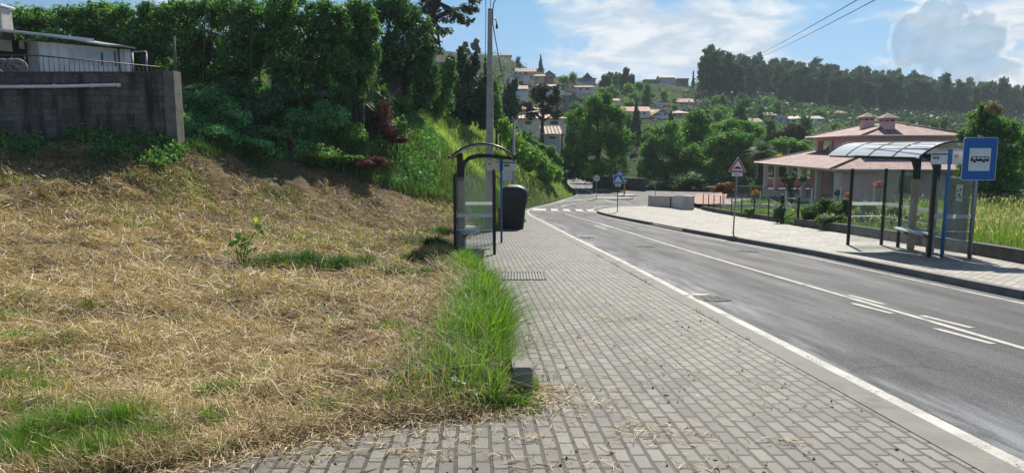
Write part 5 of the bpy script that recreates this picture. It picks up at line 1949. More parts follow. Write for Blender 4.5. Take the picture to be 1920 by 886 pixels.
mb = MB(); wallbox(mb, q_[0] + 1.4, q_[0] + 4.6, -2, 1, q_[4], q_[5] + .5); ub = mb.build('roof_dormer', BEIGE, r_)
mb = MB(); hip(mb, q_[0] + .9, q_[0] + 5.1, -2.5, 1.5, q_[5] + .5, q_[5] + 1.3); mb.build('dormer_roof', FAR_ORANGE, ub)
house('lower whitewashed house with brown tile roof beside the big leafy tree', 1021, 1049, 234, 251, 268, 97, 'mono', GREYW, FAR_BROWN, [(1031, 1041, 255, 260)], 6)
house('large beige box house with thin tan roof on the terraced ridge', 1239, 1266, 140.5, 145, 160, YCAP(1252, 160), 'gable_x', GREYW, FAR_TAN, [], 9)
house('low ruined stone house on the ridge left of the beige box house', 1209, 1236, 149, 151, 159, YCAP(1222, 160), 'flat', STONE, flat('ruin_top', (.24, .22, .19), .9, .2, 1), [(1217, 1221, 153, 157)], 5)
house('low brown building on the ridge right of the beige box house', 1270, 1291, 147, 149, 157, YCAP(1280, 158), 'flat', STONE, FAR_BROWN, [(1276, 1280, 151, 154)], 5)
r_, q_ = house('long dark red roofed house on the terraces', 1272, 1302, 184, 191, 198, YCAP(1288, 198), 'gable_x', GREYW, tiles('far_dark_red', (.30, .09, .08), (.38, .14, .12), 2.2), [(1276, 1282, 192, 196), (1286, 1292, 192, 196)])
mb = MB(); x_ = q_[1]; mb.add([(x_ - .3, q_[2] - .4, -3), (x_ + 3.2, q_[2] - .4, -3), (x_ + 3.2, q_[2] - .4, q_[4] - .2), (x_ + 1.4, q_[2] - .4, q_[5] - .5), (x_ - .3, q_[2] - .4, q_[4] - .2), (x_ - .3, 3, -3), (x_ + 3.2, 3, -3), (x_ + 3.2, 3, q_[4] - .2), (x_ + 1.4, 3, q_[5] - .5), (x_ - .3, 3, q_[4] - .2)],
                            [(0, 1, 2, 3, 4), (1, 6, 7, 2), (2, 7, 8, 3), (3, 8, 9, 4), (0, 4, 9, 5)]); mb.build('gable_wing', flat('pale_pink_render', (.62, .50, .47), .85, .1, 1), r_)
house('long white house with red roof behind the dark cypress', 1170, 1219, 199, 208, 224, YCAP(1195, 224), 'gable_x', WHITEW, FAR_RED, [(1206, 1210, 211, 215), (1175, 1179, 211, 215), (1198, 1201, 211, 215)])
house('small orange roofed house between the white houses', 1220, 1236, 205, 211, 224, YCAP(1229, 222), 'gable_x', WHITEW, FAR_ORANGE, [(1224, 1227, 214, 217)], 6)
house('white gable fronted house with rows of dark windows', 1229, 1252, 205.5, 213, 230, YCAP(1241, 229), 'gable_f', flat('bright_white_render', (.80, .82, .84), .8, .05, 1), FAR_ORANGE,
      [(1231, 1233.5, 213.5, 216.5), (1235, 1237.5, 213.5, 216.5), (1239, 1241, 213.5, 216.5), (1245, 1248, 213.5, 216.5), (1231, 1234, 220, 222), (1242, 1246, 222.5, 225)])
house('low pinkish house with wide pale roof behind the round trees', 1257, 1295, 206.5, 212, 224, YCAP(1276, 224), 'hip', FARPINK, FAR_TAN, [(1262, 1266, 214, 217), (1274, 1279, 214, 219)])
house('long low brown roofed shed above the round trees', 1292, 1322, 202.5, 205, 212, YCAP(1306, 213), 'mono', flat('brown_render', (.30, .23, .20)), FAR_BROWN, [(1300, 1304, 207, 210)])
house('beige house with pale roof at the foot of the wooded hill', 1431, 1455, 210, 216, 228, YCAP(1443, 228), 'hip', BEIGE, FAR_TAN, [(1436, 1439, 218, 222), (1446, 1449, 218, 222)])
house('dark roofed low barn left of the beige house', 1408, 1429, 221, 228, 235, YCAP(1418, 236), 'gable_x', STONE, FAR_DARK, [(1414, 1418, 230, 233)])
house('small white roofed shelter at the foot of the wooded hill', 1456, 1476, 217, 220, 230, YCAP(1466, 231), 'flat', GREYW, SLAB, [(1462, 1466, 223, 227)], 5)
house('cream roofed house left of the white gabled house', 1479, 1506, 217, 222, 232, YCAP(1492, 233), 'gable_x', BEIGE, flat('cream_roof', (.60, .52, .42), .8, .1, 1), [(1486, 1490, 225, 229)])
house('white gabled house at the foot of the wooded hill', 1507, 1543, 216.5, 222, 232, YCAP(1525, 233), 'gable_x', WHITEW, flat('grey_roof', (.30, .27, .25), .8, .1, 1), [(1513, 1516, 224, 227), (1522, 1526, 224, 228), (1533, 1536, 224, 227)])
house('small red roofed house half hidden in trees right of the hill foot', 1571, 1587, 207, 212, 220, YCAP(1579, 221), 'hip', FARPINK, FAR_RED, [(1576, 1579, 214, 217)])
house('white roofed kiosk right of the white gabled house', 1556, 1570, 223, 225.5, 231, YCAP(1563, 232), 'flat', GREYW, WHITEW, [(1561, 1564, 227, 230)], 4)
house('pale building glimpsed through the gap between two leafy trees', 1172, 1206, 300, 308, 334, 118, 'gable_x', CREAM, FAR_TAN, [(1184, 1187, 309, 314), (1189, 1192, 309, 314), (1194, 1197, 309, 314), (1179, 1182, 309, 314)], 8)
# terrace walls on the slope
for (ua, ub, v_, hpx, lab) in ((1208, 1292, 199.5, 2.6, 'pale terrace wall below the dark red roofed house'), (1196, 1240, 168, 2.0, 'short pale terrace wall in the gardens below the ridge'),
                               (1300, 1360, 177, 1.6, 'thin terrace wall at the edge of the wood'), (1140, 1200, 189, 2.2, 'stone terrace wall above the long white house'),
                               (1270, 1340, 212, 1.8, 'low terrace wall beside the brown shed'), (1380, 1440, 205, 1.6, 'grey terrace wall under the tall wood')):
    mb = MB()
    n_ = 8
    pts = []
    for i in range(n_ + 1):
        u = ua + (ub - ua) * i / n_
        y = hill_y(u, v_)
        pts.append(at(u, v_, y))
    h_ = hpx * pts[0].y / FPX
    for a, b in zip(pts[:-1], pts[1:]):
        d = Vector((0, .5, 0))
        lo = Vector((0, 0, -2.5)); up = Vector((0, 0, h_))
        mb.add([a + lo, b + lo, b + up, a + up, a + lo + d, b + lo + d, b + up + d, a + up + d], [(0, 1, 2, 3), (3, 2, 6, 7), (5, 4, 7, 6)])
    tag(mb.build('terrace_wall', flat('pale_terrace_stone', (.30, .29, .27), .9, .2, .5, bump=.3)), lab, 'terrace wall')
pts = [at(u, v, hill_y(u, v)) + Vector((0, 0, .3)) for u, v in ((1412, 168), (1424, 176), (1442, 180), (1450, 188), (1460, 197), (1474, 203))]
mb = MB(); mb.tube(pts, .9, 5)
tag(mb.build('hill_path', flat('dusty_path', (.30, .27, .22), .95, .15, .5)), 'pale dusty track winding up through the wood', 'path', kind='structure')

# ------------------------------------------------------------------ walls and fences by the road
STONEW = flat('dark_stone_wall', (.105, .10, .092), .92, .35, 2.4, bump=.7, dirt=(.20, .19, .17))


def lowwall(pts, h, th, mat_, label, name='low_wall', cope=None, zf=None, part=None):
    """wall with its own coping along plan points"""
    mb, mc = MB(), MB()
    zf = zf or (lambda x, y: float(R(y)))
    P = []
    for a, b in zip(pts[:-1], pts[1:]):
        n_ = max(1, int(math.dist(a, b) / 1.2))
        P += [(a[0] + (b[0] - a[0]) * i / n_, a[1] + (b[1] - a[1]) * i / n_) for i in range(n_)]
    P.append(pts[-1])
    S = []
    for i, (x, y) in enumerate(P):
        a, b = P[max(0, i - 1)], P[min(len(P) - 1, i + 1)]
        l = math.dist(a, b)
        nx, ny = -(b[1] - a[1]) / l * th / 2, (b[0] - a[0]) / l * th / 2
        z = zf(x, y)
        w_ = .02 * vnoise(np.array([i * .7]), np.array([3.1]))[0]
        S.append([Vector((x + nx, y + ny, z - .4)), Vector((x - nx, y - ny, z - .4)), Vector((x - nx, y - ny, z + h + w_)), Vector((x + nx, y + ny, z + h + w_))])
    vs = [p for s_ in S for p in s_]
    fs = [(0, 1, 2, 3), tuple(len(vs) - 4 + j for j in (3, 2, 1, 0))]
    for i in range(len(S) - 1):
        fs += [(i * 4 + j, (i + 1) * 4 + j, (i + 1) * 4 + (j + 1) % 4, i * 4 + (j + 1) % 4) for j in range(4)]
    mb.add(vs, fs)
    return tag(mb.build(name, mat_), label, 'low wall')


wx_ = lambda y: float(WR(y)) + .14
lowwall([(wx_(y), y) for y in (8, 15, 17, 20, 24.5, 28, 30.9)], .30, .26, STONEW, 'dark rough stone low wall behind the right bus shelter')
lowwall([(wx_(y), y) for y in (33.6, 36, 40, 45, 50.2)], .24, .24, STONEW, 'dark low wall carrying the wire fence posts by the garden')
lowwall([(9.9, 84.2), (12.5, 80.5), (14.9, 77.2)], 1.25, .35, STONEW, 'dark grey stone wall across the far side of the junction')
lowwall([(20.5, 67.5), (24, 66.5), (30, 66)], 1.3, .3, STONEW, 'dark wall at the back of the garden lawn', zf=hz)
lowwall([(7.9, 124), (9.5, 125.5), (13, 126)], 1.6, .35, STONEW, 'dark wall closing the side road under the trees', zf=lambda x, y: float(R(y)))
WHT = flat('white_kerb_paint', (.62, .62, .60), .8, .12, 2)
lowwall([(15.2, 50.5), (16.6, 48.5), (17.4, 45.8), (17.9, 42.5), (18.4, 40.2), (19.4, 37)], .16, .16, WHT, 'white low kerb edging across the garden lawn', zf=lambda x, y: hz(x, y) + .05)

# concrete boundary wall with meter cabinet
cpts = [gp(1215, 385), gp(1258, 389), gp(1280, 392.5), gp(1297, 393)]
root = empty('boundary_wall', (cpts[1].x, cpts[1].y, float(R(cpts[1].y))))
tag(root, 'pale pinkish concrete boundary wall with a grey meter cabinet', 'boundary wall')
oo = Vector((cpts[1].x, cpts[1].y, float(R(cpts[1].y))))
CW = flat('pinkish_concrete', (.66, .56, .53), .85, .14, 1.8, bump=.25, dirt=(.46, .40, .37))


def seg(a, b, za, zb, th, mat_, name, par):
    mb = MB()
    d = (b - a); d.z = 0; d.normalize()
    n_ = Vector((-d.y, d.x, 0)) * th
    lo, ha, hb = Vector((0, 0, -.35)), Vector((0, 0, za)), Vector((0, 0, zb))
    mb.add([a + lo, b + lo, b + hb, a + ha, a + lo + n_, b + lo + n_, b + hb + n_, a + ha + n_], [(0, 1, 2, 3), (5, 4, 7, 6), (3, 2, 6, 7), (1, 5, 6, 2), (4, 0, 3, 7), (4, 5, 1, 0)])
    return mb.build(name, mat_, par)


q = [p - oo for p in cpts]
ztop = EYE + kz(364.5) * cpts[0].y - oo.z
ztop2 = EYE + kz(370) * cpts[3].y - oo.z
seg(q[0], q[1], ztop, (ztop + ztop2) / 2, .5, CW, 'wall_panel', root)
seg(q[1], q[2], (ztop + ztop2) / 2 - .02, ztop2 + .02, .45, flat('cabinet_grey', (.60, .63, .65), .6, .08, 3), 'meter_cabinet', root)
seg(q[2], q[3], ztop2 + .02, ztop2, .55, CW, 'wall_block', root)
mb = MB(); mb.tube([q[1] + Vector((-.05, -.03, -.2)), q[1] + Vector((-.05, -.03, ztop))], .035, 6); mb.build('conduit', INK, root)

# wire fence: each post a part
root = empty('wire_fence', (wx_(42), 42, float(R(42)) + .24))
tag(root, 'wire fence on thin black posts along the garden wall', 'fence')
of = Vector((wx_(42), 42, float(R(42)) + .24))
tops = []
for u in (1318, 1328, 1338, 1350, 1371, 1389.5, 1413, 1440, 1468):
    best = min(np.arange(30, 52, .05), key=lambda y: abs(960 + FPX * wx_(y) / (y * CP + (EYE - float(R(y))) * SP) - u))
    b_ = Vector((wx_(best), best, float(R(best)) + (.24 if best > 33.6 else 0.0)))
    mb = MB(); mb.box(b_ - of + Vector((0, 0, .42)), (.05, .05, .96)); mb.build('post', BLACK, root)
    tops.append(b_ - of)
for zz in (.86, .58, .30):
    mb = MB(); mb.tube([p + Vector((0, -.03, zz)) for p in tops], .008, 4); mb.build('fence_wire', GALV, root)
# gate
gy0, gy1 = 33.3, 31.2
ga, gb = Vector((wx_(gy0), gy0, float(R(gy0)))), Vector((wx_(gy1) + .15, gy1, float(R(gy1))))
root = empty('garden_gate', tuple(ga)); tag(root, 'black metal garden gate with diagonal braces in the low wall', 'gate')
gb = gb - ga; ga = Vector((0, 0, 0))
mb = MB(); mb.box((0, 0, .65), (.13, .13, 1.4)); mb.build('gate_post', BLACK, root)
mb = MB(); mb.box(gb + Vector((0, 0, .62)), (.07, .07, 1.3)); mb.build('gate_post', BLACK, root)
for a, b in (((0, .12), (1, .12)), ((0, 1.18), (1, 1.18)), ((0, .65), (1, .65)), ((.95, .12), (.95, 1.18))):
    mb = MB(); mb.tube([gb * a[0] + Vector((0, 0, a[1])), gb * b[0] + Vector((0, 0, b[1]))], .022, 5); mb.build('gate_bar', BLACK, root)
for a, b in (((.04, 1.16), (.96, .66)), ((.04, .14), (.96, .64))):
    mb = MB(); mb.tube([gb * a[0] + Vector((0, -.03, a[1])), gb * b[0] + Vector((0, -.03, b[1]))], .018, 5); mb.build('brace', BLACK, root)
# white garden fence with slim posts
root = empty('garden_fence', (18.0, 45, hz(18, 45)))
tag(root, 'low transparent fence on slim white posts across the lawn', 'fence')
of = Vector((18.0, 45, hz(18, 45)))
gp_ = [(15.9, 49.2), (16.7, 46.6), (17.4, 44.0), (17.9, 41.4), (18.4, 38.8), (18.9, 36.2)]
for (x, y) in gp_:
    mb = MB(); mb.box(Vector((x, y, hz(x, y) + .55)) - of, (.07, .07, 1.1), bev=.01); mb.build('post', WHT, root)
for a, b in zip(gp_[:-1], gp_[1:]):
    A = Vector((*a, hz(*a))) - of; B2 = Vector((*b, hz(*b))) - of
    mb = MB()
    d = (B2 - A).normalized() * .06
    mb.quad(A + d + Vector((0, 0, .35)), B2 - d + Vector((0, 0, .35)), B2 - d + Vector((0, 0, 1.0)), A + d + Vector((0, 0, 1.0)))
    mb.build('glass_panel', GLASS, root)

# ================================================================== vegetation
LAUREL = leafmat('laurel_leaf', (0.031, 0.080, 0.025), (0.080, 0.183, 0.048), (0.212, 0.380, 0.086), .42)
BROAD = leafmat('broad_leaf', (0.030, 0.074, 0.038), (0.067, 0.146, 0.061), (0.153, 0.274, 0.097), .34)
CONIF = leafmat('conifer_needle', (0.019, 0.045, 0.028), (0.045, 0.095, 0.047), (0.088, 0.158, 0.070), .2, .04)
BRIGHT = leafmat('bright_leaf', (0.056, 0.130, 0.024), (0.124, 0.250, 0.053), (0.240, 0.400, 0.100), .42)
MIDG = leafmat('green_leaf', (0.040, 0.107, 0.030), (0.101, 0.216, 0.056), (0.216, 0.381, 0.101), .40)
EUCA = leafmat('eucalyptus_leaf', (0.038, 0.057, 0.040), (0.085, 0.112, 0.072), (0.169, 0.203, 0.127), .3)
DRYB = leafmat('dry_leaf', (.030, .026, .016), (.065, .056, .034), (.11, .10, .062), .28)
DEAD = leafmat('dead_red_leaf', (.045, .016, .010), (.12, .042, .028), (.22, .095, .062), .25, .03)
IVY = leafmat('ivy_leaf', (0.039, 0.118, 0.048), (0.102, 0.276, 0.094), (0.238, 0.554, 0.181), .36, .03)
FERN = leafmat('fern_leaf', (0.037, 0.073, 0.022), (0.088, 0.156, 0.053), (0.175, 0.263, 0.106), .38)
REDLEAF = leafmat('maple_leaf', (.10, .030, .014), (.20, .065, .030), (.30, .12, .05), .35)
PINKF = leafmat('pink_blossom', (.42, .10, .16), (.58, .20, .26), (.70, .36, .40), .3)
ORANGEF = leafmat('orange_blossom', (.45, .16, .05), (.62, .28, .10), (.75, .42, .2), .3)
FOREST = leafmat('forest_leaf', (0.024, 0.058, 0.033), (0.062, 0.126, 0.056), (0.148, 0.231, 0.091), .22, .0)
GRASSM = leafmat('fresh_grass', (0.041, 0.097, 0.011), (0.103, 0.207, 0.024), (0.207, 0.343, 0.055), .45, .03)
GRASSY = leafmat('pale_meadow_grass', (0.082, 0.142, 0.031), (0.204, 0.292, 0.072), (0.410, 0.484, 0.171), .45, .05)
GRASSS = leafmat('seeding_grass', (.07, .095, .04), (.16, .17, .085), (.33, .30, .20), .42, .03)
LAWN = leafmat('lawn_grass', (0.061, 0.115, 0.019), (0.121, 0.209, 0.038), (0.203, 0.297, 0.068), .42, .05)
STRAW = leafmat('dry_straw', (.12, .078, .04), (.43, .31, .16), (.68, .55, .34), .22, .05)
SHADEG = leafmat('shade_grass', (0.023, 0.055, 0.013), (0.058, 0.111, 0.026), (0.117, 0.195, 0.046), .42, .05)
BARK = flat('bark', (.075, .060, .048), .92, .3, 3, bump=.7)
PALEBARK = flat('pale_bark', (.26, .23, .20), .9, .25, 2, bump=.5)


def wb(u, v, ru, rv, y, dy=0.0, ky=None):
    c = at(u, v, y + dy)
    k_ = y / FPX
    rx = ru * k_
    return (c.x, c.y, c.z, rx, rx * 1.0 if ky is None else rx * ky, rv * k_)


def ptree(name, label, y, ub, blobs, n, leaf, mat_, tr=.15, cat='tree', group=None, bark=None, seed=None, sub=16, flat_=.8, aspect=.55, spread=.30, inner=.18, vb=None, limbs=4, ky=None, crown='crown', trunk_top=None, expl=True, mult=1.35, up=.55):
    rng = np.random.default_rng(seed if seed is not None else (abs(int(ub * 7 + y * 131)) % 99991))
    x = (ub - 960) / FPX * y
    z = hill_z(x, y)
    bl = [wb(b[0], b[1], b[2], b[3], y, b[4] if len(b) > 4 else rng.uniform(-.4, .4) * b[2] * y / FPX, ky) for b in blobs]
    root = empty(name, (x, y, z))
    tag(root, label, cat, group)
    org = np.array([x, y, z])
    if expl:
        bl2 = explode(rng, bl)
    else:
        bl2 = bl
    v, f, r = leaf_cloud(rng, bl2, int(n * mult), leaf * .86, flat_, 9 if expl else sub, aspect, spread, inner, up)
    v = v - org
    leafobj(crown, (v, f, r), mat_, root)
    # trunk and limbs
    cz = sorted(b[2] for b in bl)
    cmean = np.mean([b[:3] for b in bl], 0)
    tz = (trunk_top if trunk_top is not None else cmean[2] - z)
    mb = MB()
    top = Vector((cmean[0] - x, cmean[1] - y, tz)) * 1.0
    mid = top * .5 + Vector((rng.uniform(-.1, .1), 0, 0)) * tr * 4
    mb.tube([(0, 0, -.4), mid * .5, mid, top], [tr * 1.25, tr, tr * .85, tr * .5], 8)
    order = rng.permutation(len(bl))[:limbs]
    for i in order:
        e = Vector(bl[i][:3]) - Vector(org)
        s_ = mid.lerp(top, rng.uniform(.1, .8))
        m_ = s_.lerp(e, .5) + Vector((0, 0, .1 * (e - s_).length))
        mb.tube([s_, m_, e], [tr * .5, tr * .36, tr * .14], 6)
    mb.build('trunk', bark or BARK, root)
    return root


# --- tall hedge trees above the bank
G1 = 'tall hedge trees along the top of the bank'
ptree('hedge_tree', 'tall dark hedge tree directly behind the chimney stack', 34, 60, [(30, 50, 75, 48), (60, 90, 70, 46), (0, 80, 60, 55), (75, 34, 45, 28)], 15000, .20, LAUREL, .12, group=G1)
ptree('hedge_tree', 'tall dark hedge tree behind the left half of the shack roof', 33.6, 160, [(140, 42, 60, 36), (190, 36, 50, 34), (170, 80, 75, 42), (130, 95, 60, 36)], 14000, .20, LAUREL, .12, group=G1)
ptree('hedge_tree', 'tall hedge tree with sunlit top behind the right end of the shack', 33, 265, [(240, 38, 48, 34), (292, 34, 46, 33), (280, 78, 66, 46), (255, 115, 60, 46), (235, 72, 50, 44)], 16000, .19, LAUREL, .12, group=G1)
ptree('hedge_tree', 'tall hedge tree behind the timber post on the wall pier', 32, 365, [(345, 30, 46, 38), (392, 26, 44, 38), (365, 82, 62, 52), (345, 140, 46, 48), (390, 120, 40, 55)], 16000, .19, LAUREL, .12, group=G1)
ptree('hedge_tree', 'tall hedge tree with bare stems right of the timber post', 31, 455, [(438, 24, 42, 38), (488, 20, 44, 34), (460, 70, 62, 48), (445, 125, 52, 45), (480, 110, 40, 45)], 15000, .18, LAUREL, .11, group=G1)
ptree('hedge_tree', 'tall clipped hedge tree with a bulging sunlit shoulder', 30.5, 560, [(540, 24, 52, 36), (600, 34, 52, 36), (630, 48, 38, 36), (555, 75, 62, 48), (540, 130, 52, 40), (610, 88, 42, 30), (600, 130, 46, 34), (640, 120, 34, 34)], 20000, .17, LAUREL, .11, group=G1)
ptree('hedge_tree', 'narrow hedge tree with a bright right edge ending the hedge row', 32, 675, [(655, 30, 40, 34), (692, 42, 28, 34), (690, 92, 28, 45), (660, 85, 46, 42), (655, 130, 44, 36), (684, 135, 24, 30)], 17000, .17, LAUREL, .11, group=G1)
# stems showing under the hedge
rng = np.random.default_rng(5)
for i, u in enumerate(np.linspace(395, 640, 13)):
    y = 30.2 + rng.uniform(-.5, .8)
    x = (u - 960) / FPX * y
    z = hz(x, y)
    mb = MB()
    l_ = rng.uniform(-.25, .25)
    mb.tube([(x, y, z - .2), (x + l_ * .4, y, z + 1.2), (x + l_, y + .1, z + 3.0)], [.05, .04, .025], 6)
    tag(mb.build('bare_stem', BARK), 'thin bare stem rising under the dark hedge', 'stem', 'bare stems under the hedge')
ptree('broadleaf_tree', 'broad dark tree right of the hedge row', 37, 755, [(735, 20, 55, 48), (755, 95, 52, 52), (790, 150, 40, 48), (735, 150, 48, 36), (802, 108, 26, 36), (785, 60, 36, 34), (770, 195, 40, 22)], 22000, .20, BROAD, .22)
ptree('broadleaf_tree', 'lower leafy tree hanging over the grassy slope', 44, 815, [(815, 150, 24, 36), (832, 185, 24, 36), (805, 205, 32, 30), (840, 140, 22, 26)], 9000, .22, MIDG, .15)
ptree('eucalyptus_tree', 'tall open eucalyptus with dark curved branches against the sky', 48, 778, [(800, 12, 34, 18), (845, 30, 34, 14), (880, 12, 26, 18), (835, 62, 24, 13), (812, 78, 22, 12), (900, -16, 30, 24), (785, -40, 60, 36), (850, -40, 60, 34), (768, 52, 26, 18), (826, 96, 12, 8), (870, 40, 22, 10), (790, 100, 26, 14)], 6500, .34, EUCA, .34, sub=22, spread=.2, inner=.05, limbs=12, aspect=.35, trunk_top=9.0)
ptree('conifer_tree', 'dense dark conifer clump with jagged top left of the tall pole', 54, 872, [(845, 145, 36, 42), (880, 128, 26, 32), (870, 182, 54, 46), (912, 170, 24, 42), (850, 215, 48, 30), (902, 215, 30, 32), (866, 106, 12, 20), (893, 116, 10, 20), (918, 138, 8, 22), (845, 118, 12, 18)], 20000, .26, CONIF, .2, sub=30, spread=.22)
ptree('hedge_tree', 'narrow columnar tree with sunlit right side beside the tall pole', 57, 931, [(930, 195, 13, 40), (926, 165, 9, 20), (934, 225, 14, 24)], 4500, .24, BRIGHT, .1)
ptree('conifer_tree', 'dark feathery conifer right of the tall pole', 78, 956, [(955, 195, 20, 40), (960, 165, 12, 22), (950, 225, 18, 22), (968, 205, 12, 26)], 5500, .34, CONIF, .18, sub=26, spread=.2)
ptree('half_bare_tree', 'sparse brownish tree standing before the cream house', 88, 1016, [(1005, 180, 20, 16), (1036, 184, 20, 16), (996, 212, 17, 13), (1046, 215, 15, 12), (1020, 164, 20, 11), (1025, 203, 18, 14), (988, 194, 12, 9), (1042, 168, 10, 9)], 3800, .36, DRYB, .26, sub=24, spread=.24, inner=.1, limbs=8)
# --- clipped hedge stepping down the lawn bank
rng = np.random.default_rng(11)
hb = []
for (u, v, ru, rv, y) in ((946, 246, 14, 20, 53), (958, 262, 18, 22, 55), (974, 280, 20, 22, 57), (992, 294, 20, 20, 59), (1010, 306, 18, 18, 61), (1026, 316, 18, 18, 63), (1040, 326, 15, 16, 65), (962, 292, 14, 16, 56), (1020, 332, 18, 12, 63), (990, 312, 16, 12, 60)):
    hb.append(wb(u, v, ru, rv, y))
p0 = Vector((.8, 59, hz(.8, 59)))
root = empty('hedge', tuple(p0))
tag(root, 'leafy hedge with sunlit crest stepping down the lawn bank', 'hedge')
v, f, r = leaf_cloud(rng, hb, 13000, .25, .8, 20)
leafobj('foliage', (v - np.array(p0), f, r), BRIGHT, root)
for (lab, y, u, bl, n, m_) in (('yellowish green bush below the half bare tree', 76, 988, [(985, 258, 16, 13), (998, 268, 13, 10)], 1600, BRIGHT),
                               ('light green bush beside the whitewashed lower house', 74, 1035, [(1030, 286, 18, 14), (1045, 300, 14, 14), (1012, 280, 14, 12)], 2400, BRIGHT),
                               ('dark bush at the foot of the pole left of the big leafy tree', 80, 1062, [(1060, 300, 14, 22), (1072, 325, 20, 16)], 2200, BROAD),
                               ('dark reddish hedge beside the side road', 92, 1092, [(1085, 325, 18, 10), (1110, 333, 26, 9), (1130, 338, 18, 8)], 2600, leafmat('dark_red_hedge', (.02, .016, .012), (.045, .035, .022), (.08, .06, .04), .25)),
                               ('small bush at the far end of the side road', 118, 1068, [(1068, 318, 12, 10)], 800, MIDG),
                               ('bush overhanging the dark junction wall', 86, 1190, [(1180, 338, 22, 9), (1205, 342, 16, 8), (1150, 334, 18, 9)], 2400, MIDG)):
    ptree('bush', lab, y, u, bl, n, .32, m_, .06, cat='bush', limbs=2)
ptree('broadleaf_tree', 'big leafy tree in the middle of the view with a sunlit crown', 82, 1118, [(1118, 200, 36, 28), (1090, 232, 32, 34), (1150, 226, 34, 32), (1120, 262, 52, 42), (1082, 282, 30, 34), (1162, 272, 30, 32), (1108, 312, 40, 24), (1152, 310, 34, 24), (1176, 256, 18, 18), (1138, 186, 16, 14), (1070, 262, 14, 18)], 26000, .30, MIDG, .4, sub=26)
ptree('broadleaf_tree', 'dark rounded tree right of the gap with the pale building', 86, 1258, [(1255, 262, 44, 34), (1222, 290, 26, 28), (1284, 300, 48, 36), (1238, 322, 36, 26), (1205, 318, 16, 22)], 17000, .32, MIDG, .35, sub=24)
ptree('broadleaf_tree', 'tallest of the round dark trees left of the warning triangle', 92, 1308, [(1302, 240, 38, 28), (1316, 220, 24, 16), (1332, 268, 34, 36), (1300, 285, 40, 34), (1340, 305, 34, 30)], 17000, .33, MIDG, .35, sub=24)
ptree('broadleaf_tree', 'round dark tree directly behind the warning triangle', 83, 1368, [(1372, 262, 36, 22), (1345, 278, 32, 26), (1402, 268, 22, 24), (1374, 298, 44, 34), (1340, 322, 40, 26), (1400, 318, 36, 24)], 17000, .31, MIDG, .32, sub=24)
ptree('broadleaf_tree', 'bright green tree peeping over the round dark trees', 104, 1388, [(1380, 236, 30, 16), (1410, 243, 24, 16), (1352, 240, 20, 14)], 6500, .34, BRIGHT, .28)
ptree('broadleaf_tree', 'bright green tree between the palm and the pink house', 96, 1492, [(1470, 272, 26, 18), (1500, 276, 24, 16), (1522, 286, 18, 12), (1450, 286, 24, 22), (1490, 296, 36, 18)], 9500, .33, BRIGHT, .28)
ptree('broadleaf_tree', 'dusky brownish green tree above the pink house porch roof', 128, 1488, [(1486, 246, 24, 14), (1462, 252, 18, 12), (1510, 254, 18, 12)], 4200, .42, DRYB, .28)
ptree('broadleaf_tree', 'dark tree behind the left end of the pink house', 78, 1452, [(1448, 312, 30, 22), (1440, 338, 34, 18), (1470, 330, 26, 20)], 8000, .30, BROAD, .25)
ptree('broadleaf_tree', 'dark low trees filling the back of the garden', 80, 1322, [(1318, 338, 40, 16), (1280, 342, 40, 14), (1380, 344, 40, 14), (1240, 346, 30, 10)], 8000, .30, BROAD, .2)
ptree('broadleaf_tree', 'dark leafy tree right of the pink house roof', 70, 1790, [(1788, 290, 34, 26), (1770, 310, 30, 24), (1800, 330, 40, 30)], 8000, .28, BROAD, .25)
ptree('broadleaf_tree', 'big rounded evergreen behind the bus stop sign', 38, 1852, [(1850, 238, 42, 32), (1822, 256, 28, 22), (1886, 256, 28, 28), (1856, 292, 58, 42), (1822, 315, 34, 36), (1892, 322, 38, 40), (1852, 352, 52, 30), (1842, 214, 26, 18)], 26000, .17, MIDG, .3, sub=26)
ptree('broadleaf_tree', 'leafy tree cut by the right edge of the photo', 42, 1930, [(1918, 268, 22, 30), (1935, 315, 34, 45), (1912, 330, 20, 30), (1935, 250, 30, 30)], 10000, .18, BRIGHT, .25)
ptree('shrub', 'dark shrub row at the back of the tall grass field', 39, 1890, [(1880, 362, 50, 16), (1800, 366, 30, 12), (1930, 366, 34, 16)], 7000, .16, BROAD, .08, cat='shrub')


def rosette(name, label, x, y, z, n, L, w, mat_, up=.5, cat='plant', group=None, rng=None, stem=0.0, droop=.5):
    """sword leaves radiating from a stem top"""
    rng = rng or np.random.default_rng(int(abs(x * 100) + abs(y * 10)))
    root = empty(name, (x, y, z))
    tag(root, label, cat, group)
    vs, fs, rs = [], [], []
    for i in range(n):
        az = rng.uniform(0, 2 * math.pi)
        el = rng.uniform(-.25, 1.35)
        l_ = L * rng.uniform(.7, 1.1)
        d = np.array([math.cos(az) * math.cos(el), math.sin(az) * math.cos(el), math.sin(el)])
        s_ = np.array([-math.sin(az), math.cos(az), 0]) * w
        o = len(vs)
        for t, k_ in ((0, .5), (.35, 1.0), (.7, .7), (1.0, .05)):
            p = d * l_ * t + np.array([0, 0, stem - droop * l_ * t * t * math.cos(el)])
            vs += [p - s_ * k_, p + s_ * k_]
        for j in range(3):
            fs.append([o + 2 * j, o + 2 * j + 1, o + 2 * j + 3, o + 2 * j + 2]); rs.append(rng.uniform(.2, 1))
    leafobj('leaves', (np.array(vs), np.array(fs), np.array(rs)), mat_, root)
    if stem > 0:
        mb = MB(); mb.tube([(0, 0, -.3), (0, 0, stem)], [.09, .07], 7); mb.build('stem', BARK, root)
    return root


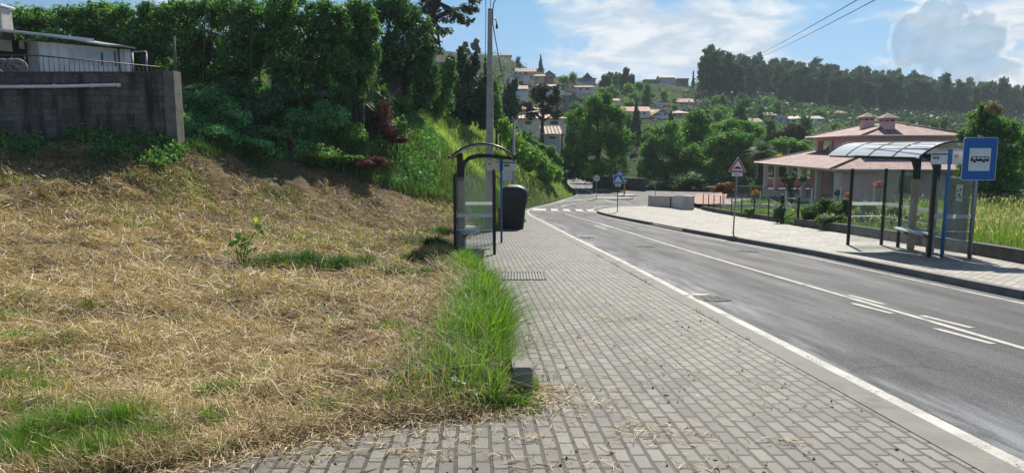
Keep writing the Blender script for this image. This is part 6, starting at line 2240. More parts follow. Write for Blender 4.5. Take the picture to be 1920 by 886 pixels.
YUC = leafmat('yucca_leaf', (.030, .062, .022), (.07, .125, .045), (.14, .21, .09), .3, .04)
for (u, v, y, L, lab) in ((666, 172, 30.6, .75, 'left spiky yucca on the bank under the hedge'), (690, 168, 31.2, .85, 'taller spiky yucca beside the pale weeds'), (680, 192, 30.2, .75, 'lower spiky yucca in front of its neighbours'),
                          (638, 182, 30.2, .7, 'dull spiky yucca half shaded by the hedge'), (716, 178, 32.0, .8, 'spiky yucca nearest the broad dark tree')):
    p = at(u, v, y)
    z = hz(p.x, y)
    rosette('yucca', lab, p.x, y, z, 60, L, .035, YUC, group='yuccas on the bank', stem=max(.1, p.z - z))
p = at(1842, 205, 37.5)
rosette('yucca', 'spiky dracaena head poking out of the rounded evergreen', p.x, 37.5, p.z - .2, 70, .75, .035, YUC, stem=.15)
rng = np.random.default_rng(3)
p = at(1862, 203, 37.3)
root = empty('flower_plume', tuple(p)); tag(root, 'dry beige flower plume on top of the rounded evergreen', 'flower')
v, f, r = leaf_cloud(rng, [(0, 0, 0, .38, .38, .36), (.25, 0, -.1, .3, .3, .3)], 1500, .09, .9, 20)
leafobj('plume', (v, f, r), leafmat('dry_flower', (.16, .12, .075), (.30, .24, .16), (.44, .38, .27), .3), root)
p = at(748, 168, 38); z = hz(p.x, 38)
root = empty('board_fence', (p.x, 36.6, hz(p.x, 36.6))); tag(root, 'few grey upright boards showing between the shrubs', 'fence')
for i in range(4):
    mb = MB(); mb.box((-.22 + .18 * i, 0, .6), (.15, .03, 1.9 - .2 * (i % 2))); mb.build('board', MATS['grey_timber'], root)

for (lab, y, u, bl, n, m_) in (('leafy tree standing beyond the tall grass right of the bus stop', 46, 2060, [(2050, 250, 60, 60), (2080, 310, 70, 50), (2020, 320, 50, 40)], 9000, MIDG),
                               ('dark tree further along the edge of the tall grass', 52, 2240, [(2230, 260, 60, 50), (2260, 320, 70, 40)], 7000, BROAD)):
    ptree('broadleaf_tree', lab, y, u, bl, n, .22, m_, .25)
# palm
y = 72.0
p = at(1427, 285, y); xb = (1424 - 960) / FPX * y
z = hz(xb, y)
root = empty('palm_tree', (xb, y, z)); tag(root, 'shaggy palm tree in front of the round trees', 'palm tree')
hp_ = p.z - z
mb = MB(); mb.tube([(0, 0, -.3), (.05, 0, hp_ * .5), (p.x - xb, 0, hp_)], [.32, .28, .30], 10); mb.build('trunk', flat('palm_trunk', (.06, .048, .036), .95, .3, 4, bump=.8), root)
rng = np.random.default_rng(17)


def fronds(n, L, el0, el1, droop, mat_, name):
    vs, fs, rs = [], [], []
    for i in range(n):
        az = rng.uniform(0, 2 * math.pi); el = rng.uniform(el0, el1); l_ = L * rng.uniform(.8, 1.1)
        hd = np.array([math.cos(az), math.sin(az), 0]); sd_ = np.array([-math.sin(az), math.cos(az), 0])
        tone = rng.uniform(.1, .9)
        pts = [hd * l_ * t * math.cos(el) + np.array([p.x - xb, 0, hp_ + l_ * t * math.sin(el) - droop * l_ * t * t]) for t in np.linspace(.08, 1, 13)]
        for j in range(12):
            for s_ in (-1, 1):
                a, b = pts[j], pts[j + 1]
                ll = .75 * math.sin(math.pi * (.12 + .8 * j / 12)) * (L / 2.2)
                tip = a + (b - a) * 1.6 + sd_ * s_ * ll - np.array([0, 0, .22 * ll])
                o = len(vs)
                vs += [a, a + (b - a) * .55, tip, tip - (b - a) * .12]
                fs.append([o, o + 1, o + 2, o + 3]); rs.append(np.clip(tone + rng.normal(0, .1), 0, 1))
    return leafobj(name, (np.array(vs), np.array(fs), np.array(rs)), mat_, root)


fronds(40, 2.1, -.1, 1.3, .42, leafmat('palm_leaf', (.016, .036, .012), (.036, .066, .022), (.08, .12, .045), .3), 'fronds')
fronds(26, 1.9, -.9, -.2, .35, leafmat('dry_palm_leaf', (.07, .055, .028), (.15, .12, .06), (.26, .21, .11), .3), 'dead_fronds')
v, f, r = leaf_cloud(rng, [(1.45, -1.0, hp_ - .45, .3, .3, .38)], 300, .14, .8, 12)
leafobj('yellow_flowers', (v, f, r), leafmat('yellow_flower', (.55, .36, .02), (.72, .52, .05), (.8, .65, .15), .3), root)

# cypresses and distinct far trees


def cone_blobs(u, vt, vb, r, n=7):
    out = []
    for i in range(n):
        t = (i + .5) / n
        out.append((u, vt + (vb - vt) * t, max(1.2, r * (t ** .8) * (1 if t < .8 else .85)), (vb - vt) / n * .95))
    return out


def ctree(label, u, vt, vb, r, y, n, leaf, mat_=None, name='cypress_tree'):
    return ptree(name, label, y, u, cone_blobs(u, vt, vb, r), n, leaf, mat_ or CONIF, .15, vb=vb, limbs=0, sub=20, spread=.25, expl=False, mult=1.0)


ctree('tall pointed cypress standing against the sky on the village ridge', 1014, 104, 131, 5.5, hill_y(1014, 136) - 2, 1600, .7)
ctree('dark cypress before the long white house', 1193, 193, 250, 12, 128, 4500, .42)
ctree('small dark conifer right of the white gable fronted house', 1258, 208, 232, 8, 150, 1500, .5)
ctree('slim conifer at the left end of the wooded hill', 1300, 135, 163, 4, hill_y(1300, 170) , 800, .8)
G2 = 'dark grove on the ridge'
for k_, (u, vt, r_) in enumerate(((1133, 140, 8), (1144, 133, 9), (1156, 135, 10), (1168, 137, 10), (1175, 125, 8), (1184, 138, 9))):
    yy = hill_y(u, 172)
    ptree('grove_tree', 'dark evergreen in the dense grove on the ridge', yy, u, [(u, vt + 10, r_ * .8, 10), (u - 2, vt + 22, r_ * 1.1, 12), (u + 2, vt + 32, r_ * 1.1, 10)], 1600, .95, CONIF, .3, group=G2, limbs=1)
for k_, (lab, u, vt, vb, r_) in enumerate((('feathery far eucalyptus above the dark conifer clump, the left one', 872, 78, 108, 9), ('feathery far eucalyptus above the dark conifer clump, the right one', 893, 72, 106, 9))):
    ptree('eucalyptus_tree', lab, 190, u, [(u, vt + 6, r_ * .6, 7), (u - 4, vt + 14, r_ * .8, 7), (u + 4, vt + 20, r_ * .7, 7)], 1300, .7, EUCA, .3, limbs=2)

# ------------------------------------------------------------------ trees scattered over the village slope and the valley
rngv = np.random.default_rng(23)


def proto(kind, rng):
    """unit far tree as one mesh with foliage and stem; metres, base at z=0"""
    if kind == 'round':
        bl = [(rng.uniform(-.6, .6), rng.uniform(-.6, .6), rng.uniform(2.0, 4.2), rng.uniform(1.5, 2.3), rng.uniform(1.5, 2.3), rng.uniform(1.2, 1.9)) for _ in range(5)]
        n, s_, m = 1300, .62, MIDG
    elif kind == 'tall':
        bl = [(rng.uniform(-.5, .5), rng.uniform(-.5, .5), 2.0 + i * 1.3, 1.9 - i * .12, 1.9 - i * .12, 1.3) for i in range(5)]
        n, s_, m = 1400, .62, BROAD
    elif kind == 'light':
        bl = [(rng.uniform(-1.0, 1.0), rng.uniform(-.8, .8), rng.uniform(1.2, 2.4), rng.uniform(1.1, 1.7), rng.uniform(1.1, 1.7), rng.uniform(.9, 1.3)) for _ in range(4)]
        n, s_, m = 900, .55, BRIGHT
    elif kind == 'forest':
        h = rng.uniform(13, 18)
        bl = []
        for i in range(12):
            t = rng.uniform(.38, 1)
            a = rng.uniform(0, 6.28); d = rng.uniform(.8, 3.6) * (1.15 - t * .75)
            bl.append((math.cos(a) * d, math.sin(a) * d, h * t, rng.uniform(1.1, 2.0), rng.uniform(1.1, 2.0), rng.uniform(.7, 1.4)))
        bl += [(0, 0, h * .5, 3.0, 3.0, 2.8), (rng.uniform(-.6, .6), 0, h * .95, 1.4, 1.4, 1.4), (0, 0, h * .28, 3.0, 3.0, 2.8), (0, 0, h * .74, 2.3, 2.3, 2.2)]
        n, s_, m = 2700, .95, FOREST
    v, f, r = leaf_cloud(rng, bl, n, s_, .85, 14, .6, .3, .04)
    top = max(b[2] for b in bl)
    mb = MB()
    mb.tube([(0, 0, -1.5), (.1, 0, top * .5), (0, 0, top * .9)], [.3, .22, .08] if kind == 'forest' else [.2, .15, .05], 5, cap=False)
    tv = np.array([tuple(p) for p in mb.v]); tf = np.array(mb.f)
    V = np.concatenate([v, tv]); F_ = np.concatenate([f, tf + len(v)])
    mi = np.r_[np.zeros(len(f), int), np.ones(len(tf), int)]
    return npmesh('far_tree', V, F_, [m, PALEBARK if kind == 'forest' else BARK], np.r_[r, np.full(len(tf), .5)], mi)


PRO = {k_: [proto(k_, rngv) for _ in range(4 if k_ != 'forest' else 6)] for k_ in ('round', 'tall', 'light', 'forest')}
placed = []


def put_far(name, kind, x, y, s_, label, cat, group, rng):
    o = bpy.data.objects.new(name, PRO[kind][rng.integers(len(PRO[kind]))])
    o.location = (x, y, hill_z(x, y) - .15)
    o.rotation_euler = (0, 0, rng.uniform(0, 6.28))
    o.scale = (s_ * rng.uniform(.85, 1.15), s_ * rng.uniform(.85, 1.15), s_ * rng.uniform(.85, 1.15))
    link(o)
    return tag(o, label, cat, group)


cnt = 0
LBL = {'round': ('rounded green tree on the village slope', 'rounded trees on the village slope'), 'tall': ('taller dark tree on the village slope', 'tall dark trees on the village slope'), 'light': ('pale green shrub on the village slope', 'pale shrubs on the village slope')}
tries = 0
while cnt < 150 and tries < 4000:
    tries += 1
    u = rngv.uniform(905, 1600)
    if u < 1130 and rngv.random() < .6:
        continue
    v = rngv.uniform(128 if u < 1000 else 150, 275)
    yy = hill_y(u, v)
    if yy < 100 or yy > 320 or (1325 < u and v < 196):
        continue
    kind = ('round', 'tall', 'light')[rngv.choice(3, p=(.35, .2, .45))]
    s_ = rngv.uniform(.5, 1.05)
    hpx = (5.5 if kind != 'light' else 3.2) * s_ * FPX / yy
    wpx = 2.4 * s_ * FPX / yy
    bad = False
    for (a, b, c, d, hy_) in HBOX:
        if yy < hy_ + 9 and u + wpx > a and u - wpx < b and v > c and v - hpx < d + 1:
            bad = True
        if abs(yy - hy_ - 4) < 7 and a - 2 < u < b + 2:
            bad = True
    if bad:
        continue
    put_far('slope_tree' if kind != 'light' else 'slope_shrub', kind, (u - 960) / FPX * yy, yy, s_, LBL[kind][0], 'tree' if kind != 'light' else 'shrub', LBL[kind][1], rngv)
    cnt += 1

# the eucalyptus wood on the right hand hill: every tree its own object
fc = 0
for i, u in enumerate(list(np.arange(1314, 1480, 9.2)) + list(np.arange(1480, 2000, 13.0))):
    ys = np.arange(240, 560, 6.0)
    vv = np.array([hill_v(u, q_) for q_ in ys])
    yc = ys[int(np.argmin(vv))]
    lim = np.interp(u, [1310, 1420, 1500, 1600, 1920], [190, 192, 206, 236, 252])
    rows = [1.0, .93, .84, .75, .66, .57] if u < 1480 else ([1.0, .90, .80, .70, .60] if u < 1700 else [1.0, .87, .74, .62])
    for k_, q_ in enumerate(rows):
        yy = yc * q_ + rngv.uniform(-8, 8)
        uu = u + rngv.uniform(-5, 5) + (k_ % 2) * 5.5
        if hill_v(uu, yy) > lim or fc >= 296:
            continue
        s_ = rngv.uniform(.85, 1.12) * (1.0 if uu < 1480 else 1.0)
        if uu > 1700:
            s_ *= .92
        put_far('wood_tree', 'forest', (uu - 960) / FPX * yy, yy, s_, 'tall eucalyptus in the dense wood on the right hand hill', 'tree', 'trees of the wood on the hill', rngv)
        fc += 1


def on_hill(rng, n, ur, yr, test=None):
    u = rng.uniform(*ur, n); y = rng.uniform(*yr, n)
    out = []
    for a, b in zip(u, y):
        if test and not test(a, hill_v(a, b)):
            continue
        x = (a - 960) / FPX * b
        out.append((x, b, hill_z(x, b)))
    return np.array(out)


def brush(name, label, P, per, rad_, size, mat_, rng, kind='stuff', cat=None, hz_=.5):
    c = np.repeat(P, per, 0) + rng.normal(size=(len(P) * per, 3)) * np.array([rad_, rad_, rad_ * hz_])
    c[:, 2] += rad_ * .35
    n = len(c)
    nr = rng.normal(size=(n, 3)) * .8 + np.array([0, -.2, .7])
    tone = np.clip(np.repeat(rng.normal(.5, .2, len(P)), per) + rng.normal(0, .13, n), 0, 1)
    return tag(leafobj(name, quads(rng, c, nr, size * rng.uniform(.6, 1.3, n), .6, tone), mat_), label, cat, kind=kind)


P = on_hill(rngv, 4200, (1300, 2600), (190, 440), lambda u, v: v < np.interp(u, [1310, 1500, 1600, 1920], [225, 228, 245, 262]))
brush('undergrowth', 'dark undergrowth under the wood on the hill', P, 14, 2.6, 1.3, CONIF, rngv, cat='undergrowth')
P = on_hill(rngv, 1900, (900, 1900), (100, 320), lambda u, v: not any(a < u < b and c < v < d + 3 for a, b, c, d, _ in HBOX))
brush('hillside_brush', 'mixed scrub between the houses of the village slope', P, 16, 1.6, .7, BROAD, rngv, cat='scrub')
for k_, (uc, yc) in enumerate(((1345, 105), (1420, 118), (1540, 120), (1600, 112), (1660, 125), (1705, 105), (1580, 140), (1500, 150), (1640, 160), (1740, 150), (1820, 110), (1880, 120), (1780, 130), (1700, 170), (1560, 175), (1220, 112), (1190, 135), (1310, 135), (1360, 140), (1440, 138), (1850, 160), (1910, 150), (1620, 190), (1760, 185), (1070, 140))):
    put_far('valley_tree', ('round', 'tall')[k_ % 2], (uc - 960) / FPX * yc, float(yc), rngv.uniform(.45, .8), 'bushy tree in the valley below the wooded hill', 'tree', 'trees in the valley', rngv)

# ------------------------------------------------------------------ the planted bank
rng = np.random.default_rng(41)


def gbush(name, label, u, v, ru, rv, y, n, leaf, mat_, cat='bush', group=None, more=(), aspect=.6, sub=18, stems=3, bark=None, crown='foliage'):
    """shrub standing on the ground, outline given in picture units at distance y"""
    c = at(u, v, y)
    k_ = y / FPX
    x = c.x; z = hz(x, y)
    root = empty(name, (x, y, z)); tag(root, label, cat, group)
    bl = [(0, 0, max(c.z - z, rv * k_ * .55), ru * k_, ru * k_ * .8, rv * k_)]
    for (du, dv, r1, r2) in more:
        bl.append((du * k_, rng.uniform(-.2, .2), max(c.z - dv * k_ - z, r2 * k_ * .5), r1 * k_, r1 * k_ * .8, r2 * k_))
    leafobj(crown, leaf_cloud(rng, explode(rng, bl, 6), int(n * 1.3), leaf * .9, .8, 8, aspect, up=.6), mat_, root)
    mb = MB()
    for i in range(stems):
        a = rng.uniform(0, 6.28)
        mb.tube([(.05 * math.cos(a), .05 * math.sin(a), -.2), (ru * k_ * .3 * math.cos(a), ru * k_ * .3 * math.sin(a), bl[0][2])], [.025, .01], 5)
    mb.build('stems', bark or BARK, root)
    return root


GB = 'shrubs covering the bank'
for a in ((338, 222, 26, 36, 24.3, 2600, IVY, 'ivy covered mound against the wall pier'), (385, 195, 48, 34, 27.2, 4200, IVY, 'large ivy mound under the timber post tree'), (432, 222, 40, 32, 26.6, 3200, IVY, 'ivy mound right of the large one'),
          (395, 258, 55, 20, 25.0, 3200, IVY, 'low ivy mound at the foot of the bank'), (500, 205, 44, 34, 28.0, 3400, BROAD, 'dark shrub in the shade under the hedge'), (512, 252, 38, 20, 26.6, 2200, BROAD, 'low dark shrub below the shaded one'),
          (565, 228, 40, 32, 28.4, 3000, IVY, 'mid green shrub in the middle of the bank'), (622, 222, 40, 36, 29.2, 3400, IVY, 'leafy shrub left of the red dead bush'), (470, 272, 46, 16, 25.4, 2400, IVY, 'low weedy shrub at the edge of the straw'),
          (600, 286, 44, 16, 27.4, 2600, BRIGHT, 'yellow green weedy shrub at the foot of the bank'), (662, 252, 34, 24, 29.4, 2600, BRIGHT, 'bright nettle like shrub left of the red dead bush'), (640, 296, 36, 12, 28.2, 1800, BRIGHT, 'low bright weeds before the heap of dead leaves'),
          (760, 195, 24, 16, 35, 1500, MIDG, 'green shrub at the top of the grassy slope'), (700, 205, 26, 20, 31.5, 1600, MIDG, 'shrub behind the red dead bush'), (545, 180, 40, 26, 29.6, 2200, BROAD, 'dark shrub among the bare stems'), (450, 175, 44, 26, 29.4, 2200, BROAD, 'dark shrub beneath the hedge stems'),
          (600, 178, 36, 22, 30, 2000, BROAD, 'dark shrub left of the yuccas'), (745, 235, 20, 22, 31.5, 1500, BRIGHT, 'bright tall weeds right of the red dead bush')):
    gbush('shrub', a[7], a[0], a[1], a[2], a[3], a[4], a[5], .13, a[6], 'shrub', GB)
gbush('dead_bush', 'tall rust red dead bush on the bank', 716, 215, 25, 34, 31, 3600, .14, DEAD, 'dead bush', 'dead bushes on the bank', [(6, 25, 28, 22), (28, 46, 28, 10)], .4)
gbush('dead_bush', 'low heap of rust red dead leaves at the foot of the bank', 690, 305, 42, 14, 28.5, 2400, .13, DEAD, 'dead bush', 'dead bushes on the bank', [(-40, 8, 22, 6)], .4)
gbush('dead_bush', 'small rust red dead shoot at the edge of the straw', 545, 272, 8, 17, 26.4, 300, .13, DEAD, 'dead bush', 'dead bushes on the bank', (), .4)


def scatter(n, test, xr, yr, power=1.2, near=3.0):
    """points on the ground, denser near the viewer"""
    out_x, out_y = [], []
    tot = 0
    while tot < n:
        m = n * 2
        q = rng.random(m)
        if power:
            a, b = yr[0] ** (-power), yr[1] ** (-power)
            y = (a + (b - a) * q) ** (-1 / power)
        else:
            y = yr[0] + (yr[1] - yr[0]) * q
        x = xr[0](y) + (xr[1](y) - xr[0](y)) * rng.random(m)
        ok = test(x, y)
        out_x.append(x[ok]); out_y.append(y[ok]); tot += int(ok.sum())
        if tot == 0:
            break
    x = np.concatenate(out_x)[:n]; y = np.concatenate(out_y)[:n]
    return x, y, H(x, y)


wide = (lambda y: -.86 * y - 1.0, lambda y: XL(y))
# ivy and creepers covering the bank between the shrubs
x, y, z = scatter(30000, lambda x, y: (y > YF(x) + .1) & (y < YF(x) + 7.5) & (x < -3.4) & (x > -12.6) & (fbm(x * .7, y * .7, 77, 3) > -.5), (lambda y: -13 + 0 * y, lambda y: -3 + 0 * y), (23, 37), 0)
n = len(x)
nr = rng.normal(size=(n, 3)) * .6 + np.array([.1, -.5, .7])
tag(leafobj('ivy_cover', quads(rng, np.stack([x, y, z + np.abs(rng.normal(0, .14, n))], 1), nr, rng.uniform(.08, .19, n), .65, np.clip(.45 + .28 * fbm(x, y, 4, 3) + rng.normal(0, .15, n), 0, 1)), IVY), 'ivy and creepers covering the bank', 'ivy', kind='stuff')
# weeds along the foot of the retaining wall
x, y, z = scatter(9000, lambda x, y: fbm(x * 1.2, y * 1.2, 8, 3) > -.35, (lambda y: -19 + 0 * y, lambda y: -10.6 + 0 * y), (21.3, 23.0), 0)
n = len(x)
tag(leafobj('wall_foot_weeds', quads(rng, np.stack([x, y, z + np.abs(rng.normal(0, .16, n))], 1), rng.normal(size=(n, 3)) * .7 + np.array([0, -.4, .7]), rng.uniform(.08, .18, n), .55, np.clip(rng.normal(.45, .2, n), 0, 1)), MIDG), 'weeds along the foot of the block wall', 'weeds', kind='stuff')

# ------------------------------------------------------------------ straw
isfield = lambda x, y: (x < XL(y) - .02) & (straw_zone(x, y) > .5)
patch = lambda x, y: fbm(x * .9, y * .9, 51, 4)
x, y, z = scatter(170000, lambda x, y: isfield(x, y) & (patch(x, y) > -.35 + np.interp(y, [14, 20], [0, .25]) + .25 * (fbm(x * 1.9, y * 1.9, 57, 3) > .55) + 1.1 * (rng.random(len(x)) - .5)), wide, (2.6, 30), 1.1)
n = len(x)
k_ = np.clip(y / 5, .8, 3.2)
tone = np.clip(.46 + .30 * patch(x, y) + rng.normal(0, .22, n), 0, 1)
dat = sticks(rng, x, y, z + np.abs(rng.normal(0, .012, n)) + .004, (.04 + .24 * rng.random(n) ** 2.2) * np.clip(k_, 1, 2), .0034 * k_ * rng.uniform(.5, 1.5, n), tone, .28)
tag(leafobj('straw', dat, STRAW), 'mown dry straw lying over the field', 'straw', kind='stuff')
# raked streaks of straw on the bank
x, y, z = scatter(36000, lambda x, y: isfield(x, y) & (y > 15) & (fbm(x * 1.1 + y * 1.3, (y - x * .7) * .35, 93, 4) > -.25 + .5 * (rng.random(len(x)) - .5)), (lambda y: -.86 * y - 1.0, lambda y: XL(y)), (15, 30.5), 0)
n = len(x)
tag(leafobj('bank_straw', sticks(rng, x, y, z + .008 + np.abs(rng.normal(0, .03, n)), rng.uniform(.08, .30, n), .012 * rng.uniform(.5, 1.5, n), np.clip(.27 + .25 * fbm(x * 1.3, y * 1.3, 95, 3) + rng.normal(0, .2, n), 0, 1), .4), STRAW), 'raked straw in streaks over the bank', 'straw', kind='stuff')
# small raked tussocks of straw
cx, cy, cz = scatter(900, lambda x, y: isfield(x, y), wide, (3.2, 28), 1.0)
per = 46
k_ = np.clip(cy / 6, .8, 2.6)
x = np.repeat(cx, per) + rng.normal(size=900 * per) * np.repeat(.12 * k_, per); y = np.repeat(cy, per) + rng.normal(size=900 * per) * np.repeat(.09 * k_, per)
hump_ = np.repeat(rng.uniform(.03, .15, 900), per) * np.exp(-((x - np.repeat(cx, per)) ** 2 + (y - np.repeat(cy, per)) ** 2) / (2 * (.11 * np.repeat(k_, per)) ** 2))
n = len(x); kk = np.repeat(k_, per)
ok = x < XL(y) - .02
dat = sticks(rng, x[ok], y[ok], (H(x, y) + hump_ * rng.uniform(.2, 1, n))[ok], (rng.uniform(.06, .2, n) * np.clip(kk, 1, 1.8))[ok], (.0045 * kk * rng.uniform(.7, 1.5, n))[ok], np.clip(np.repeat(rng.normal(.5, .2, 900), per) + rng.normal(0, .15, n), 0, 1)[ok], .55)
tag(leafobj('straw_tussocks', dat, STRAW), 'tangled little heaps of straw on the field', 'straw', kind='stuff')


def clump(lst, mat_, name, label, cat='grass'):
    """grass tufts: (u, v, radius m, count, height m)"""
    X, Y, HH, TT = [], [], [], []
    for (u, v, r_, n, h) in lst:
        # ground point under the pixel
        lo, hi = 2.0, 60.0
        for _ in range(40):
            m = (lo + hi) / 2
            q = at(u, v, m)
            if q.z > hz(q.x, m): lo = m
            else: hi = m
        q = at(u, v, lo)
        a = rng.uniform(0, 6.28, n); d = np.abs(rng.normal(0, .5, n)) * r_
        x = q.x + np.cos(a) * d; y = q.y + np.sin(a) * d * .8
        k2 = np.exp(-(d / r_) ** 2)
        X.append(x); Y.append(y); HH.append(h * (.35 + .65 * k2) * rng.uniform(.6, 1.2, n)); TT.append(np.clip(rng.normal(.5, .2, n), 0, 1))
    x, y, h, t = map(np.concatenate, (X, Y, HH, TT))
    ok = x < XL(y) + .03
    x, y, h, t = x[ok], y[ok], h[ok], t[ok]
    w = np.clip(.0035 * np.clip(y / 4, 1, 4), 0, .016) * rng.uniform(.8, 1.5, len(x))
    return tag(leafobj(name, blades(rng, x, y, H(x, y) - .01, h, w, .75, t), mat_), label, cat, kind='stuff')


clump([(330, 850, .4, 500, .14), (420, 840, .3, 300, .1), (80, 740, .5, 500, .16), (160, 760, .4, 400, .14), (250, 770, .35, 300, .12), (540, 800, .25, 220, .1), (680, 760, .25, 220, .1), (340, 690, .4, 220, .1), (130, 640, .6, 420, .12), (60, 560, .6, 420, .12), (420, 560, .5, 260, .1), (560, 580, .5, 260, .1), (720, 620, .35, 260, .12), (780, 640, .3, 260, .14), (60, 835, .5, 1900, .22), (150, 815, .5, 2000, .22), (230, 800, .45, 1500, .20), (30, 870, .5, 1500, .22), (190, 860, .5, 1700, .2), (285, 835, .35, 900, .17), (100, 870, .5, 1400, .2), (110, 780, .35, 500, .15), (30, 780, .4, 500, .16),
       (395, 740, .26, 500, .14), (440, 735, .22, 350, .13), (395, 795, .30, 600, .15), (610, 770, .28, 400, .12), (500, 700, .28, 350, .12), (40, 640, .55, 700, .16), (90, 690, .5, 500, .14), (20, 600, .5, 450, .15), (620, 735, .22, 250, .1),
       (560, 740, .25, 260, .1), (640, 600, .3, 200, .10), (170, 575, .3, 350, .12), (20, 720, .5, 600, .16), (330, 600, .4, 200, .1), (480, 620, .3, 160, .1), (260, 700, .4, 240, .1), (700, 700, .3, 240, .1), (745, 760, .25, 320, .12)],
      GRASSM, 'field_weeds', 'fresh green weeds sprouting through the mown straw')
clump([(520, 500, .7, 900, .32), (580, 498, .8, 1100, .36), (640, 502, .7, 900, .32), (690, 500, .6, 700, .3), (470, 502, .5, 420, .25), (740, 515, .5, 450, .25), (780, 490, .6, 700, .3), (820, 465, .7, 1300, .35), (830, 440, .8, 1300, .35), (790, 462, .7, 800, .3), (835, 490, .4, 800, .3), (800, 520, .4, 400, .25),
       (190, 305, 1.4, 500, .3), (420, 285, 1.3, 900, .45), (470, 300, 1.1, 600, .4), (60, 300, 1.2, 300, .3), (440, 485, .4, 240, .22), (520, 370, .9, 300, .2), (380, 285, .9, 500, .4)],
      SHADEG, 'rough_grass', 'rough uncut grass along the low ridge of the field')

# tall bright grass along the edging wall
N_ = 15000
y = 5.0 + (16.4 - 5.0) * rng.random(N_) ** 1.35
wdt = np.interp(y, [5, 5.6, 8, 11, 13, 16.4], [.65, .95, .85, .62, .5, .45])
s_ = rng.beta(1.3, 2.0, N_)
x = np.where(y < 5.45, .12, XL(y) - .10) - s_ * wdt
lump = .5 + .5 * fbm(x * 2.2, y * 1.6, 66, 3)
h = np.where((y < 5.7) & (s_ < .3), .5, 1.0) * (.22 + .36 * rng.random(N_)) * np.interp(s_, [0, .3, 1], [1.0, 1.05, .5]) * np.clip(.55 + .6 * lump, .4, 1.25) * np.interp(y, [5, 5.5, 6.2, 16.4], [.6, .95, 1.1, .85])
dat = blades(rng, x, y, H(x, y) - .02, h, .0095 * np.clip(y / 6.5, 1, 2) * rng.uniform(.5, 1.5, N_), .8, np.clip(rng.normal(.5, .28, N_), 0, 1), 4, np.where(s_ < .35, .55 * rng.random(N_), .1))
tag(leafobj('tall_grass', dat, GRASSM), 'tall bright green grass growing along the edging wall', 'tall grass', kind='stuff')
# dead blades and broad weeds mixed into the verge
N_ = 1900
y = 5.0 + 11.2 * rng.random(N_) ** 1.3
wd2 = np.interp(y, [5, 5.6, 8, 11, 16.4], [.7, 1.05, .95, .7, .5])
x = XL(y) - .12 - rng.random(N_) * wd2
dat = blades(rng, x, y, H(x, y) - .02, rng.uniform(.15, .52, N_), .006 * np.clip(y / 6.5, 1, 2) * rng.uniform(.5, 1.4, N_), .9, np.clip(rng.normal(.5, .25, N_), 0, 1), 3)
tag(leafobj('dead_grass', dat, STRAW), 'dry dead blades mixed in the verge grass', 'dead grass', kind='stuff')
N_ = 1500
y = 5.0 + 9 * rng.random(N_) ** 1.4
wd2 = np.interp(y, [5, 5.6, 8, 11, 16.4], [.8, 1.1, .95, .7, .55])
x = XL(y) - .12 - rng.random(N_) ** .7 * wd2
cc = np.stack([x, y, H(x, y) + rng.uniform(.02, .20, N_)], 1)
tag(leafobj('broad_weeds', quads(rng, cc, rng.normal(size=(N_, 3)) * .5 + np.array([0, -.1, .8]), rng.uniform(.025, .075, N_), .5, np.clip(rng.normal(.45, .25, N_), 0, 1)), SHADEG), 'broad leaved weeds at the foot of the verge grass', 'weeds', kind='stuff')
# mossy tufts and stubble on the bank
x, y, z = scatter(24000, lambda x, y: isfield(x, y) & (y > 15.5) & (fbm(x * .9 + .6 * y, y * .5, 91, 3) > .22), (lambda y: -.86 * y - 1.0, lambda y: XL(y)), (15.5, 30), 0)
n = len(x)
tag(leafobj('bank_moss_grass', blades(rng, x, y, z - .01, rng.uniform(.03, .12, n), .02 * rng.uniform(.6, 1.5, n), .9, np.clip(rng.normal(.55, .22, n), 0, 1), 2), GRASSY), 'yellowish mossy tufts on the mown bank', 'grass', kind='stuff')
x, y, z = scatter(5200, lambda x, y: isfield(x, y) & (fbm(x * 1.4, y * 1.4, 15, 3) > .1), wide, (3, 26), 1.0)
n = len(x)
tag(leafobj('field_leaves', quads(rng, np.stack([x, y, z + .012], 1), rng.normal(size=(n, 3)) * .5 + np.array([0, 0, .8]), rng.uniform(.03, .09, n) * np.clip(y / 7, .8, 2), .5, rng.random(n)), leafmat('withered_leaf', (.035, .025, .015), (.10, .085, .03), (.16, .16, .05), .25, .02)), 'withered leaves and small weeds among the straw', 'leaves', kind='stuff')
N_ = 2600
y = 4.85 + .75 * rng.random(N_); x = .22 - 1.2 * rng.random(N_) ** 1.2
dat = blades(rng, x, y, np.where(x < XL(y), H(x, y), R(y)) - .01, rng.uniform(.06, .2, N_) * np.where((x > -.06) & (y < 5.4), .35, 1.0), .005 * rng.uniform(.7, 1.4, N_), .9, np.clip(rng.normal(.45, .2, N_), 0, 1), 3)
tag(leafobj('trailing_grass', dat, GRASSM), 'short trailing grass spilling onto the paving by the concrete block', 'grass', kind='stuff')
# grass growing from the paving joints beside the wall and along the kerb
N_ = 1500
y = 5.0 + 12 * rng.random(N_) ** 1.4
x = np.where(rng.random(N_) < .55, XL(y) + np.abs(rng.normal(0, .10, N_)) + .05, KL(y) - .245 + rng.normal(0, .015, N_))
ok = fbm(x * 3, y * 2.2, 5, 3) > .1
x, y = x[ok], y[ok]
dat = blades(rng, x, y, R(y), rng.uniform(.015, .06, len(x)), .006 * rng.uniform(.7, 1.4, len(x)), .9, None, 2)
tag(leafobj('joint_weeds', dat, SHADEG), 'tiny weeds in the paving joints', 'weeds', kind='stuff')
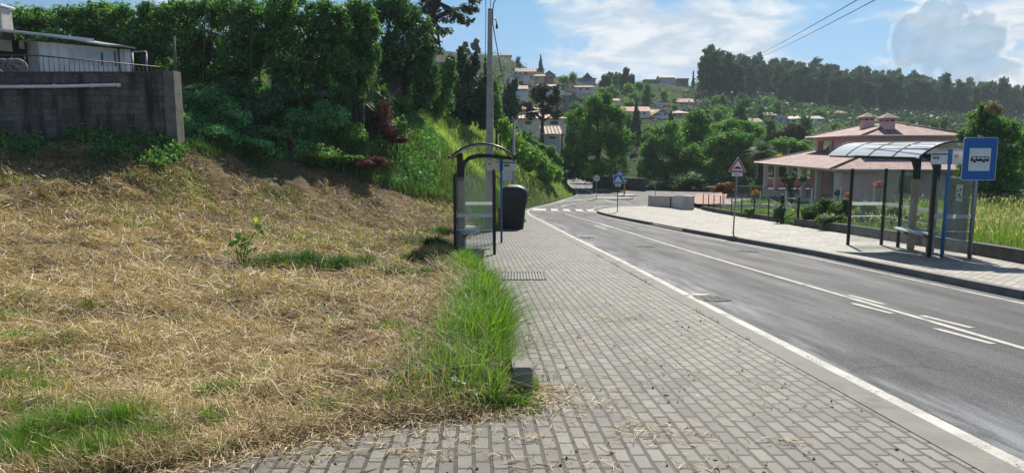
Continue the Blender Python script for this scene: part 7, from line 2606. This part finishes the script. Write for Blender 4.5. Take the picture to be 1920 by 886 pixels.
# straw blown onto the paving
C = [(1210, 812, 0.2, 117), (1150, 600, 0.25, 96), (1480, 830, 0.075, 27), (1110, 760, 0.125, 27), (780, 850, 0.125, 54), (990, 825, 0.0625, 22), (980, 870, 0.15, 27), (1320, 880, 0.125, 27), (1130, 870, 0.075, 18), (620, 840, 0.3125, 96), (860, 800, 0.5, 156), (760, 805, 0.375, 132), (560, 825, 0.3125, 96), (450, 850, 0.375, 144), (1270, 640, 0.3125, 36), (1020, 640, 0.3125, 72), (960, 540, 0.375, 48)]
X, Y = [], []
for (u, v, r_, n) in C:
    q = gp(u, v)
    X.append(q.x + rng.normal(0, r_, n)); Y.append(q.y + rng.normal(0, r_ * .6, n))
n = 3200
yy = 3.4 + 2.2 * rng.random(n)
X.append(XL(yy) + rng.exponential(.16, n) - .05); Y.append(yy)
n = 700
yy = 3.6 + 8 * rng.random(n) ** 1.5
X.append(rng.uniform(0, 1, n) ** 1.6 * 2.4 + XL(yy)); Y.append(yy)
x, y = np.concatenate(X), np.concatenate(Y)
ok = (x > XL(y) - .05) & (x < KL(y) + .1) & (y > 3)
x, y = x[ok], y[ok]; n = len(x)
dat = sticks(rng, x, y, R(y) + rng.uniform(.005, .02, n), rng.uniform(.03, .13, n), .0045 * rng.uniform(.6, 1.4, n), np.clip(rng.normal(.5, .22, n), 0, 1), .12)
tag(leafobj('scattered_straw', dat, STRAW), 'straw blown over the grey paving', 'straw', kind='stuff')
n = 420
yy = 3.8 + 12 * rng.random(n) ** 1.4
x = XL(yy) + (KL(yy) - .3 - XL(yy)) * rng.random(n)
sz_ = rng.uniform(.008, .024, n)
nn = rng.normal(size=(n, 3)) * .35 + np.array([0, 0, 1])
tag(leafobj('fallen_leaves', quads(rng, np.stack([x, yy, R(yy) + .008], 1), nn, sz_ * 1.6, .7, rng.random(n)), leafmat('leaf_litter', (.02, .016, .012), (.06, .045, .03), (.15, .11, .06), .1)), 'small dark fallen leaves and grit on the paving', 'leaves', kind='stuff')

# sunny meadow slope above the road bend
x, y, z = scatter(42000, lambda x, y: (x < XL(y) - .15) & (y > YF(x) - .2) & (x > -9) & (x > -.25 * y + 0.5), (lambda y: -.3 * y, lambda y: XL(y)), (26.6, 72), 0)
h = rng.uniform(.22, .55, len(x)) * np.interp(x - XL(y), [-6, -2, 0], [1.0, .8, .45])
t = np.clip(.45 + .2 * fbm(x * .5, y * .5, 12, 3) + rng.normal(0, .17, len(x)) + np.interp(y, [28, 36], [-.18, .05]), 0, 1)
tag(leafobj('meadow_grass', blades(rng, x, y, z - .03, h, .022 * y / 40 * rng.uniform(.7, 1.5, len(x)), .5, t, 3), GRASSY), 'long sunlit grass on the slope above the road bend', 'grass', kind='stuff')
x, y, z = scatter(9000, lambda x, y: (x < XL(y) - .2) & (y > YF(x) - .3) & (y < 36) & (x > -6.8), (lambda y: -7 + 0 * y, lambda y: XL(y)), (26.4, 36), 0)
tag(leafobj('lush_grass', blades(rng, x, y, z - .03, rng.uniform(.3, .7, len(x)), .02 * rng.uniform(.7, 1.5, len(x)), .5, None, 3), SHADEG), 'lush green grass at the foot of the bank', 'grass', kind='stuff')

# tall seeding grass behind the right hand wall
wr = lambda y: WR(y) + .3
x, y, z = scatter(26000, lambda x, y: x > wr(y), (wr, lambda y: wr(y) + 14), (12.5, 36), .6)
far_ok = (x < .80 * y + 3) & ~((y > 30) & (x < 19))
x, y, z = x[far_ok], y[far_ok], z[far_ok]
tall = rng.random(len(x)) < .32
hh = np.where(tall, rng.uniform(.55, .88, len(x)), rng.uniform(.3, .62, len(x)))
ww = np.where(tall, .007, .015) * np.clip(y / 18, .8, 2) * rng.uniform(.6, 1.4, len(x))
tag(leafobj('tall_field_grass', blades(rng, x[~tall], y[~tall], z[~tall] - .03, hh[~tall], ww[~tall], .5, None, 3), GRASSM), 'green undergrowth of the field behind the low stone wall', 'tall grass', kind='stuff')
tag(leafobj('seeding_grass', blades(rng, x[tall], y[tall], z[tall] - .03, hh[tall], ww[tall], .35, np.clip(rng.normal(.7, .2, int(tall.sum())), 0, 1), 3), GRASSS), 'tall seeding grass behind the low stone wall', 'tall grass', kind='stuff')
# pale seed heads on the tall stalks
hx, hy2, hz2 = x[tall], y[tall], z[tall] + hh[tall] * .78
n = len(hx)
cc = np.stack([hx + rng.normal(0, .10, n), hy2 + rng.normal(0, .10, n), hz2], 1)
tag(leafobj('seed_heads', quads(rng, cc, rng.normal(size=(n, 3)) * np.array([1, 1, .2]), rng.uniform(.10, .2, n), .22, rng.random(n), 2.0), leafmat('seed_head', (.20, .18, .13), (.31, .28, .21), (.44, .40, .32), .4)), 'pale seed heads of the tall grass', 'tall grass', kind='stuff')
# lawn of the pink house
x, y, z = scatter(26000, lambda x, y: (x > WR(np.minimum(y, 55.9)) + .4) & ~((x > 20.2) & (y > 43.5)) & (y < 66) & (x > np.where(y > 51, 16.8, 0)), (lambda y: 12.5 + 0 * y, lambda y: 30 + 0 * y), (31, 66), .8)
tag(leafobj('lawn_grass', blades(rng, x, y, z - .01, rng.uniform(.05, .14, len(x)), .03 * y / 40 * rng.uniform(.7, 1.4, len(x)), .6, None, 2), LAWN), 'short lawn in front of the pink house', 'lawn', kind='stuff')
# grass tuft strip at the base of the lawn bank kerb and junction
x, y, z = scatter(3000, lambda x, y: x > WR(y) + .1, (lambda y: WR(y) + .1, lambda y: WR(y) + 1.0), (31, 50), 0)
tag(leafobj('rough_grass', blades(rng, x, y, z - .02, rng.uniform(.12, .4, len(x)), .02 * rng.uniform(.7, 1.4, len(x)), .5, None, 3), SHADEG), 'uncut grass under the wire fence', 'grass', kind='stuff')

# ------------------------------------------------------------------ garden shrubs on the right
gbush('red_maple_shrub', 'round rust red shrub on the lawn behind the wire fence', 1358, 352, 20, 11, 53, 2400, .16, REDLEAF, 'shrub', None, [(-16, 4, 12, 7), (10, -3, 14, 9)])
gbush('flower_bush', 'bush with orange flowers at the foot of the palm', 1418, 366, 11, 10, 50, 900, .13, MIDG, 'bush', None, [(10, 4, 8, 6)])
gbush('orange_flowers', 'orange blossoms beside the palm trunk', 1416, 361, 8, 6, 49.5, 260, .12, ORANGEF, 'flowers')
gbush('flower_bush', 'small orange flowering bush behind the ferns', 1590, 364, 6, 6, 41, 260, .11, ORANGEF, 'bush')
gbush('bush', 'small dark evergreen bush beside the garden gate', 1461, 400, 14, 17, 32.6, 2400, .08, CONIF, 'bush')
gbush('bush', 'green weedy bush under the wire fence', 1404, 396, 12, 8, 38, 700, .12, MIDG, 'bush')
gbush('sapling_bush', 'young light green sapling left of the palm', 1411, 352, 6, 9, 52, 260, .16, BRIGHT, 'bush')
GF = 'fern bushes behind the low wall'
for (u, v, ru, rv, y, n, lab) in ((1520, 398, 20, 22, 30.0, 2200, 'dark fern bush right of the garden gate'), (1550, 388, 30, 20, 29.0, 3200, 'tall pale fern bush, topmost of the clump'), (1585, 392, 30, 22, 28.0, 3200, 'pale fern bush left of the bus shelter glass'),
                                  (1560, 412, 34, 14, 27.4, 2400, 'low fern bush spilling over the low wall'), (1628, 400, 30, 22, 26.5, 2800, 'fern bush seen through the shelter end glass'), (1672, 408, 30, 22, 25.0, 2600, 'fern bush seen behind the shelter rear glass'), (1716, 418, 30, 18, 23.4, 2000, 'fern bush seen between the shelter columns')):
    gbush('fern_bush', lab, u, v, ru, rv, y, n, .17, FERN, 'fern', GF, (), .34, 30, 2)
gbush('blossom_tree', 'small pink blossoming tree by the street wall of the pink house', 1648, 346, 12, 8, 40, 900, .12, PINKF, 'tree', None, [(-6, 6, 8, 5)], .7, 14, 2, None, 'blossom')
gbush('bush', 'dark green bush against the pink house wall', 1572, 362, 10, 6, 43, 500, .12, BROAD, 'bush')
# cloud pruned topiary
y = 47.0
pb = at(1484, 366, y)
xb, zb_ = pb.x, hz(pb.x, y)
root = empty('topiary_tree', (xb, y, zb_)); tag(root, 'cloud pruned topiary tree with round dark green balls', 'topiary')
mbt = MB()
for k_, (u, v, r_) in enumerate(((1466, 336, 6.5), (1479, 338, 8.5), (1490, 335, 5.5), (1503, 335, 9.0), (1482, 347, 6), (1475, 328, 4.5))):
    c = at(u, v, y) - Vector((xb, y, zb_))
    c.y += (k_ % 3 - 1) * .2
    rr = r_ * y / FPX
    leafobj('clipped_ball', leaf_cloud(rng, [(c.x, c.y, c.z, rr * .9, rr * .9, rr * .85)], 900, .07, .6, 60, .6, .2, .2), CONIF, root)
    mbt.tube([(0, 0, -.1), (c.x * .25, c.y * .3, c.z * .45), (c.x * .8, c.y, c.z * .78), tuple(c)], [.07, .06, .045, .03], 7)
mbt.build('trunk', BARK, root)

# sapling on the field
lo, hi = 3.0, 40.0
for _ in range(40):
    m = (lo + hi) / 2
    q = at(455, 502, m)
    if q.z > hz(q.x, m): lo = m
    else: hi = m
q = at(455, 502, lo)
ys_ = q.y
zs_ = hz(q.x, ys_)
root = empty('sapling', (q.x, ys_, zs_)); tag(root, 'young sapling with fresh green leaves alone on the mown field', 'sapling')
mb = MB()
kk = ys_ / FPX
stems = [((0, 0), (3, 30), (18, 60), (36, 82)), ((0, 0), (-4, 26), (-3, 48)), ((-6, 0), (-10, 24), (-14, 44)), ((2, 2), (8, 28), (10, 50))]
tips = []
for s_ in stems:
    pts = [Vector((p[0] * kk, .04 * i, p[1] * kk)) for i, p in enumerate(s_)]
    mb.tube(pts, [.014 - .003 * i for i in range(len(pts))], 6)
    tips += pts[1:]
mb.build('stems', flat('green_bark', (.12, .11, .05), .8, .2, 6), root)
cs, ns = [], []
for (du, dv, n) in ((-8, 52, 10), (2, 46, 9), (36, 80, 8), (8, 36, 6), (-14, 44, 7), (10, 52, 7), (30, 74, 4)):
    for _ in range(n):
        cs.append((du * kk + rng.normal(0, .075), rng.normal(0, .08), dv * kk + rng.normal(0, .06))); ns.append((rng.normal(0, .5), rng.normal(-.3, .5), 1))
leafobj('leaves', quads(rng, np.array(cs), np.array(ns), rng.uniform(.10, .19, len(cs)), .62, np.clip(rng.normal(.6, .2, len(cs)), 0, 1), .5), leafmat('sapling_leaf', (.07, .13, .02), (.13, .22, .035), (.22, .32, .06), .5), root)


# litter
def ground_at(u, v):
    lo, hi = 2.0, 40.0
    for _ in range(40):
        m = (lo + hi) / 2
        q = at(u, v, m)
        if q.z > hz(q.x, m): lo = m
        else: hi = m
    return at(u, v, lo)


def scrap(name, u, v, w, d, h, mat_, label, cat, seed):
    r2 = np.random.default_rng(seed)
    q = ground_at(u, v)
    nx, ny = 9, 7
    mb = MB()
    vs = []
    for j in range(ny):
        for i in range(nx):
            s_, t_ = i / (nx - 1) - .5, j / (ny - 1) - .5
            e = 1 - max(abs(s_), abs(t_)) * 1.6
            vs.append((w * s_ * (1 + .25 * r2.normal() * .5), d * t_ * (1 + .2 * r2.normal()), h * (.25 + .75 * max(0, e)) * r2.uniform(.5, 1.1)))
    fs = [(j * nx + i, j * nx + i + 1, (j + 1) * nx + i + 1, (j + 1) * nx + i) for j in range(ny - 1) for i in range(nx - 1)]
    mb.add(vs, fs)
    o = mb.build(name, mat_)
    o.location = (q.x, q.y, q.z + .005)
    return tag(o, label, cat)


PLASTIC = flat('crumpled_plastic', (.62, .62, .60), .5, .1, 20, bump=.2)
scrap('plastic_bag', 188, 672, .16, .10, .05, PLASTIC, 'crumpled white plastic bag lying in the straw', 'litter', 1)
scrap('paper_scrap', 205, 668, .08, .06, .05, flat('kraft_paper', (.42, .30, .17), .8, .15, 12), 'crumpled brown paper scrap beside the white bag', 'litter', 2)
scrap('blue_wrapper', 466, 752, .05, .035, .022, flat('blue_foil', (.02, .16, .50), .35, .1, 20), 'small blue wrapper in the straw near the green weeds', 'litter', 3)
scrap('plastic_scrap', 307, 656, .06, .05, .02, PLASTIC, 'tiny pale plastic scrap in the middle of the straw', 'litter', 4)
scrap('plastic_scrap', 20, 735, .08, .05, .03, PLASTIC, 'pale plastic scrap among weeds at the left edge', 'litter', 5)
STN = flat('field_stone', (.30, .29, .27), .9, .2, 6, bump=.4)
for k_, (u, v, w_, lab) in enumerate(((430, 506, .34, 'flat grey stone at the foot of the sapling'), (540, 385, .28, 'pale stone on the straw bank, the left one'), (520, 397, .30, 'pale flat stone on the straw bank, the lower one'), (512, 338, .3, 'pale stone at the top of the straw bank'))):
    q = ground_at(u, v)
    mb = MB(); mb.box((0, 0, .03), (w_, w_ * .7, .13), bev=.05); o = mb.build('stone', STN); o.location = q; o.rotation_euler = (0, 0, k_)
    tag(o, lab, 'stone')

# ================================================================== air
m, N = new_mat('air')
pv = N.n('ShaderNodeVolumePrincipled', ins={'Color': (.80, .90, 1.0), 'Density': .00036, 'Anisotropy': .0})
o_ = N.n('ShaderNodeOutputMaterial')
N.t.links.new(pv.outputs[0], o_.inputs['Volume'])
mb = MB(); mb.box((100, 420, 50), (1500, 1000, 120))
tag(mb.build('haze', m), 'thin bluish haze filling the valley', 'haze', kind='stuff')
